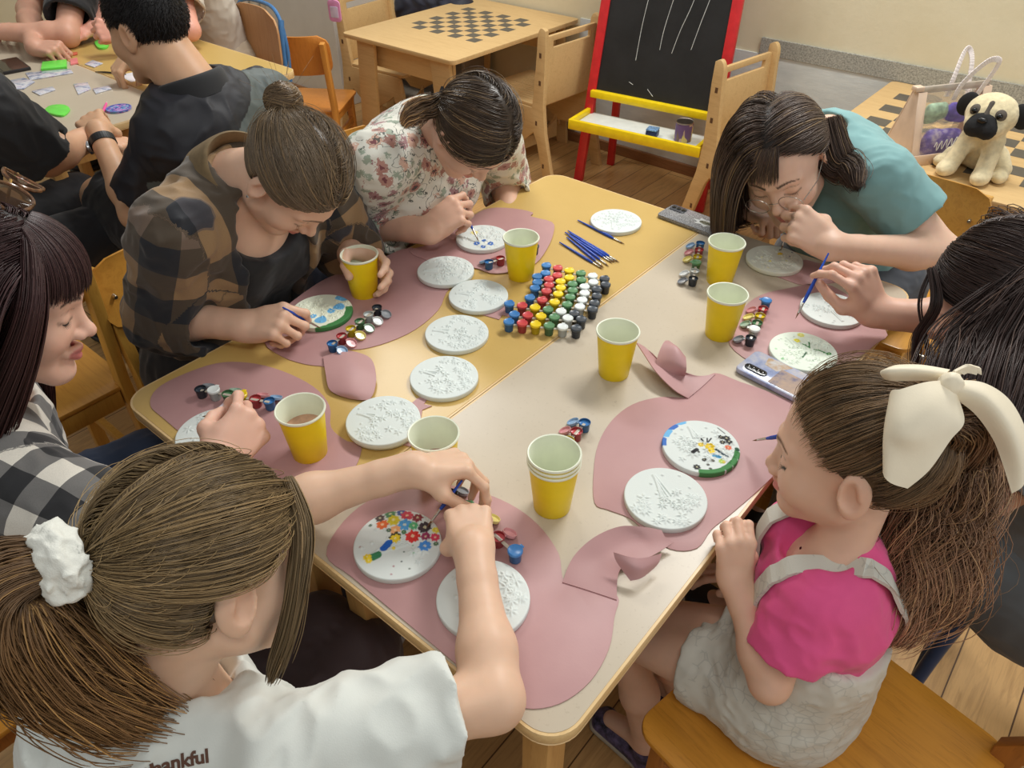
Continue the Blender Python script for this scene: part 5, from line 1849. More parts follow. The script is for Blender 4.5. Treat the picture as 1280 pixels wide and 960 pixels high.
class Person:
    """joints, radii and the solids hung on them"""

    def __init__(s, name_label, J, face, scale=1.0, build=1.0, female=True, knees=None, ankles=None):
        s.J = {k: np.asarray(v, float) for k, v in J.items()}
        s.sc = scale
        s.bd = build
        s.female = female
        s.face = nrm((face[0], face[1], 0))
        s.left = np.array([-s.face[1], s.face[0], 0])
        P = s.J['P']
        s.origin = np.array([P[0], P[1], 0.0])
        s.root = thing('person', name_label, 'person', tuple(s.origin), 0)
        k = scale
        s.hip = [P - s.left * .085 * k, P + s.left * .085 * k]
        s.knee = knees or [P + s.face * .40 * k - s.left * .11 * k + np.array([0, 0, .0]), P + s.face * .40 * k + s.left * .11 * k]
        s.knee = [np.asarray(v, float) for v in s.knee]
        s.ank = ankles or [np.array([v[0] + s.face[0] * .03 * k, v[1] + s.face[1] * .03 * k, .085 * k]) for v in s.knee]
        s.ank = [np.asarray(v, float) for v in s.ank]
        s.side = nrm(s.J['SL'] - s.J['SR'])
        N = s.J['N']
        s.waist = P * .62 + N * .38 - s.face * .01 * k
        s.chest = P * .22 + N * .78
        s.up = nrm(N - P)
        s.front = nrm(np.cross(s.up, s.side) * -1)
        if s.front @ s.face < 0:
            s.front = -s.front

    def body(s, S, fr, r=1.0, legs=True, neck=.050):
        """bare body from neck to ankles (the clothes lie over it)"""
        J, k = s.J, s.sc
        b = s.bd * k * .92
        if legs:
            S.ecap(s.hip[0], s.hip[1], s.up, (.10 * b, .10 * b), (.105 * b, .105 * b), .05)
        S.ecap(J['P'], s.waist, s.side, (.130 * b, .112 * b), (.10 * b, .088 * b), .05)
        S.ecap(s.waist, s.chest, s.side, (.112 * b, .130 * b), (.088 * b, .095 * b), .05)
        S.ecap(s.chest, J['N'] - s.up * .04 * k, s.side, (.130 * b, .10 * b), (.095 * b, .06 * b), .05)
        S.chain([J['SR'], J['N'] - s.up * .040 * k, J['SL']], [.044 * k, .046 * k, .044 * k], .03)
        S.cap(J['N'], fr.w((0, -.018, -.055)), neck * k * 1.04, neck * k, .03 * k)
        s.arms(S)
        if legs:
            for i in (0, 1):
                S.cap(s.hip[i], s.knee[i], .078 * k * s.bd, .052 * k, .03)
                S.cap(s.knee[i], (s.knee[i] + s.ank[i]) / 2 - s.face * .012, .052 * k, .048 * k, .02)
                S.cap((s.knee[i] + s.ank[i]) / 2 - s.face * .012, s.ank[i], .048 * k, .034 * k, .02)
                S.cap(s.ank[i], s.ank[i] + s.face * .12 * k + np.array([0, 0, -.05 * k]), .034 * k, .026 * k, .02)

    def arms(s, S, grow=0.0):
        J, k = s.J, s.sc
        a = s.bd ** .5
        for q in 'RL':
            if 'W' + q not in J: continue
            E, Wr = J['E' + q], J['W' + q]
            S.cap(J['S' + q], E, .046 * k * a, .037 * k * a, .02)
            m = E + (Wr - E) * .30
            S.chain([E, m, Wr], [.036 * k * a, .037 * k * a, .0235 * k * a], .02)
            S.cap(E + (Wr - E) * .8, Wr + nrm(Wr - E) * .012 * k, .026 * k * a, .024 * k * a, .012)

    def top(s, S, sleeve=.6, pad=.012, pelvis=True, cuff=.006, shoulder=1.0, long=False, flare=1.0, belly=1.0):
        """torso of a shirt; the sleeves wait in s.arm_cloth (to the given fraction of the upper arm, or of the forearm when long)"""
        J, k = s.J, s.sc
        b = s.bd * k
        p = pad
        if pelvis:
            S.ecap(J['P'] - s.up * .02 * k, s.waist, s.side, (.150 * b + p, .125 * b + p), (.112 * b + p, .098 * b * belly + p), .05)
        S.ecap(s.waist, s.chest, s.side, (.125 * b + p, .140 * b + p), (.098 * b * belly + p, .104 * b + p), .05)
        if s.female and k > .9:
            for q in (-1, 1):
                S.ball(s.chest - s.up * .06 * k + s.side * q * .07 * k + s.front * .065 * k, .058 * k, .05)
        S.ecap(s.chest, J['N'] - s.up * .045 * k, s.side, (.135 * b + p, .10 * b + p), (.100 * b + p, .062 * b + p), .05)
        S.chain([J['SR'], J['N'] - s.up * .028 * k, J['SL']], [.048 * k * shoulder + p, .050 * k + p, .048 * k * shoulder + p], .03)
        s.arm_cloth = []
        for q in 'RL':
            if 'W' + q not in J: continue
            A, E, Wr = J['S' + q], J['E' + q], J['W' + q]
            T = SDF()
            if not long:
                e = A + (E - A) * sleeve
                r = (.046 * k + p + cuff) * flare
                T.cap(A, e + (E - A) * .12, .050 * k * shoulder + p, r, .02)
                d = nrm(E - A)
                up_ = None
            else:
                e = E + (Wr - E) * sleeve
                r = (.034 * k + p + cuff) * flare
                d = nrm(Wr - E)
                T.cap(E, e + d * .04, .045 * k + p, r, .02)
                up_ = (A, E)
            T.cut(e, d, .002)
            T.cap(e - d * .014, e + d * .05, r - .0090, r - .0080, .003, 's')
            if up_ is not None:
                T.cap(A, E, .050 * k * shoulder + p, .045 * k + p, .02)
            s.arm_cloth.append(T)
        return S

    def join_sleeves(s, S, k=.018):
        for T in s.arm_cloth:
            S.join(T, k)

    def neckline(s, S, fr, r=.075, drop=.0, fwd=.02, tilt=.35, depth=.10):
        """opens the collar: a ring shaped cut round the neck"""
        k = s.sc
        n = nrm(s.up * 1.0 + s.front * tilt)
        c = s.J['N'] + s.front * fwd * k - s.up * drop * k
        S.cap(c - n * depth * .25 * k, c + n * .16 * k, r * k, r * 1.25 * k, .008, 's')


def folds(amp=.004, f=14, seed=1, ridge=.5, stretch=None):
    def fn(P):
        Q = P if stretch is None else P * np.asarray(stretch)
        n = vnoise(Q, f, seed)
        w = Q + .03 * np.stack([vnoise(Q, 9, seed + 3), vnoise(Q, 9, seed + 5), vnoise(Q, 9, seed + 8)], -1)
        r = 1 - np.abs(vnoise(w, f * 1.6, seed + 11)) * 2
        r2 = 1 - np.abs(vnoise(w, f * 3.1, seed + 23)) * 2
        return amp * (n * (1 - ridge) + r * ridge + .35 * r2)
    return fn


# ------------------------------------------------------------------ hair
HC, HR = np.array([0, -.012, .028]), np.array([.0785, .0985, .0925])


def hair_mat(name, rough=.36):
    if name in MATS:
        return MATS[name]
    t = NT(name)
    a = t.n('ShaderNodeAttribute', attribute_name='Col')
    t.base(a.outputs['Color']).set(rough=rough, spec=.35)
    MATS[name] = t.m
    return t.m


def tubes(paths, r, colors, sides=3):
    """paths (n,m,3) -> a mesh of thin strands; r (n,m); colors (n,m,3)"""
    n, m, _ = paths.shape
    T = np.gradient(paths, axis=1)
    T /= np.linalg.norm(T, axis=-1, keepdims=True) + 1e-9
    ref = np.zeros_like(T); ref[..., 0] = .31; ref[..., 1] = .52; ref[..., 2] = .79
    X = np.cross(T, ref); X /= np.linalg.norm(X, axis=-1, keepdims=True) + 1e-9
    Y = np.cross(T, X)
    V = []
    for k in range(sides):
        a = 2 * PI * k / sides
        V.append(paths + (X * math.cos(a) + Y * math.sin(a)) * r[..., None])
    V = np.stack(V, 2).reshape(-1, 3)
    idx = np.arange(n * m * sides).reshape(n, m, sides)
    F = []
    for k in range(sides):
        k2 = (k + 1) % sides
        F.append(np.stack([idx[:, :-1, k], idx[:, :-1, k2], idx[:, 1:, k2], idx[:, 1:, k]], -1).reshape(-1, 4))
    C = np.repeat(colors[:, :, None, :], sides, 2).reshape(-1, 3)
    return V, np.concatenate(F), C


def on_head(fr, D, lift):
    """points on the hair ellipsoid in directions D (local), lifted"""
    D = D / (np.linalg.norm(D, axis=-1, keepdims=True) + 1e-9)
    r = 1 / np.sqrt(((D / HR) ** 2).sum(-1))
    p = HC + D * (r + lift)[..., None]
    return fr.c + (p * fr.s) @ fr.R


def hair_region(q, line=-.019, low=-.075, tilt=.0):
    """True where hair grows, local head coordinates"""
    return (-.77 * q[..., 1] + .64 * q[..., 2] > line) & (q[..., 2] > low)


def sample_roots(n, rng, line=-.019, low=-.07, edge=.5):
    out = []
    got = 0
    while got < n:
        D = rng.normal(size=(n * 4, 3)); D /= np.linalg.norm(D, axis=1, keepdims=True)
        r = 1 / np.sqrt(((D / HR) ** 2).sum(-1))
        q = HC + D * r[:, None]
        v = -.77 * q[:, 1] + .64 * q[:, 2] - line
        ok = (v > 0) & (q[:, 2] > low)
        ok &= ~((np.abs(q[:, 0]) > .052) & (q[:, 1] > -.030) & (q[:, 2] < .016))
        keep = ok & ((v < .012) | (q[:, 2] < low + .012) | (rng.random(len(D)) > edge))
        out.append(D[keep]); got += keep.sum()
    return np.concatenate(out)[:n]


def slerp(a, b, t):
    """a (n,3), b (3) or (n,3), t (m) -> (n,m,3)"""
    b = np.broadcast_to(b, a.shape)
    d = np.clip((a * b).sum(-1), -.9995, .9995)
    th = np.arccos(d)[:, None, None]
    t = t[None, :, None]
    return (np.sin((1 - t) * th) * a[:, None] + np.sin(t * th) * b[:, None]) / np.sin(th)


def hair_cols(n, m, base, rng, var=.16, tip=None, root=None, streak=.0, light=(170, 140, 100)):
    b = np.array(lin(base))
    c = b[None, None] * (1 + var * rng.normal(size=(n, 1, 1))).clip(.45, 1.9)
    if streak > 0:
        s = (rng.random((n, 1, 1)) < streak) * rng.uniform(.25, .7, (n, 1, 1))
        c = c * (1 - s) + np.array(lin(light)) * s
    c = np.repeat(c, m, 1)
    if tip is not None:
        t = np.linspace(0, 1, m)[None, :, None] ** 1.3
        c = c * (1 - t) + c * (np.array(lin(tip)) / b)[None, None] * t
    return c


def hair_cap(S, fr, line=-.012, low=-.07, lift=.0, k=.01):
    """the mass of hair close to the skull"""
    c = fr.w(HC)
    s = fr.s
    S.ell(c, fr.R, tuple((HR + lift - .0025) * s), k)
    n = np.array([0, -.77, .64]) @ fr.R
    S.cut(fr.c + n * line * s, -n, .008)
    S.cut(fr.w((0, 0, low)), -fr.R[2], .01)


def pulled(fr, rng, n, tie, line=-.019, low=-.07, m=11, lift=.0, puff=.004, edge=.5, part=None, conv=.0):
    D = sample_roots(n, rng, line, low, edge)
    tie = nrm(tie)
    t = np.linspace(0, 1, m) ** .9
    if part is not None:            # hair first leaves the parting sideways
        sgn = np.where(D[:, 0] >= 0, 1.0, -1.0)
        mid = D + np.stack([sgn * .35, np.zeros(n), -.25 * np.ones(n)], -1)
        mid /= np.linalg.norm(mid, axis=1, keepdims=True)
        T2 = nrm(tie) + np.zeros_like(D)
        a = slerp(D, mid, t); b = slerp(mid, T2, t)
        Q = a * (1 - t[None, :, None]) + b * t[None, :, None]
        Q /= np.linalg.norm(Q, axis=-1, keepdims=True)
    else:
        Q = slerp(D, tie + rng.normal(size=(n, 3)) * .03, t)
    L = lift + .0008 + puff * np.sin(PI * np.linspace(0, 1, m))[None] * rng.random((n, 1)) + .0012 * rng.random((n, 1)) - .003 * (np.linspace(0, 1, m)[None] < .08)
    # strands gather into locks
    wob = .012 * np.sin(np.linspace(0, 1, m)[None] * rng.uniform(2, 5, (n, 1)) + rng.uniform(0, 6, (n, 1)))
    Q = Q + wob[..., None] * rng.normal(size=(n, 1, 3)) * .5
    return on_head(fr, Q, L)


def face_clear(fr, paths, ylim=.012, ztop=.035, side=0):
    """drops the strands that would hang over the face"""
    q = fr.l(paths)
    bad = (q[..., 1] > ylim) & (q[..., 2] < ztop) & (q[..., 2] > -.20) & (np.abs(q[..., 0]) < .16)
    if side:
        bad &= q[..., 0] * side > -.02
    return paths[~bad.any(1)]


def tail(pts, rad, rng, n, m=26, wave=.0, wf=3.0, fray=.25, clumps=14):
    """strands of a tail or lock along a curve; rad: radii at the curve's points"""
    P = np.array(spline(pts, 10))
    u = np.linspace(0, 1, len(P))
    t = np.linspace(0, 1, m)
    C = np.stack([np.interp(t, u, P[:, i]) for i in range(3)], -1)
    R = np.interp(t, np.linspace(0, 1, len(rad)), rad)
    T = np.gradient(C, axis=0); T /= np.linalg.norm(T, axis=1, keepdims=True)
    X = np.zeros_like(T)
    x = nrm(np.cross(T[0], (.3, .5, .8)))
    for i in range(m):
        x = nrm(x - T[i] * (x @ T[i])); X[i] = x
    Y = np.cross(T, X)
    a0 = rng.uniform(0, 2 * PI, clumps); r0 = np.sqrt(rng.random(clumps)) * .8
    c = rng.integers(0, clumps, n)
    ang = a0[c] + rng.normal(size=n) * .35
    rr = np.clip(r0[c] + rng.normal(size=n) * .22, 0, 1.05)
    ph = rng.uniform(0, 6, clumps)[c] + rng.normal(size=n) * .4
    fr_ = 1 + fray * rng.normal(size=n)[:, None] * t[None] ** 2
    A = ang[:, None] + wave * .6 * np.sin(t[None] * wf * 2 * PI * .7 + ph[:, None])
    Rd = rr[:, None] * R[None] * fr_ * (1 + wave * .35 * np.sin(t[None] * wf * 2 * PI + ph[:, None]))
    Q = C[None] + (X[None] * np.cos(A)[..., None] + Y[None] * np.sin(A)[..., None]) * Rd[..., None]
    end = rng.uniform(.72, 1.0, n)
    tt = t[None] * end[:, None]
    idx = tt * (m - 1)
    i0 = np.clip(np.floor(idx).astype(int), 0, m - 2)
    f = (idx - i0)[..., None]
    rows = np.arange(n)[:, None]
    return Q[rows, i0] * (1 - f) + Q[rows, i0 + 1] * f


def hang(fr, rng, n, roots, first, steps=22, step=.016, pull=.12, balls=(), grav=(0, 0, -1), spread=.0, clump=60, ell_lift=.004, bias=None, curl=0.0):
    """loose hair: leaves the roots along `first`, sinks under gravity, slides over the head and the balls (c,r)"""
    P = np.array(roots)
    d = np.array(first, float)
    rad = P - fr.w(HC)
    rad /= np.linalg.norm(rad, axis=1, keepdims=True)
    d = d - rad * (d * rad).sum(1, keepdims=True)
    d /= np.linalg.norm(d, axis=1, keepdims=True) + 1e-9
    g = np.broadcast_to(np.asarray(grav, float), P.shape).copy()
    if bias is not None:
        g = g + bias
    g /= np.linalg.norm(g, axis=1, keepdims=True)
    out = [P.copy()]
    c = fr.w(HC)
    lift = ell_lift + .010 * rng.random(n)
    cid = rng.integers(0, clump, n)
    for i in range(steps):
        d = d * (1 - pull) + g * pull
        if spread:
            d = d + spread * vnoise(P * 1.0 + cid[:, None] * .37, 22, 3)[:, None] * rng.normal(size=(1, 3))
        if curl:
            d = d + curl * np.stack([np.sin(i * .9 + cid), np.cos(i * .8 + cid * 1.3), np.zeros(n)], -1)
        d /= np.linalg.norm(d, axis=1, keepdims=True)
        P = P + d * step
        q = ((P - c) @ fr.R.T) / (fr.s * (HR + lift[:, None]))
        L = np.linalg.norm(q, axis=1)
        ins = L < 1
        if ins.any():
            qq = q[ins] / L[ins][:, None]
            P[ins] = c + (qq * fr.s * (HR + lift[ins][:, None])) @ fr.R
        for bc, br in balls:
            v = P - np.asarray(bc)
            L = np.linalg.norm(v, axis=1)
            ins = L < br + lift
            if ins.any():
                P[ins] = np.asarray(bc) + v[ins] / L[ins][:, None] * (br + lift[ins])[:, None]
        d = P - out[-1]
        d /= np.linalg.norm(d, axis=1, keepdims=True) + 1e-9
        out.append(P.copy())
    return np.stack(out, 1)


def hair_obj(name, groups, material, root, origin, cap=None, capcol=None, h=.003):
    """one mesh: the mass of the hair and the strands over it. groups: (paths, r0, r1, colors)"""
    Vs, Fs, Cs = [], [], []
    o = 0
    if cap is not None:
        V, F = cap.mesh(h)
        V = smooth_verts(V, F, 2)
        c = np.tile(np.array(lin(capcol)), (len(V), 1)) * (1 + .25 * vnoise(V * np.array([1, 1, 1.0]), 90, 2))[:, None]
        Vs.append(V); Fs.append(F); Cs.append(c); o += len(V)
    for paths, r0, r1, col in groups:
        n, m, _ = paths.shape
        r = np.linspace(r0, r1, m)[None] * np.ones((n, 1))
        r[:, 0] *= .35; r[:, -1] *= .4
        V, F, C = tubes(paths, r, col)
        Vs.append(V); Fs.append(F + o); Cs.append(C); o += len(V)
    V = np.concatenate(Vs)
    return mesh_obj(name, V - origin, np.concatenate(Fs), material, root, True, col=np.concatenate(Cs))


def skin_mat():
    if 'skin' in MATS:
        return MATS['skin']
    t = NT('skin')
    a = t.n('ShaderNodeAttribute', attribute_name='Col')
    t.base(a.outputs['Color']).set(rough=.46, spec=.35)
    t.b.inputs['Subsurface Weight'].default_value = .18
    t.b.inputs['Subsurface Radius'].default_value = (1.0, .35, .2)
    t.b.inputs['Subsurface Scale'].default_value = .006
    n = t.noise(t.coord(), 500, 3)
    t.bump(n.outputs['Fac'], .08, .0006)
    MATS['skin'] = t.m
    return t.m


def limb_coords(pers, sleeves=True):
    """cloth coordinates: along and around the torso and the sleeves"""
    J = pers.J
    segs = [(J['P'], J['N'], .12 * pers.sc, .13)]
    if sleeves:
        for q in 'RL':
            if 'W' + q in J:
                segs += [(J['S' + q], J['E' + q], .05 * pers.sc, .065), (J['E' + q], J['W' + q], .045 * pers.sc, .055)]

    def f(V):
        best = np.full(len(V), 1e9)
        out = np.zeros((len(V), 3))
        off = 0
        for i, (a, b, r, rw) in enumerate(segs):
            d = b - a; L = np.linalg.norm(d); d = d / L
            t = np.clip((V - a) @ d, 0, L)
            q = V - a - t[:, None] * d
            dist = np.linalg.norm(q, axis=1) / r
            x = pers.front - d * (pers.front @ d)
            if np.linalg.norm(x) < .25:
                x = pers.up - d * (pers.up @ d)
            x = nrm(x); y = np.cross(d, x)
            ang = np.arctan2(q @ y, q @ x)
            tt = (V - a) @ d
            if i == 0:
                qq = V - a
                U_ = qq @ pers.side
                W_ = qq @ d + .55 * np.abs(qq @ pers.front)
            m = dist < best
            best[m] = dist[m]
            out[m, 0] = U_[m] if i == 0 else ang[m] * rw + i * .07
            out[m, 1] = W_[m] if i == 0 else tt[m] + i * .03
        return out
    return f


def plaid_mat(name, size, cols, stripe=None, noise_scale=900):
    """woven check from cloth coordinates"""
    t = NT(name)
    a = t.n('ShaderNodeAttribute', attribute_name='pc')
    sx = t.n('ShaderNodeSeparateXYZ')
    t.l(a.outputs['Vector'], sx.inputs[0])

    def band(o):
        f = t.math('FRACT', t.math('DIVIDE', o, size * 2))
        return t.math('GREATER_THAN', f, .5)
    u, v = band(sx.outputs[0]), band(sx.outputs[1])
    s = t.math('MULTIPLY', t.math('ADD', u, v), .5)
    c = t.ramp(s, [(0, lin(cols[0])), (.25, lin(cols[1])), (.75, lin(cols[2]))], 'CONSTANT')
    if stripe:
        # some bands woven in a second hue
        f2 = t.math('GREATER_THAN', t.math('FRACT', t.math('DIVIDE', sx.outputs[1], size * 6)), .66)
        c = t.mix(c, lin(stripe), t.math('MULTIPLY', t.math('MULTIPLY', f2, u), .5))
    n = t.noise(t.coord(), noise_scale, 2)
    c = t.mix(c, (.72, .72, .72), t.math('MULTIPLY', t.math('GREATER_THAN', n.outputs['Fac'], .52), .3), 'MULTIPLY')
    t.base(c).set(rough=.85, sheen=.2)
    t.bump(n.outputs['Fac'], .15, .0008)
    return t.m


def cloth_mat(name, rgb, rough=.8, var=.04, weave=.15):
    return plain(name, rgb, rough, var, 14, weave, 700, sheen=.15)


def shoes(pers, sole, upper, size=1.0):
    for i in (0, 1):
        a = pers.ank[i]
        f = pers.face
        k = pers.sc * size
        S = SDF()
        base = np.array([a[0], a[1], 0])
        S.ecap(base - f * .035 * k + (0, 0, .045 * k), base + f * .13 * k + (0, 0, .036 * k), pers.left, (.034 * k, .040 * k), (.040 * k, .030 * k), .02)
        S.cap(base - f * .02 * k + (0, 0, .05 * k), base - f * .012 * k + (0, 0, .095 * k), .036 * k, .038 * k, .02)
        S.cut(base + (0, 0, .018), (0, 0, -1))
        S.cut(base + (0, 0, .10 * k), (0, 0, 1))
        sh = S.build('shoe', upper, pers.root, .0035, pers.origin)
        S = SDF()
        S.ecap(base - f * .035 * k + (0, 0, .016), base + f * .135 * k + (0, 0, .016), pers.left, (.036 * k, .043 * k), (.03 * k, .03 * k), .02)
        S.cut(base + (0, 0, .0012), (0, 0, -1)); S.cut(base + (0, 0, .024), (0, 0, 1))
        S.build('sole', sole, sh, .0035, pers.origin)


def trousers(pers, material, name='trousers', pad=.010, end=.93, hem=True, h=.004, seed=3, waist=.5):
    S = SDF()
    k = pers.sc
    b = pers.bd * k
    S.ecap(pers.hip[0], pers.hip[1], pers.up, (.108 * b + pad, .108 * b + pad), (.115 * b + pad, .115 * b + pad), .05)
    S.ecap(pers.J['P'], pers.J['P'] + (pers.waist - pers.J['P']) * waist, pers.side, (.150 * b + pad, .128 * b + pad), (.112 * b + pad, .10 * b + pad), .04)
    for i in (0, 1):
        h0, kn, an = pers.hip[i], pers.knee[i], pers.ank[i]
        if end > 1:
            e = kn + (an - kn) * (end - 1) if end < 2 else an
            S.cap(h0, kn, .088 * b + pad, .058 * k + pad, .03)
            S.cap(kn, e, .058 * k + pad, .046 * k + pad, .02)
            d = nrm(an - kn)
        else:
            e = h0 + (kn - h0) * end
            S.cap(h0, e + (kn - h0) * .1, .088 * b + pad, .074 * k + pad * 1.5, .03)
            d = nrm(kn - h0)

        def fn(P, e=e, d=d):
            x = (P - e) @ d
            rad = np.linalg.norm(P - e - x[..., None] * d, axis=-1)
            return np.maximum(-x, rad - .13)
        S.cutfn(fn, e + d * .05, .14, .003)
    S.disp = folds(.004, 16, seed)
    return S.build(name, material, pers.root, h, pers.origin)
# ================================================================== the people themselves
SKIN = (214, 172, 142)


def collar(pers, name, material, r=.072, hgt=.034, fall=.045, a0=-125, a1=125, fwd=.012, drop=.0, pc=None, point=.03, th=.003):
    """a turned-down collar round the back of the neck"""
    k = pers.sc
    c = pers.J['N'] + pers.front * fwd * k - pers.up * drop * k
    up = nrm(pers.up + pers.front * .35)
    sd = pers.side
    bk = nrm(-pers.front + up * (pers.front @ up))
    L = [[], [], [], []]
    for i in range(13):
        a = math.radians(a0 + (a1 - a0) * i / 12)
        o = bk * math.cos(a) + sd * math.sin(a)
        e = (abs(a) / math.radians(max(a1, 1))) ** 3
        b = c + o * r * k * (1 + .12 * e)
        L[0].append(b - up * .012 * k)
        L[1].append(b + o * .004 * k + up * hgt * k * (1 - .35 * e))
        L[2].append(b + o * .013 * k + up * hgt * k * (.80 - .35 * e))
        L[3].append(b + o * (fall + point * .3 * e) * k - up * (.012 + point * e) * k)
    curves = [[L[j][i] for j in range(4)] for i in range(13)]
    return loft(curves, name, pers.root, material, 4, th, pers.origin)


def ring(name, center, axis, r, w, material, parent, origin, n=24):
    b = MB()
    a = nrm(axis)
    x = nrm(np.cross(a, (.3, .9, .2))); y = np.cross(a, x)
    b.tube([tuple(np.asarray(center) + (x * math.cos(2 * PI * i / n) + y * math.sin(2 * PI * i / n)) * r - origin) for i in range(n)], w, 8, closed=True)
    return b.build(name, material, parent)


def person_flannel():
    J = dict(H=(.060, .378, .982), N=(-.066, .342, .955), SR=(-.040, .195, .912), SL=(-.075, .500, .915), ER=(-.112, .160, .735), EL=(-.060, .560, .720), WR=(.058, .252, .742), WL=(.110, .500, .765), P=(-.255, .34, .50))
    p = Person('girl with a bun in a brown checked flannel shirt, painting at the left side', J, (1, 0), 1.0)
    fr = Frame(J['H'], (.43, .08, -.90), (.87, .22, .45), .93)
    J = p.J
    S = SDF()
    # hands: right holds the brush, left is behind the cup
    G = at(391, 404, TZ + .030)
    R, W = hand_pinch_rot(J['WR'], G, (.25, -.25, 1), 1, .95)
    p.J['WR'] = W
    n1 = add_hand(S, W, R, 1, .95, 'tight')
    Rl = hand_rot(nrm((.55, .45, .0)), (-.30, .95, .2))
    cupc = at(456, 367, TZ)
    W2 = cupc + np.array([-.075, .035, .052])
    p.J['WL'] = W2
    Rl = hand_rot((.93, .10, .0), (-.15, 1, .15))
    n2 = add_hand(S, W2, Rl, -1, .95, 'cup')
    p.body(S, fr)
    add_head(S, fr)
    S.build('body', skin_mat(), p.root, .0028, p.origin, col=skin_color(fr, (222, 182, 156), (200, 126, 116), (96, 72, 54), .5))
    lashes(fr, p)
    trousers(p, cloth_mat('black jeans', (30, 30, 34)), end=2)
    shoes(p, plain('white sole', (206, 202, 196)), plain('black shoe', (28, 28, 30)))
    # black top
    S = SDF(); p.top(S, .02, .004); 
    c = J['N'] + p.front * .085 - p.up * .02
    S.ball(c, .088, .012, 's'); S.cap(J['N'] - p.up * .03, J['N'] + p.up * .1, .072, .09, .01, 's')
    S.disp = folds(.002, 18, 4)
    S.build('black_top', cloth_mat('black jersey', (24, 24, 27), .8), p.root, .0035, p.origin)
    # open flannel shirt
    S = SDF(); p.top(S, .60, .020, long=True, cuff=.008, shoulder=1.05)
    S.ecap(p.J['P'] + p.front * .19 - p.up * .1, J['N'] + p.front * .125 - p.up * .02, p.side, (.085, .082), (.15, .12), .012, 's')
    p.neckline(S, fr, .047, .0, .010)
    p.join_sleeves(S)
    S.disp = folds(.0060, 15, 21, .55)
    S.disp = folds(.0080, 14, 21, .6)
    fm = plaid_mat('brown blue flannel', .056, [(30, 32, 38), (76, 64, 50), (150, 120, 84)], (46, 58, 78))
    S.build('flannel_shirt', fm, p.root, .0035, p.origin, pc=limb_coords(p))
    o = collar(p, 'collar', plain('olive brown flannel', (118, 98, 68), .85, .12, 40, .15, 900), .060, .050, .032, fwd=.008, point=.03, drop=.0)
    # hair drawn back into a bun
    rng = np.random.default_rng(1)
    cap = SDF(); hair_cap(cap, fr, -.014, -.078)
    base = (114, 98, 79)
    tie = (-.22, -.95, .12)
    A = pulled(fr, rng, 5200, tie, -.016, -.070, 12, puff=.005, part=True)
    B = pulled(fr, rng, 260, tie, -.020, -.075, 12, puff=.016, edge=.95)
    bc = fr.c + fr.s * ((HC + nrm(tie) * np.array([1, 1, 1]) * .114) @ fr.R)
    bx = nrm(nrm(tie) @ fr.R)
    cap.ball(bc, .023, .012)
    n, m = 700, 26
    a0 = rng.uniform(0, 6.28, n); tw = rng.uniform(.6, 1.5, n) * 2 * PI * .7
    t = np.linspace(0, 1, m)
    x = nrm(np.cross(bx, (0, 0, 1))); y = np.cross(bx, x)
    th = a0[:, None] + tw[:, None] * t[None]
    lat = rng.uniform(-1.0, 1.25, n)[:, None] + .35 * np.sin(th * 1.5 + a0[:, None])
    rr = .0275 + .004 * rng.random((n, 1)) + .002 * np.sin(th * 3)
    C = bc + rr[..., None] * (np.cos(lat)[..., None] * (x * np.cos(th)[..., None] + y * np.sin(th)[..., None]) + np.sin(lat)[..., None] * bx * .9)
    wisps = bc + (bx[None] * rng.uniform(.2, 1, (60, 1)) + rng.normal(size=(60, 3)) * .7)[:, None] * (.024 + .014 * np.linspace(0, 1, 10))[None, :, None]
    hair_obj('hair', [(A, .00085, .0006, hair_cols(*A.shape[:2], base, rng, .16, streak=.10)), (B, .0005, .0003, hair_cols(*B.shape[:2], base, rng, .2, streak=.4)),
                      (C, .0011, .0008, hair_cols(n, m, (104, 84, 62), rng, .25, streak=.2)), (wisps, .0003, .0002, hair_cols(60, 10, (150, 124, 92), rng))],
             hair_mat('brown hair'), p.root, p.origin, cap, (70, 55, 40))
    e = MB(); q = fr.w((.078, -.004, -.046)) - p.origin
    e.lathe([(0, -.003), (.0028, -.001), (.0022, .002), (0, .003)], 8, Matrix.Translation(tuple(q)), False)
    e.build('earring', plain('silver stud', (200, 200, 196), .2, metal=1.0), p.root)
    # thin chain at the throat
    return p
from mathutils.bvhtree import BVHTree


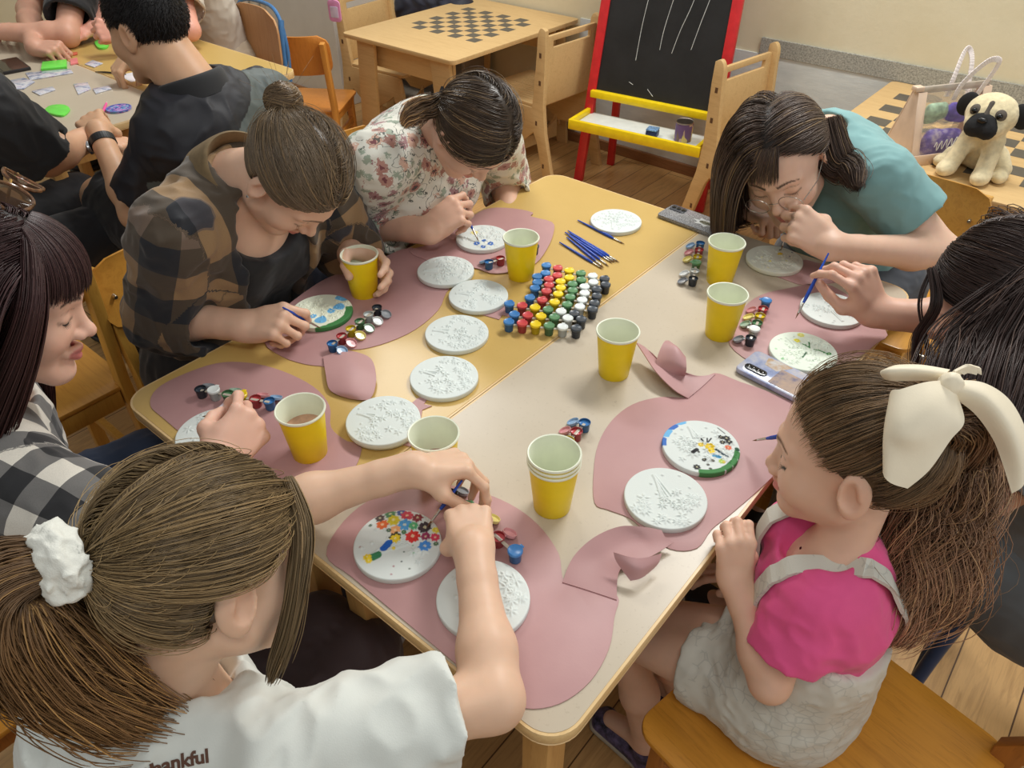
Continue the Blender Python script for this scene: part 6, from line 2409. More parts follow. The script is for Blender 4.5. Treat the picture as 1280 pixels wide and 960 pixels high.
def floral_mat():
    t = NT('flowered viscose')
    v = t.coord()
    w = t.noise(v, 9, 3)
    vm = t.n('ShaderNodeVectorMath', operation='MULTIPLY_ADD')
    t.l(w.outputs['Color'], vm.inputs[0]); vm.inputs[1].default_value = (.05, .05, .05); t.l(v, vm.inputs[2])
    base = lin((214, 212, 200))

    def spots(scale, thr, seed, jag):
        vo = t.n('ShaderNodeTexVoronoi'); vo.inputs['Scale'].default_value = scale
        mp = t.n('ShaderNodeMapping'); mp.inputs['Location'].default_value = (seed, seed * 1.7, seed * .6)
        t.l(vm.outputs[0], mp.inputs['Vector']); t.l(mp.outputs['Vector'], vo.inputs['Vector'])
        n = t.noise(v, 150, 3, .7)
        d = t.math('ADD', vo.outputs['Distance'], t.math('MULTIPLY', t.math('SUBTRACT', n.outputs['Fac'], .5), jag))
        return t.math('LESS_THAN', d, thr), vo.outputs['Color']
    c = base
    m, _ = spots(36, .32, 4.1, .9); c = t.mix(c, lin((120, 140, 118)), t.math('MULTIPLY', m, .75))
    m, cc = spots(25, .36, 1.3, .8)
    hue = t.ramp(cc, [(0, lin((164, 104, 92))), (.4, lin((196, 150, 128))), (.6, lin((150, 96, 104))), (1, lin((190, 160, 120)))], 'CONSTANT')
    c = t.mix(c, hue, t.math('MULTIPLY', m, .85))
    m, _ = spots(25, .14, 1.3, .4); c = t.mix(c, lin((116, 62, 66)), m)
    n = t.noise(vm.outputs[0], 38, 2, .5)
    ln = t.math('LESS_THAN', t.math('ABSOLUTE', t.math('SUBTRACT', n.outputs['Fac'], .5)), .012)
    n2 = t.noise(v, 11, 2)
    ln = t.math('MULTIPLY', ln, t.math('GREATER_THAN', n2.outputs['Fac'], .47))
    c = t.mix(c, lin((62, 72, 66)), t.math('MULTIPLY', ln, .9))
    t.base(c).set(rough=.75, sheen=.15)
    return t.m


def person_floral():
    J = dict(H=tuple(np.array((.126, .760, .980)) - CU * .012 + CR * .002), N=(-.036, .806, .925), SR=(-.030, .640, .895), SL=(-.015, .965, .885), ER=(-.160, .668, .715), EL=(-.075, 1.090, .705), WR=(.05, .678, .751), WL=(.03, .985, .672), P=(-.265, .79, .495))
    p = Person('woman with a low ponytail in a white flowered blouse, painting blue flowers', J, (1, -.05), 1.0)
    J = p.J
    fr = Frame(J['H'], (.43, .02, -.89), (.89, 0, .45), .88)
    S = SDF()
    G = at(578, 258, TZ + .062)
    R, W = hand_pinch_rot(J['WR'], G, (.35, -.5, .9), 1, .95)
    p.J['WR'] = W
    n1 = add_hand(S, W, R, 1, .95, 'pinch')
    add_hand(S, J['WL'], hand_rot((.5, -.5, -.1), (0, 0, 1)), -1, .95, 'rest')
    p.body(S, fr)
    add_head(S, fr)
    S.build('body', skin_mat(), p.root, .003, p.origin, col=skin_color(fr, (220, 178, 154), (198, 122, 112), (84, 62, 48), .5))
    lashes(fr, p)
    trousers(p, cloth_mat('dark blue jeans', (44, 52, 72)), end=2)
    shoes(p, plain('white sole', (206, 202, 196)), plain('black shoe', (28, 28, 30)))
    S = SDF(); p.top(S, .58, .017, long=True, cuff=.007, shoulder=1.05)
    p.neckline(S, fr, .058, .0, .03)
    p.join_sleeves(S)
    S.disp = folds(.0055, 15, 31, .55)
    S.build('flowered_blouse', floral_mat(), p.root, .0035, p.origin)
    rng = np.random.default_rng(2)
    cap = SDF(); hair_cap(cap, fr, -.014, -.078)
    base = (74, 60, 48)
    tie = (.25, -.78, -.58)
    A = pulled(fr, rng, 5200, tie, -.018, -.074, 12, puff=.006, part=True)
    B = pulled(fr, rng, 240, tie, -.022, -.08, 12, puff=.018, edge=.95, part=True)
    b0 = on_head(fr, np.array([tie]), 0.004)[0]
    db = np.dot(b0 - CAM, CF)
    T = tail([b0, dep(545, 131, db - .01), dep(530, 134, db), dep(514, 144, db + .01), dep(502, 158, db + .02)], [.012, .019, .021, .017, .007], rng, 800, 20, .3, 2, .5)
    hair_obj('hair', [(A, .00085, .0006, hair_cols(*A.shape[:2], base, rng, .25, streak=.08)), (B, .0005, .0003, hair_cols(*B.shape[:2], base, rng, .2, streak=.4)), (T, .0011, .0006, hair_cols(*T.shape[:2], base, rng, .25, tip=(150, 122, 96), streak=.15))],
             hair_mat('brown hair'), p.root, p.origin, cap, (56, 45, 36))
    b = MB(); b.tube([tuple(b0 - p.origin + np.array(v)) for v in [(.002, -.014, 0), (.0, 0, .016), (-.002, .014, 0), (0, 0, -.016)]], .004, 8, closed=True)
    b.build('hair_tie', plain('black elastic', (26, 24, 26), .7), p.root)
    return p


def person_teal():
    J = dict(H=tuple(CAM + (np.array((.612, 1.150, .908)) - CAM) * 1.035), N=(.620, 1.370, .890), SR=(.480, 1.375, .845), SL=dep(1098, 224, 1.56), ER=(.40, 1.44, .70), EL=(.925, 1.345, .725), WR=(.50, 1.27, .735), WL=(.771, 1.171, .766), P=(.70, 1.58, .495))
    p = Person('girl with glasses in a teal t-shirt, bent over her plate at the far end', J, (-.05, -1), .97)
    J = p.J
    fr = Frame(J['H'], (.28, -.84, -.46), (-.25, -.45, .85), 1.03)
    S = SDF()
    G = at(988, 262, TZ + .112)
    R, W = hand_pinch_rot(at(1046, 312, TZ + .085), G, nrm(CAM - G) * .9 + np.array([.3, .0, .2]), -1, 1.0)
    p.J['WL'] = W
    add_hand(S, W, R, -1, 1.0, 'tight')
    add_hand(S, J['WR'], hand_rot((.9, -.1, -.05), (0, 0, 1)), 1, .92, 'fist')
    p.body(S, fr)
    add_head(S, fr)
    S.build('body', skin_mat(), p.root, .003, p.origin, col=skin_color(fr, (224, 186, 162), (202, 130, 120), (70, 54, 44), .5))
    lashes(fr, p)
    trousers(p, cloth_mat('grey jeans', (70, 74, 82)), end=2)
    shoes(p, plain('white sole', (206, 202, 196)), plain('black shoe', (28, 28, 30)))
    S = SDF(); p.top(S, .52, .016, cuff=.010, shoulder=1.05)
    p.neckline(S, fr, .062, .0, .02)
    p.join_sleeves(S)
    S.disp = folds(.005, 13, 41, .5)
    S.build('teal_t_shirt', cloth_mat('teal jersey', (122, 164, 164), .85), p.root, .0035, p.origin)
    rng = np.random.default_rng(3)
    cap = SDF(); hair_cap(cap, fr, .006, -.085)
    base = (84, 68, 58)
    D = sample_roots(7000, rng, -.004, -.03, .25)
    roots = on_head(fr, D, .001)
    sgn = np.where(D[:, 0] + .01 >= 0, 1.0, -1.0)[:, None]
    first = np.concatenate([sgn, np.where(sgn > 0, -.15, -1.3), np.where(sgn > 0, -.4, -.1)], 1) @ fr.R
    bias = np.where(sgn > 0, np.array([[.10, .22, 0]]), np.array([[.06, 1.1, 0]]))
    A = hang(fr, rng, len(D), roots, first, 20, .0165, .26, balls=[(J['N'], .075), (J['SL'], .075), (J['SR'], .075), (J['N'] * .5 + J['SL'] * .5, .07), (J['N'] * .5 + J['SR'] * .5, .07)], bias=bias, spread=.03, clump=70, ell_lift=.004)
    A = A[sgn[:, 0] > 0]
    Dl = sample_roots(4200, rng, .000, -.05, .4)
    Dl = Dl[Dl[:, 0] < .01]
    Ql = slerp(Dl, nrm((-.62, -.72, -.30)) + rng.normal(size=(len(Dl), 3)) * .05, np.linspace(0, 1, 12) ** .9)
    C = on_head(fr, Ql, .002 + .006 * rng.random((len(Dl), 1)) + .004 * np.sin(np.linspace(0, 1, 12) * PI)[None])
    k0 = on_head(fr, np.array([(-.72, -.68, -.14)]), .012)[0]
    kd = np.dot(k0 - CAM, CF)
    K = tail([k0, dep(1046, 200, kd), dep(1060, 210, kd - .01), dep(1070, 222, kd - .03), dep(1072, 236, kd - .05)], [.030, .034, .030, .020, .008], rng, 1300, 22, .2, 1.6, .5, 16)
    A[..., 2] = np.maximum(A[..., 2], TZ + .004 + .01 * rng.random(A.shape[:2]) * (A[..., 1] < 1.2))
    # fringe swept over the forehead
    n = 420
    th = rng.uniform(-.55, .75, n)
    Db = np.stack([np.sin(th) * .55, np.full(n, .70), np.full(n, .62) + .12 * rng.random(n)], -1)
    Dend = np.stack([np.sin(th) * .80 + .22, np.full(n, .95), np.full(n, .05) + .28 * rng.random(n)], -1)
    Bq = slerp(Db / np.linalg.norm(Db, axis=1, keepdims=True), Dend / np.linalg.norm(Dend, axis=1, keepdims=True), np.linspace(0, 1, 9))
    B = on_head(fr, Bq, .004 + .004 * rng.random((n, 1)) + .006 * np.linspace(0, 1, 9)[None])
    hair_obj('hair', [(A, .0009, .0006, hair_cols(*A.shape[:2], base, rng, .26, streak=.06)), (B, .0008, .0004, hair_cols(n, 9, base, rng, .2, streak=.1)), (C, .0009, .0006, hair_cols(*C.shape[:2], base, rng, .16, streak=.06)), (K, .0009, .0005, hair_cols(*K.shape[:2], base, rng, .2, streak=.06))],
             hair_mat('dark brown hair', .42), p.root, p.origin, cap, (46, 38, 33))
    # ring on a finger
    g = thing('eyeglasses', 'thin metal framed glasses on the face of the girl in teal', 'glasses', tuple(fr.w((0, .112, -.004))), 0)
    o = np.array(g.location)
    b = MB()
    lens = []
    for q in (-1, 1):
        c = np.array([q * .033, .104, -.010])
        pts = [tuple(fr.w(c + np.array([.0245 * math.cos(a), -.004 * q * math.cos(a) * q, .0205 * math.sin(a)])) - o) for a in [2 * PI * k / 28 for k in range(28)]]
        b.tube(pts, .0008, 6, closed=True)
        lens.append(pts)
    b.build('rim', plain('silver wire', (186, 178, 166), .25, metal=.9), g)
    b = MB(); b.tube([tuple(fr.w((-.0085, .105, -.006)) - o), tuple(fr.w((0, .108, -.003)) - o), tuple(fr.w((.0085, .105, -.006)) - o)], .0008, 6); b.build('bridge', plain('silver wire', (186, 178, 166)), g)
    for q in (-1, 1):
        b = MB(); b.tube([tuple(fr.w((q * .0575, .102, -.006)) - o), tuple(fr.w((q * .077, .06, -.001)) - o), tuple(fr.w((q * .081, -.010, .004)) - o), tuple(fr.w((q * .080, -.03, -.02)) - o)], .0009, 6)
        b.build('temple', plain('silver wire', (186, 178, 166)), g)
    t = NT('spectacle lens'); t.base((1, 1, 1)).set(rough=.02, trans=1.0, ior=1.02); t.b.inputs['Alpha'].default_value = .25
    for pts in lens:
        c = np.mean(pts, axis=0)
        mesh_obj('lens', list(pts) + [tuple(c)], [(i, (i + 1) % 28, 28) for i in range(28)], t.m, g)
    return p


def person_grey():
    J = dict(H=(1.077, .880, .905), N=(1.225, .90, .865), SR=(1.225, 1.05, .845), SL=(1.235, .725, .84), ER=(1.045, 1.06, .757), EL=(1.13, .62, .67), WR=(.845, .965, .768), WL=(1.00, .72, .60), P=(1.33, .865, .49))
    p = Person('woman with long dark hair in a grey top, reaching out with a brush', J, (-1, .05), 1.0, knees=[(.93, .99, .51), (.95, .75, .52)])
    J = p.J
    fr = Frame(J['H'], (-.84, -.10, -.52), (-.54, .2, .81), .95)
    S = SDF()
    G = at(1021, 349, TZ + .098)
    R, W = hand_pinch_rot(np.array([.862, .965, .772]), G, (.0, -.55, .8), 1, .95)
    p.J['WR'] = W
    add_hand(S, W, R, 1, .95, 'pinch')
    add_hand(S, J['WL'], hand_rot((-.9, .1, -.2), (0, 0, 1)), -1, .95, 'rest')
    p.body(S, fr)
    add_head(S, fr)
    S.build('body', skin_mat(), p.root, .003, p.origin, col=skin_color(fr, (220, 176, 154), (194, 118, 110), (60, 46, 40), .6))
    lashes(fr, p)
    trousers(p, cloth_mat('charcoal grey leggings', (88, 92, 94), .75), end=2, h=.0035, pad=.008)
    shoes(p, plain('white sole', (206, 202, 196)), plain('black shoe', (28, 28, 30)))
    S = SDF(); p.top(S, .45, .016, cuff=.008, shoulder=1.05)
    p.neckline(S, fr, .062, .0, .02)
    p.join_sleeves(S)
    S.disp = folds(.005, 13, 51, .5)
    S.build('grey_top', cloth_mat('grey jersey', (112, 114, 114), .85), p.root, .0035, p.origin)
    rng = np.random.default_rng(4)
    cap = SDF(); hair_cap(cap, fr, -.008, -.085)
    base = (62, 47, 43)
    D = sample_roots(8000, rng, -.010, -.05, .2)
    roots = on_head(fr, D, .001)
    sgn = np.where(D[:, 0] >= 0, 1.0, -1.0)[:, None]
    first = (np.concatenate([sgn, np.zeros_like(sgn) - 1.1, -.3 + 0 * sgn], 1)) @ fr.R
    bias = np.zeros((len(D), 3)) + np.array([.62, .06, 0]) + np.where(sgn < 0, np.array([[-.05, -.12, 0]]), np.array([[-.12, .12, 0]]))
    A = pulled(fr, rng, 8500, (0, -.86, -.50), -.010, -.07, 13, puff=.010, part=True)
    lk = []
    for dx, px, n in ((-.62, [(1262, 440, 1.03), (1240, 490, 1.00), (1226, 545, .99), (1220, 600, 1.0)], 1500), (-.30, [(1296, 430, 1.05), (1292, 490, 1.02), (1284, 560, 1.0), (1276, 620, 1.0)], 1700), (.1, [(1330, 420, 1.10), (1345, 490, 1.08), (1340, 570, 1.07), (1335, 640, 1.07)], 1300),
                      (-.78, [(1214, 436, 1.07), (1196, 476, 1.04), (1190, 515, 1.03)], 900), (.7, [(1255, 300, 1.24), (1300, 360, 1.30), (1330, 430, 1.30)], 700)):
        s0 = on_head(fr, np.array([(dx, -.62 if abs(dx) > .5 else -.9, .05)]), .002)[0]
        lk.append(tail([s0, (s0 * 2 + dep(*px[0])) / 3] + [dep(*v) for v in px], [.030, .042, .048, .046, .040, .022][:len(px) + 2], rng, n, 28, .18, 1.8, .4, 24))
    A2 = np.concatenate(lk)
    # two loose locks before the face
    c0 = fr.w((-.045, .075, .075)); c1 = fr.w((-.078, .07, .02))
    L1 = tail([c0, c1, c1 + (-.006, -.006, -.06), c1 + (.012, -.008, -.13), c1 + (.03, -.005, -.19)], [.006, .009, .008, .006, .003], rng, 150, 20, .4, 1.5, .6, 5)
    L2 = tail([c0, fr.w((-.070, .095, .03)), fr.w((-.066, .10, -.03)), fr.w((-.06, .10, -.09)) , fr.w((-.06, .085, -.13))], [.003, .004, .004, .003, .001], rng, 26, 20, .5, 1.5, .6, 3)
    hair_obj('hair', [(A, .0009, .0007, hair_cols(*A.shape[:2], base, rng, .18, streak=.05, light=(110, 84, 70))), (A2, .0010, .0006, hair_cols(*A2.shape[:2], base, rng, .2, streak=.05, light=(110, 84, 70))), (L1, .0008, .0004, hair_cols(*L1.shape[:2], base, rng, .25)), (L2, .0006, .0003, hair_cols(*L2.shape[:2], base, rng, .25))],
             hair_mat('dark brown hair', .42), p.root, p.origin, cap, (34, 26, 24))
    return p


def person_pink():
    J = dict(H=(1.022, .446, .874), N=at(1046, 692, .735), SL=at(1016, 752, .700), EL=at(962, 853, .585), WL=np.array([.962, .338, .680]), SR=at(1006, 662, .705), ER=(1.01, .56, .57), WR=(.96, .50, .52), P=(1.065, .412, .468))
    kL, aL = at(778, 790, .40), at(806, 925, .085)
    kR, aR = at(812, 772, .41), at(850, 868, .085)
    p = Person('little girl in a pink t-shirt and white dungaree shorts with a big cream bow', J, (-1, .12), .66, .96, True, knees=[kR, kL], ankles=[aR, aL])
    J = p.J
    fr = Frame(J['H'], (-.945, -.235, -.23), (-.25, .05, .96), .93)
    S = SDF()
    tgt = at(905, 668, TZ)
    add_hand(S, J['WL'], hand_rot((-.25, .25, .95), (.60, -.78, .1)), -1, .66, 'edge', 1.12)
    add_hand(S, J['WR'], hand_rot((-.8, -.3, -.1), (.1, .1, 1)), 1, .66, 'rest', 1.12)
    p.body(S, fr, neck=.052)
    add_head(S, fr, 1.0)
    S.build('body', skin_mat(), p.root, .0024, p.origin, col=skin_color(fr, (226, 184, 158), (210, 126, 116), (112, 80, 56), .6, 1.0, lashw=2.2))
    lashes(fr, p, (46, 34, 30), w=.0019)
    S = SDF(); p.top(S, .62, .011, pelvis=False, cuff=.012, shoulder=1.10, belly=1.05)
    p.neckline(S, fr, .070, .010, .03, .4)
    p.join_sleeves(S)
    S.disp = folds(.0050, 16, 61, .6)
    tee = S.build('pink_t_shirt', cloth_mat('hot pink jersey', (228, 84, 140), .8), p.root, .0028, p.origin)
    # dungarees: shorts with a bib, and straps
    t_ = NT('white printed denim')
    vo = t_.n('ShaderNodeTexVoronoi', feature='DISTANCE_TO_EDGE'); vo.inputs['Scale'].default_value = 55
    nz = t_.noise(t_.coord(), 14, 3)
    t_.l(t_.coord(scale=(1, 1, 1.6)), vo.inputs['Vector'])
    ln = t_.math('MULTIPLY', t_.math('LESS_THAN', vo.outputs['Distance'], .05), t_.math('GREATER_THAN', nz.outputs['Fac'], .50))
    t_.base(t_.mix(lin((208, 206, 194)), lin((120, 126, 124)), t_.math('MULTIPLY', ln, .22))).set(rough=.85)
    t_.bump(t_.noise(t_.coord(), 700, 2).outputs['Fac'], .2, .001)
    den = t_.m
    S = SDF()
    k, b = .66, .62
    S.ecap(p.hip[0], p.hip[1], p.up, (.125 * b, .125 * b), (.135 * b, .135 * b), .05)
    S.ecap(J['P'], p.waist + p.up * .015, p.side, (.190 * b, .180 * b), (.155 * b, .150 * b), .05)
    S.cut(p.waist + p.up * .055, p.up + p.front * -.25, .004)
    S.ecap(p.waist + p.front * .05, p.chest + p.front * .050 - p.up * .045, p.side, (.11 * b, .09 * b), (.06 * b, .035 * b), .03)
    for i in (0, 1):
        e = p.hip[i] + (p.knee[i] - p.hip[i]) * .50
        d = nrm(p.knee[i] - p.hip[i])
        S.cap(p.hip[i], e + d * .03, .105 * b, .098 * b, .03)

        def fn(P, e=e, d=d):
            x = (P - e) @ d
            rad = np.linalg.norm(P - e - x[..., None] * d, axis=-1)
            return np.maximum(-x, rad - .09)
        S.cutfn(fn, e + d * .05, .11, .003)
        S.cap(e - d * .01, e + d * .06, .088 * b, .088 * b, .003, 's')
    S.disp = folds(.004, 20, 63, .6)
    S.build('dungarees', den, p.root, .003, p.origin)
    for q, sh in ((1, J['SL']), (-1, J['SR'])):
        c = J['N'] * .24 + sh * .76
        up = p.up
        w = .0135
        bm = bmesh.new(); bm.from_mesh(tee.data)
        bv = BVHTree.FromBMesh(bm); bm.free()

        def hit(o_, d_):
            h_ = bv.ray_cast(Vector(o_ + d_ * .3 - p.origin), Vector(-d_), .32)
            return None if h_[0] is None or np.array(h_[1]) @ d_ < .1 else np.array(h_[0]) + p.origin + d_ * .003
        ctr = c - up * .035
        raw = []
        for t_ in (.10, .075, .05, .025):
            raw.append((hit(ctr - up * t_ - p.side * q * .02 * (t_ / .1), p.front), p.front))
        for a_ in range(0, 181, 15):
            d_ = p.front * math.cos(math.radians(a_)) + up * math.sin(math.radians(a_))
            raw.append((hit(ctr, d_), d_))
        for t_ in (.02, .045, .07, .095, .12):
            raw.append((hit(ctr - up * t_ - p.side * q * .03 * (t_ / .1), -p.front), -p.front))
        raw = [v for v in raw if v[0] is not None]
        P = [v[0] for v in raw]
        for _ in range(2):
            P = [P[0]] + [(P[i - 1] + 2 * P[i] + P[i + 1]) / 4 for i in range(1, len(P) - 1)] + [P[-1]]
        P = [v + n_ * .002 for v, (_, n_) in zip(P, raw)]
        P = spline(P, 3)
        for i_, v_ in enumerate(P):
            o_, n_, _, _ = bv.find_nearest(Vector(v_ - p.origin))
            o_, n_ = np.array(o_) + p.origin, np.array(n_)
            s_ = (v_ - o_) @ n_
            if s_ < .0045 and np.linalg.norm(v_ - o_) < .03:
                P[i_] = v_ + n_ * (.0045 - s_)
        V, F = [], []
        for i, c_ in enumerate(P):
            t = nrm(P[min(i + 1, len(P) - 1)] - P[max(i - 1, 0)])
            sd = nrm(p.side - t * (p.side @ t))
            nn = np.cross(t, sd) * 1.0
            if nn @ (c_ - ctr) < 0:
                nn = -nn
            for a, bb in ((-w, -.001), (w, -.001), (w, .0035), (-w, .0035)):
                V.append(c_ + sd * a + nn * bb - p.origin)
        for i in range(len(P) - 1):
            for m in range(4):
                F.append((i * 4 + m, i * 4 + (m + 1) % 4, i * 4 + 4 + (m + 1) % 4, i * 4 + 4 + m))
        F += [(3, 2, 1, 0), tuple((len(P) - 1) * 4 + m for m in range(4))]
        o = mesh_obj('strap', V, F, den, p.root, False)
        pb = P[8] - p.origin
        bb = MB(); t = nrm(P[10] - P[6])
        bb.bar(tuple(pb - t * .012 + p.front * .004), tuple(pb + t * .012 + p.front * .004), .034, .006, tuple(p.front), .0015)
        bb.build('buckle', plain('cream plastic buckle', (226, 224, 208), .4), o)
    shoes(p, plain('grey beige sole', (176, 168, 150)), plain('purple blue sneaker cloth', (84, 74, 104), .6, .5, 60), 1.12)
    # hair: half drawn up under the bow, long waves down the back
    rng = np.random.default_rng(5)
    cap = SDF(); hair_cap(cap, fr, .002, -.082)
    base = (104, 84, 62)
    tie = nrm((-.05, -.80, .58))
    A = pulled(fr, rng, 8000, tie, -.004, -.080, 13, puff=.007)
    B = pulled(fr, rng, 380, tie, -.018, -.086, 13, puff=.022, edge=.95)
    b0 = on_head(fr, np.array([tie]), .004)[0]
    T = []
    back = -p.front
    tp = [dep(1178, 548, .965), dep(1176, 600, .985), dep(1165, 655, .995), dep(1145, 715, .99), dep(1118, 765, .98), dep(1098, 800, .97)]
    for q, n in ((0, 2600), (1, 1800), (-1, 1800)):
        T.append(tail([b0, b0 + (.022, -.008, .010)] + [v + CR * q * .016 * min(1, i * .5) for i, v in enumerate(tp)], [.014, .030, .050, .060, .062, .056, .042, .020], rng, n, 36, .5, 2.8, .40, 26))
    T = np.concatenate(T)
    W = tail([b0] + tp, [.02, .06, .07, .072, .066, .05, .03], rng, 220, 30, .7, 3, .6, 40)
    hair_obj('hair', [(A, .00075, .0005, hair_cols(*A.shape[:2], base, rng, .22, streak=.12)), (B, .0004, .00025, hair_cols(*B.shape[:2], (140, 112, 82), rng, .2)), (T, .0009, .0005, hair_cols(*T.shape[:2], (112, 86, 64), rng, .2, tip=(164, 122, 92), streak=.12)), (W, .0004, .0003, hair_cols(*W.shape[:2], (150, 116, 84), rng, .25))],
             hair_mat('light brown hair', .4), p.root, p.origin, cap, (84, 66, 48), h=.0026)
    # the bow: two loops, two tails and a knot
    bowm = plain('cream satin', (238, 226, 200), .55, .03, 20, .1, 500)
    kx = dep(1187, 482, np.dot(b0 - CAM, CF) - .048)
    X = np.array(CR); Y = nrm(np.cross((0, 0, 1), X)); Z = np.array([0, 0, 1.0])
    tow = nrm(CAM - kx)
    root = thing('hair_bow', 'big cream satin bow tied on the ponytail of the little girl', 'bow', tuple(kx))

    def sheet(name, rows, th=.003):
        cs = [[kx + CR * a * .00098 + CU * b_ * .00098 + tow * c * .001 for a, b_, c in r] for r in rows]
        return loft(cs, name, root, bowm, 7, th, kx)
    sheet('loop', [[(-2, 5, 8), (4, -5, 14), (8, -14, 9)], [(-25, 3, 14), (-18, -22, 30), (14, -38, 20)], [(-50, -4, 14), (-45, -48, 32), (0, -56, 20)], [(-62, -10, 4), (-64, -60, 18), (-22, -88, 14)], [(-64, -55, 0), (-68, -96, 8), (-45, -108, 6)]])
    sheet('loop', [[(4, 5, 8), (8, -4, 14), (8, -14, 8)], [(35, 2, 12), (38, -15, 26), (28, -30, 10)], [(62, -16, 10), (62, -45, 28), (46, -55, 8)], [(80, -50, 4), (74, -78, 18), (56, -80, 4)], [(83, -85, 0), (76, -105, 8), (66, -114, 2)]])
    sheet('loop', [[(-2, 6, -6), (-4, 12, -2), (0, 16, -8)], [(-35, 6, -10), (-38, 16, -2), (-30, 21, -12)], [(-60, 6, -14), (-64, 16, -6), (-56, 21, -16)], [(-70, 8, -20), (-74, 14, -16), (-66, 18, -22)]])
    sheet('loop', [[(0, 8, -6), (6, 16, -2), (14, 12, -8)], [(16, 14, -8), (20, 22, -2), (24, 16, -10)], [(28, 12, -12), (32, 19, -8), (34, 12, -12)]])
    K = SDF(); K.ell(kx + tow * .008, nrm_rows(X, Z), (.012, .010, .014), .004); K.disp = folds(.002, 60, 3)
    K.build('knot', bowm, root, .002, kx)
    return p
def person_white():
    J = dict(H=(.624, -.165, .945), N=(.592, -.235, .800), SR=(.722, -.200, .755), SL=(.455, -.245, .775), ER=(.843, -.014, .740), EL=(.440, -.005, .745), WR=(.707, .104, .768), WL=(.563, .129, .792), P=(.53, -.36, .47))
    p = Person('girl with a scrunchie ponytail in a white t-shirt, nearest the camera', J, (.2, 1), .84, 1.0, True, knees=[at(452, 815, .475), (.47, .0, .48)])
    J = p.J
    fr = Frame(J['H'], (.06, .90, -.43), (-.22, .43, .87), .925)
    S = SDF()
    G = at(562, 622, TZ + .050)
    R = hand_rot(nrm(at(577, 615, TZ + .062) - at(592, 690, TZ + .068)), nrm(CAM - at(590, 640, TZ + .05)) + np.array([-.2, .1, .2]))
    WR = at(592, 690, TZ + .066)
    p.J['WR'] = WR
    add_hand(S, WR, R, 1, .80, 'fist')
    WL = at(512, 587, TZ + .090)
    p.J['WL'] = WL
    add_hand(S, WL, hand_rot(nrm(at(585, 578, TZ + .085) - WL), nrm(np.array([-.1, .25, 1]))), -1, .84, 'droop')
    p.body(S, fr, neck=.050)
    add_head(S, fr, .4)
    S.build('body', skin_mat(), p.root, .0024, p.origin, col=skin_color(fr, (222, 184, 156), (202, 130, 118), (110, 84, 60), .5, .4))
    trousers(p, cloth_mat('dark plum tights', (66, 50, 52), .7), end=2, h=.0035, pad=.006)
    shoes(p, plain('white sole', (206, 202, 196)), plain('black shoe', (28, 28, 30)))
    S = SDF(); p.top(S, .76, .012, cuff=.010, shoulder=1.0, belly=1.1)
    p.neckline(S, fr, .072, .004, .012, .30)
    p.join_sleeves(S)
    S.disp = folds(.0095, 11, 71, .7)
    wm = cloth_mat('white jersey', (214, 217, 210), .85)
    shirt = S.build('white_t_shirt', wm, p.root, .003, p.origin)
    # neck rib
    n = nrm(p.up + p.front * .30)
    c = J['N'] + p.front * .012 * .84 - p.up * .004
    # print on the back of the shirt
    cu = bpy.data.curves.new('shirt_print', 'FONT')
    cu.body = 'thankful'
    cu.size = .0175; cu.extrude = .0003; cu.align_x = 'RIGHT'
    cu.offset = .0005
    tmp = bpy.data.objects.new('tmp', cu); COL.objects.link(tmp)
    bpy.context.view_layer.update()
    dg = bpy.context.evaluated_depsgraph_get()
    me = bpy.data.meshes.new_from_object(tmp.evaluated_get(dg))
    COL.objects.unlink(tmp); bpy.data.objects.remove(tmp)
    V = np.array([v.co for v in me.vertices])
    F = [tuple(q.vertices) for q in me.polygons]
    # the lettering lies on the cloth of the upper back
    bm = bmesh.new(); bm.from_mesh(shirt.data)
    bv = BVHTree.FromBMesh(bm)
    o3 = Vector(p.origin)
    d0 = at(262, 952, 0) - CAM
    h0 = bv.ray_cast(Vector(CAM) - o3, Vector(nrm(d0)), 3)
    cen, nn = np.array(h0[0]), np.array(h0[1])
    xx = nrm(CR * .98 + CU * .10); xx = nrm(xx - nn * (xx @ nn)); yy = np.cross(nn, xx)
    out = []
    for v in V:
        q = cen + xx * v[0] + yy * (v[1] - .9 * v[0] * v[0]) + nn * .05
        hit = bv.ray_cast(Vector(q), Vector(-nn), .2)
        out.append(tuple((hit[0] if hit[0] is not None else Vector(q - nn * .05)) + Vector(nn) * (.0008 + v[2])))
    bm.free()
    out = [np.array(v) for v in out]
    mesh_obj('printed_word', out, F, plain('brown print', (92, 60, 44), .7), shirt, False)
    rng = np.random.default_rng(6)
    cap = SDF(); hair_cap(cap, fr, -.016, -.078)
    base = (112, 93, 66)
    tie = nrm((-.10, -.98, .05))
    A = pulled(fr, rng, 13000, tie, -.012, -.074, 14, puff=.006, part=True)
    B = pulled(fr, rng, 520, tie, -.018, -.08, 14, puff=.018, edge=.9, part=True)
    b0 = on_head(fr, np.array([tie]), .012)[0]
    # face framing locks on her right side
    r0 = fr.w((.045, .085, .06))
    L = tail([fr.w((.03, .070, .085)), fr.w((.064, .066, .045)), fr.w((.076, .056, .0)), fr.w((.080, .046, -.05)), fr.w((.076, .038, -.09)), fr.w((.070, .034, -.115))], [.006, .010, .011, .010, .008, .004], rng, 420, 22, .25, 1.4, .5, 10)
    down = np.array([0, 0, -1.0])
    vx = -CR * .012
    T = tail([b0, b0 - fr.R[1] * .035 + down * .004 + vx, b0 - fr.R[1] * .050 + down * .045 + vx * 1.2, b0 - fr.R[1] * .045 + down * .11 + vx * .6, b0 - fr.R[1] * .03 + down * .18 - vx * 1.2, b0 - fr.R[1] * .015 + down * .24 - vx * 3], [.012, .028, .042, .046, .042, .022], rng, 6000, 30, .25, 1.6, .4, 40)
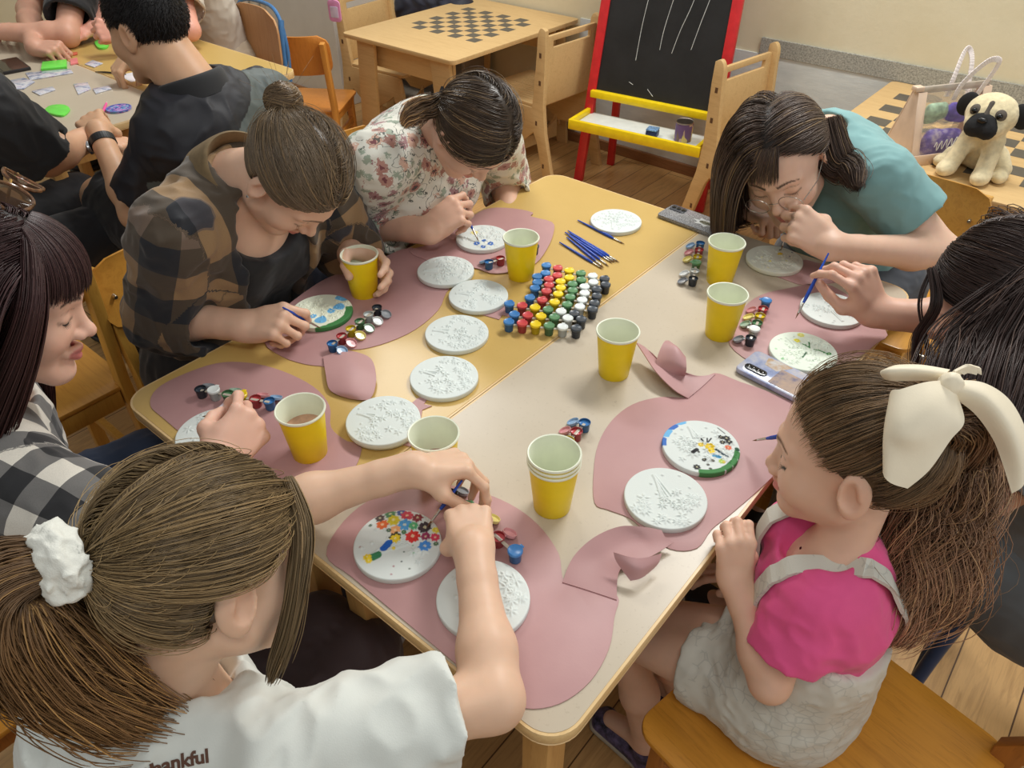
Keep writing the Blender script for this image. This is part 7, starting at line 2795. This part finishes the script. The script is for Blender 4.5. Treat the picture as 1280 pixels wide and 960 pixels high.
    hair_obj('hair', [(A, .00068, .0005, hair_cols(*A.shape[:2], base, rng, .2, streak=.16, light=(168, 142, 98))), (B, .0004, .0003, hair_cols(*B.shape[:2], (164, 138, 98), rng, .2)),
                      (L, .0008, .0005, hair_cols(*L.shape[:2], base, rng, .22, streak=.2)), (T, .00075, .0005, hair_cols(*T.shape[:2], (104, 80, 56), rng, .22, tip=(142, 106, 68), streak=.14, light=(176, 140, 92)))],
             hair_mat('light brown hair', .4), p.root, p.origin, cap, (84, 68, 48), h=.0026)
    root = thing('scrunchie', 'fluffy white scrunchie on the ponytail of the girl in white', 'scrunchie', tuple(b0 - fr.R[1] * .010))
    S = SDF(); c = b0 - fr.R[1] * .010
    ax = nrm(-fr.R[1] + down * .25)
    x = nrm(np.cross(ax, (0, 0, 1))); y = np.cross(ax, x)
    for i in range(14):
        a0, a1 = 2 * PI * i / 14, 2 * PI * (i + 1) / 14
        S.cap(c + (x * math.cos(a0) + y * math.sin(a0)) * .019, c + (x * math.cos(a1) + y * math.sin(a1)) * .019, .0135, .0135, .008)
    S.disp = lambda P: .0042 * vnoise(P, 110, 3) + .0022 * vnoise(P, 300, 4)
    S.build('loop', cloth_mat('white terry', (226, 226, 216), .95, .05, .5), root, .002, c)
    return p


def person_check():
    J = dict(H=(.117, -.112, 1.004), N=(.045, -.195, .865), SR=(.205, -.225, .805), SL=(-.105, -.150, .815), ER=(.455, -.135, .755), EL=(-.24, -.20, .58), WR=(.296, .027, .756), WL=(-.04, -.09, .565), P=(-.03, -.36, .50))
    p = Person('woman with a dark fringe and long hair in a black and white checked shirt', J, (.25, 1), 1.0, 1.0, True, knees=[(.13, .02, .51), at(190, 585, .52)])
    J = p.J
    fr = Frame(J['H'], (.529, .765, -.368), (.101, .374, .922), .95)
    S = SDF()
    W = at(272, 572, TZ + .060)
    G = at(286, 500, TZ + .078)
    R, W = hand_pinch_rot(W, G, nrm(CAM - G) + np.array([.5, .3, .2]), 1, .95)
    p.J['WR'] = W
    nl = add_hand(S, W, R, 1, .95, 'tight')
    add_hand(S, J['WL'], hand_rot((.3, .6, -.5), (.0, .4, .9)), -1, .95, 'rest')
    p.body(S, fr)
    add_head(S, fr)
    S.build('body', skin_mat(), p.root, .0028, p.origin, col=skin_color(fr, (224, 180, 158), (198, 118, 112), (56, 40, 36), .7, nails=[(q, .0055, (214, 206, 214)) for q in nl]))
    lashes(fr, p, (30, 22, 22), w=.0022)
    trousers(p, cloth_mat('blue jeans', (52, 66, 92), .8), end=2, h=.0038)
    shoes(p, plain('white sole', (206, 202, 196)), plain('black shoe', (28, 28, 30)))
    S = SDF(); p.top(S, .55, .020, long=True, cuff=.006, shoulder=1.08)
    p.neckline(S, fr, .060, .0, .02)
    p.join_sleeves(S)
    S.disp = folds(.0055, 13, 81, .55)
    S.build('checked_shirt', plaid_mat('black white gingham', .034, [(28, 28, 31), (104, 102, 100), (214, 208, 196)]), p.root, .0032, p.origin, pc=limb_coords(p))
    rng = np.random.default_rng(8)
    cap = SDF(); hair_cap(cap, fr, -.006, -.085)
    base = (58, 37, 37)
    D = sample_roots(8500, rng, -.004, -.05, .2)
    roots = on_head(fr, D, .001)
    sgn = np.where(D[:, 0] >= 0, 1.0, -1.0)[:, None]
    first = np.concatenate([sgn, 0 * sgn - .95, -.2 + 0 * sgn], 1) @ fr.R
    bias = np.where(sgn > 0, np.array([[.04, .0, 0]]), np.array([[-.08, .0, 0]])) - fr.R[1] * .36
    A = hang(fr, rng, len(D), roots, first, 32, .0165, .24, balls=[(J['N'], .085), (J['SL'], .09), (J['SR'], .088), (p.chest, .135), ((J['N'] + J['SL']) / 2, .085), ((J['N'] + J['SR']) / 2, .085)], bias=bias, spread=.02, clump=80, ell_lift=.006)
    A = face_clear(fr, A[fr.l(roots)[:, 2] < .085], .022, .04)
    A0 = pulled(fr, rng, 6500, (0, -.86, -.50), -.004, -.06, 13, puff=.008, part=True)
    A0 = face_clear(fr, A0, .03, .02)
    n = 900
    th = rng.uniform(-.9, .9, n)
    Db = np.stack([np.sin(th) * .42, np.full(n, .35), np.full(n, .88)], -1)
    De = np.stack([np.sin(th) * 1.0, np.cos(th) * 1.0, np.full(n, .06) + .12 * rng.random(n) - .12 * np.abs(np.sin(th))], -1)
    B = on_head(fr, slerp(Db / np.linalg.norm(Db, axis=1, keepdims=True), De / np.linalg.norm(De, axis=1, keepdims=True), np.linspace(0, 1, 11)), .003 + .005 * rng.random((n, 1)) + .010 * np.sin(np.linspace(0, 1, 11) * 2.4)[None])
    L = tail([fr.w((.03, .03, .105)), fr.w((.080, .045, .05)), fr.w((.088, .036, -.02)), fr.w((.085, .018, -.09)), fr.w((.088, .0, -.16)), fr.w((.10, -.02, -.24)), fr.w((.11, -.01, -.30))], [.010, .016, .022, .028, .030, .028, .014], rng, 1500, 24, .1, 1.2, .3, 14)
    hair_obj('hair', [(A0, .0009, .0007, hair_cols(*A0.shape[:2], base, rng, .16)), (A, .00095, .0007, hair_cols(*A.shape[:2], base, rng, .2, tip=(78, 48, 44), streak=.05, light=(104, 76, 70))), (B, .0008, .0004, hair_cols(n, 11, base, rng, .25)), (L, .0009, .0006, hair_cols(*L.shape[:2], base, rng, .25, tip=(84, 54, 48)))],
             hair_mat('dark brown hair', .42), p.root, p.origin, cap, (32, 21, 21))
    # sunglasses pushed up into the hair
    g = thing('sunglasses', 'gold and tortoiseshell sunglasses pushed up on the dark hair at the left edge', 'glasses', tuple(dep(2, 292, .95)))
    o = np.array(g.location)
    Dg = fr.l(dep(4, 290, .95)) - HC
    fr2 = Frame(on_head(fr, np.array([Dg]), .032)[0], fr.R[1] * .35 + fr.R[2] * .95, fr.R[2] * .3 - fr.R[1] * .95, 1.0)
    gold = plain('gold rim', (206, 170, 110), .25, metal=.9)
    tor = plain('tortoiseshell', (104, 70, 44), .2, .4, 120)
    t = NT('brown sun lens'); t.base(lin((70, 50, 36))).set(rough=.05, trans=.5, ior=1.1)
    for q in (-1, 1):
        c = np.array([q * .034, .020, 0])
        pts = [tuple(fr2.w(c + np.array([.029 * math.cos(a), -.010 * abs(math.cos(a)) * (1 if math.cos(a) * q > 0 else 0), .024 * math.sin(a)])) - o) for a in [2 * PI * k / 26 for k in range(26)]]
        b = MB(); b.tube(pts, .0026, 8, closed=True); b.build('rim', tor, g)
        cc = np.mean(pts, axis=0)
        mesh_obj('lens', pts + [tuple(cc)], [(i, (i + 1) % 26, 26) for i in range(26)], t.m, g)
        b = MB(); b.bar(tuple(fr2.w((q * .063, .012, .010)) - o), tuple(fr2.w((q * .078, -.06, -.004)) - o), .007, .003, tuple(fr2.R[2]), .001)
        b.bar(tuple(fr2.w((q * .078, -.06, -.004)) - o), tuple(fr2.w((q * .079, -.115, -.012)) - o), .006, .003, tuple(fr2.R[2]), .001)
        b.build('temple', gold, g)
    b = MB(); b.tube([tuple(fr2.w((-.008, .019, .008)) - o), tuple(fr2.w((0, .023, .010)) - o), tuple(fr2.w((.008, .019, .008)) - o)], .002, 6); b.build('bridge', gold, g)
    return p


def short_hair(p, fr, base, capcol, seed, n=5200):
    rng = np.random.default_rng(seed)
    cap = SDF(); hair_cap(cap, fr, -.020, -.080, .0)
    D = sample_roots(n, rng, -.024, -.085, .0)
    D2 = D + np.array([0, .12, -.10]) * rng.uniform(.5, 1.3, (n, 1)) + rng.normal(size=(n, 3)) * .04
    Q = slerp(D, D2 / np.linalg.norm(D2, axis=1, keepdims=True), np.linspace(0, 1, 5))
    A = on_head(fr, Q, -.002 + .008 * np.linspace(0, 1, 5)[None] ** .7 * rng.uniform(.4, 1.2, (n, 1)))
    return hair_obj('hair', [(A, .0008, .0004, hair_cols(n, 5, base, rng, .3))], hair_mat('black hair', .4), p.root, p.origin, cap, capcol, h=.0035)


def person_man():
    J = dict(H=(-.724, .582, 1.062), N=(-.640, .610, .925), SR=(-.66, .810, .855), SL=dep(214, 168, 1.80), ER=(-.98, .90, .74), EL=dep(170, 268, 1.97), WR=(-1.25, .86, .765), WL=(-1.015, .507, .762), P=(-.68, .63, .515))
    kL, aL = np.array([-1.13, .50, .545]), np.array([-1.19, .43, .09])
    p = Person('man in a black shirt with a wristwatch, his back to the flannel shirt', J, (-1, -.1), 1.06, 1.0, False, knees=[(-1.02, .82, .52), kL], ankles=[(-1.06, .80, .09), aL])
    J = p.J
    fr = Frame(J['H'], (-.92, -.28, -.22), (-.2, -.02, .97), 1.0)
    S = SDF()
    W = J['WL']
    d = nrm(at(95, 118, .80) - W)
    add_hand(S, W, hand_rot(d, nrm(CAM - W) * .8 + np.array([.4, -.2, .1])), -1, 1.05, 'cup')
    WR = at(165, 62, .80)
    p.J['WR'] = WR
    add_hand(S, WR, hand_rot(nrm(at(146, 90, .745) - WR), (-.1, -.2, 1)), 1, 1.05, 'droop')
    p.body(S, fr, neck=.060)
    add_head(S, fr, 0, True)
    S.build('body', skin_mat(), p.root, .0036, p.origin, col=skin_color(fr, (206, 162, 128), (180, 116, 104), (36, 30, 28), .4))
    short_hair(p, fr, (36, 32, 32), (26, 24, 24), 11)
    trousers(p, cloth_mat('black shorts', (22, 22, 26), .8), 'shorts', end=.86, h=.004, pad=.018)
    shoes(p, plain('black sole', (30, 30, 32)), plain('black shoe', (28, 28, 30)))
    S = SDF(); p.top(S, .74, .016, cuff=.010, shoulder=1.0, belly=1.1)
    p.neckline(S, fr, .066, .0, .012)
    p.join_sleeves(S)
    S.disp = folds(.008, 10, 91, .6)
    wst, ups, frt, sd, N = p.waist, p.up, p.front, p.side, J['N']

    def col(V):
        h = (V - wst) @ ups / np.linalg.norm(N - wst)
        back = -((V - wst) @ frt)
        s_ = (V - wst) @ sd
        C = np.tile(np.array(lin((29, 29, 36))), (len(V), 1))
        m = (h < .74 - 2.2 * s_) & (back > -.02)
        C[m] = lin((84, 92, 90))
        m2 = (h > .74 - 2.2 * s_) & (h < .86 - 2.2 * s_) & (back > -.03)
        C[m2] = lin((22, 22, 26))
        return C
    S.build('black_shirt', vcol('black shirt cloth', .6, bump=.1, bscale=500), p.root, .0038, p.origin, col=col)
    collar(p, 'collar', cloth_mat('black jersey', (24, 24, 27)), .066, .030, .018, fwd=.004, point=.01)
    # the watch
    Wp = J['WL'] + (J['EL'] - J['WL']) * .12
    ax = nrm(J['EL'] - J['WL'])
    g = thing('wristwatch', 'black strapped wristwatch with steel case on the man\'s left wrist', 'watch', tuple(Wp))
    x = nrm(np.cross(ax, (0, 0, 1))); y = np.cross(ax, x)
    b = MB()
    pts = [(x * math.cos(a) + y * math.sin(a)) * .0315 for a in [2 * PI * i / 30 for i in range(30)]]
    for a_, b_ in zip(pts, pts[1:] + pts[:1]):
        b.bar(tuple(a_), tuple(b_ * 1.0 + (b_ - a_) * .1), .022, .004, tuple(nrm(a_)) if False else tuple(np.cross(ax, nrm(a_))), .0008)
    b.build('strap', plain('watch strap', (30, 30, 32), .5), g)
    out = nrm(-CR * .9 + CU * .3 - ax * ((-CR * .9 + CU * .3) @ ax))
    M = Matrix(tuple(Vector(v) for v in (nrm(np.cross(ax, out)), ax, out))).transposed().to_4x4(); M.translation = tuple(out * .033)
    b = MB(); b.lathe([(0, 0), (.018, 0), (.019, .002), (.019, .007), (.0165, .009), (0, .009)], 24, M, False)
    cs = b.build('case', plain('steel', (186, 188, 190), .25, metal=.9), g)
    b = MB(); b.lathe([(0, .0091), (.0155, .0091), (.0155, .0094), (0, .0094)], 24, M, False); b.build('dial', plain('watch dial', (206, 208, 212), .1), cs)
    return p


def person_left():
    J = dict(H=(-1.16, .275, 1.155), N=(-1.10, .19, 1.02), SR=(-.94, .235, .93), SL=(-1.28, .27, .93), ER=at(58, 198, .755), EL=(-1.47, .42, .76), WR=at(112, 172, .742), WL=(-1.62, .34, .64), P=(-1.06, .03, .50))
    p = Person('person in a black t-shirt cut by the left edge, seated before the beige far table', J, (-.2, 1), 1.1, 1.1, False, knees=[(-1.03, .46, .50), (-1.28, .48, .50)])
    J = p.J
    fr = Frame(J['H'], (-.3, .8, -.5), (-.1, .4, .9), 1.03)
    S = SDF()
    add_hand(S, J['WR'], hand_rot((.4, .6, -.25), (.1, .1, 1)), 1, 1.0, 'fist')
    add_hand(S, J['WL'], hand_rot((.3, .9, 0), (0, 0, 1)), -1, 1.0, 'rest')
    p.body(S, fr, neck=.058)
    add_head(S, fr, 0, True)
    S.build('body', skin_mat(), p.root, .0042, p.origin, col=skin_color(fr, (212, 166, 134), (180, 116, 104), (36, 30, 28), .4))
    short_hair(p, fr, (52, 42, 36), (40, 32, 28), 12, 3500)
    trousers(p, cloth_mat('black jeans', (30, 30, 34)), end=2, h=.005)
    shoes(p, plain('black sole', (30, 30, 32)), plain('black shoe', (28, 28, 30)))
    S = SDF(); p.top(S, .88, .020, cuff=.016, shoulder=1.12, belly=1.1)
    p.neckline(S, fr, .066, .0, .012)
    p.join_sleeves(S)
    S.disp = folds(.008, 10, 95, .6)
    S.build('black_t_shirt', cloth_mat('black jersey', (24, 24, 27)), p.root, .0042, p.origin)
    return p


def person_topleft():
    J = dict(H=(-2.58, 1.19, 1.19), N=(-2.57, 1.29, 1.05), SR=(-2.74, 1.24, .94), SL=(-2.37, 1.18, .935), ER=(-2.62, 1.02, .745), EL=at(84, 44, .745), WR=at(42, 58, .742), WL=at(8, 40, .765), P=(-2.62, 1.64, .50))
    p = Person('person in black with crossed bare forearms on the far table, at the top left', J, (0, -1), 1.1, 1.1, False)
    J = p.J
    fr = Frame(J['H'], (.1, -.8, -.5), (0, -.4, .9), 1.03)
    S = SDF()
    add_hand(S, J['WR'], hand_rot(nrm(at(72, 60, .742) - J['WR']), (.1, -.3, 1)), 1, 1.05, 'fist')
    add_hand(S, J['WL'], hand_rot((-.9, .2, 0), (0, 0, 1)), -1, 1.1, 'rest')
    p.body(S, fr, neck=.058)
    add_head(S, fr, 0, True)
    S.build('body', skin_mat(), p.root, .0042, p.origin, col=skin_color(fr, (206, 156, 132), (180, 116, 104), (36, 30, 28), .5))
    short_hair(p, fr, (40, 34, 32), (30, 26, 26), 13, 3000)
    trousers(p, cloth_mat('black jeans', (30, 30, 34)), end=2, h=.005)
    shoes(p, plain('black sole', (30, 30, 32)), plain('black shoe', (28, 28, 30)))
    S = SDF(); p.top(S, .78, .020, cuff=.014, shoulder=1.12, belly=1.1)
    p.neckline(S, fr, .066, .0, .012)
    p.join_sleeves(S)
    S.disp = folds(.007, 10, 97, .6)
    S.build('black_t_shirt', cloth_mat('black jersey', (24, 24, 27)), p.root, .0045, p.origin)
    return p


def person_behind():
    J = dict(H=(-2.07, 1.31, 1.175), N=(-2.10, 1.43, 1.04), SR=(-2.24, 1.41, .94), SL=(-1.97, 1.36, .925), ER=(-2.30, 1.22, .78), EL=at(238, 38, .765), WR=(-2.12, 1.05, .75), WL=at(160, 42, .775), P=(-2.18, 1.62, .50))
    p = Person('person in pale clothes beyond the man in black, fist and elbow on the table', J, (-.1, -1), .97, .95, False)
    J = p.J
    fr = Frame(J['H'], (-.2, -.8, -.5), (-.1, -.4, .9), 1.0)
    S = SDF()
    add_hand(S, J['WL'], hand_rot(nrm(at(122, 36, .80) - J['WL']), nrm(CAM - J['WL']) + np.array([0, 0, .4])), -1, 1.05, 'fist')
    add_hand(S, J['WR'], hand_rot((-.3, -.9, 0), (0, 0, 1)), 1, 1.0, 'rest')
    p.body(S, fr, neck=.055)
    add_head(S, fr, 0, True)
    S.build('body', skin_mat(), p.root, .0042, p.origin, col=skin_color(fr, (220, 160, 140), (190, 120, 110), (36, 30, 28), .5))
    short_hair(p, fr, (46, 38, 34), (36, 30, 28), 14, 3000)
    trousers(p, cloth_mat('sand trousers', (176, 160, 138)), end=2, h=.005)
    shoes(p, plain('black sole', (30, 30, 32)), plain('black shoe', (28, 28, 30)))
    S = SDF(); p.top(S, .70, .018, cuff=.012, shoulder=1.1)
    p.neckline(S, fr, .064, .0, .012)
    p.join_sleeves(S)
    S.disp = folds(.006, 10, 99, .6)
    S.build('pale_t_shirt', cloth_mat('pale beige jersey', (190, 180, 166)), p.root, .0045, p.origin)
    return p
build_room(); build_light(); build_camera(); build_background(); build_furniture()
build_mats(); build_plates(); build_cups(); build_paints(); build_brushes(); build_phones(); build_toys(); build_far_clutter()
person_flannel()
person_floral()
person_teal()
person_grey()
person_pink()
person_white()
person_check()
person_man()
person_left()
person_topleft()
person_behind()
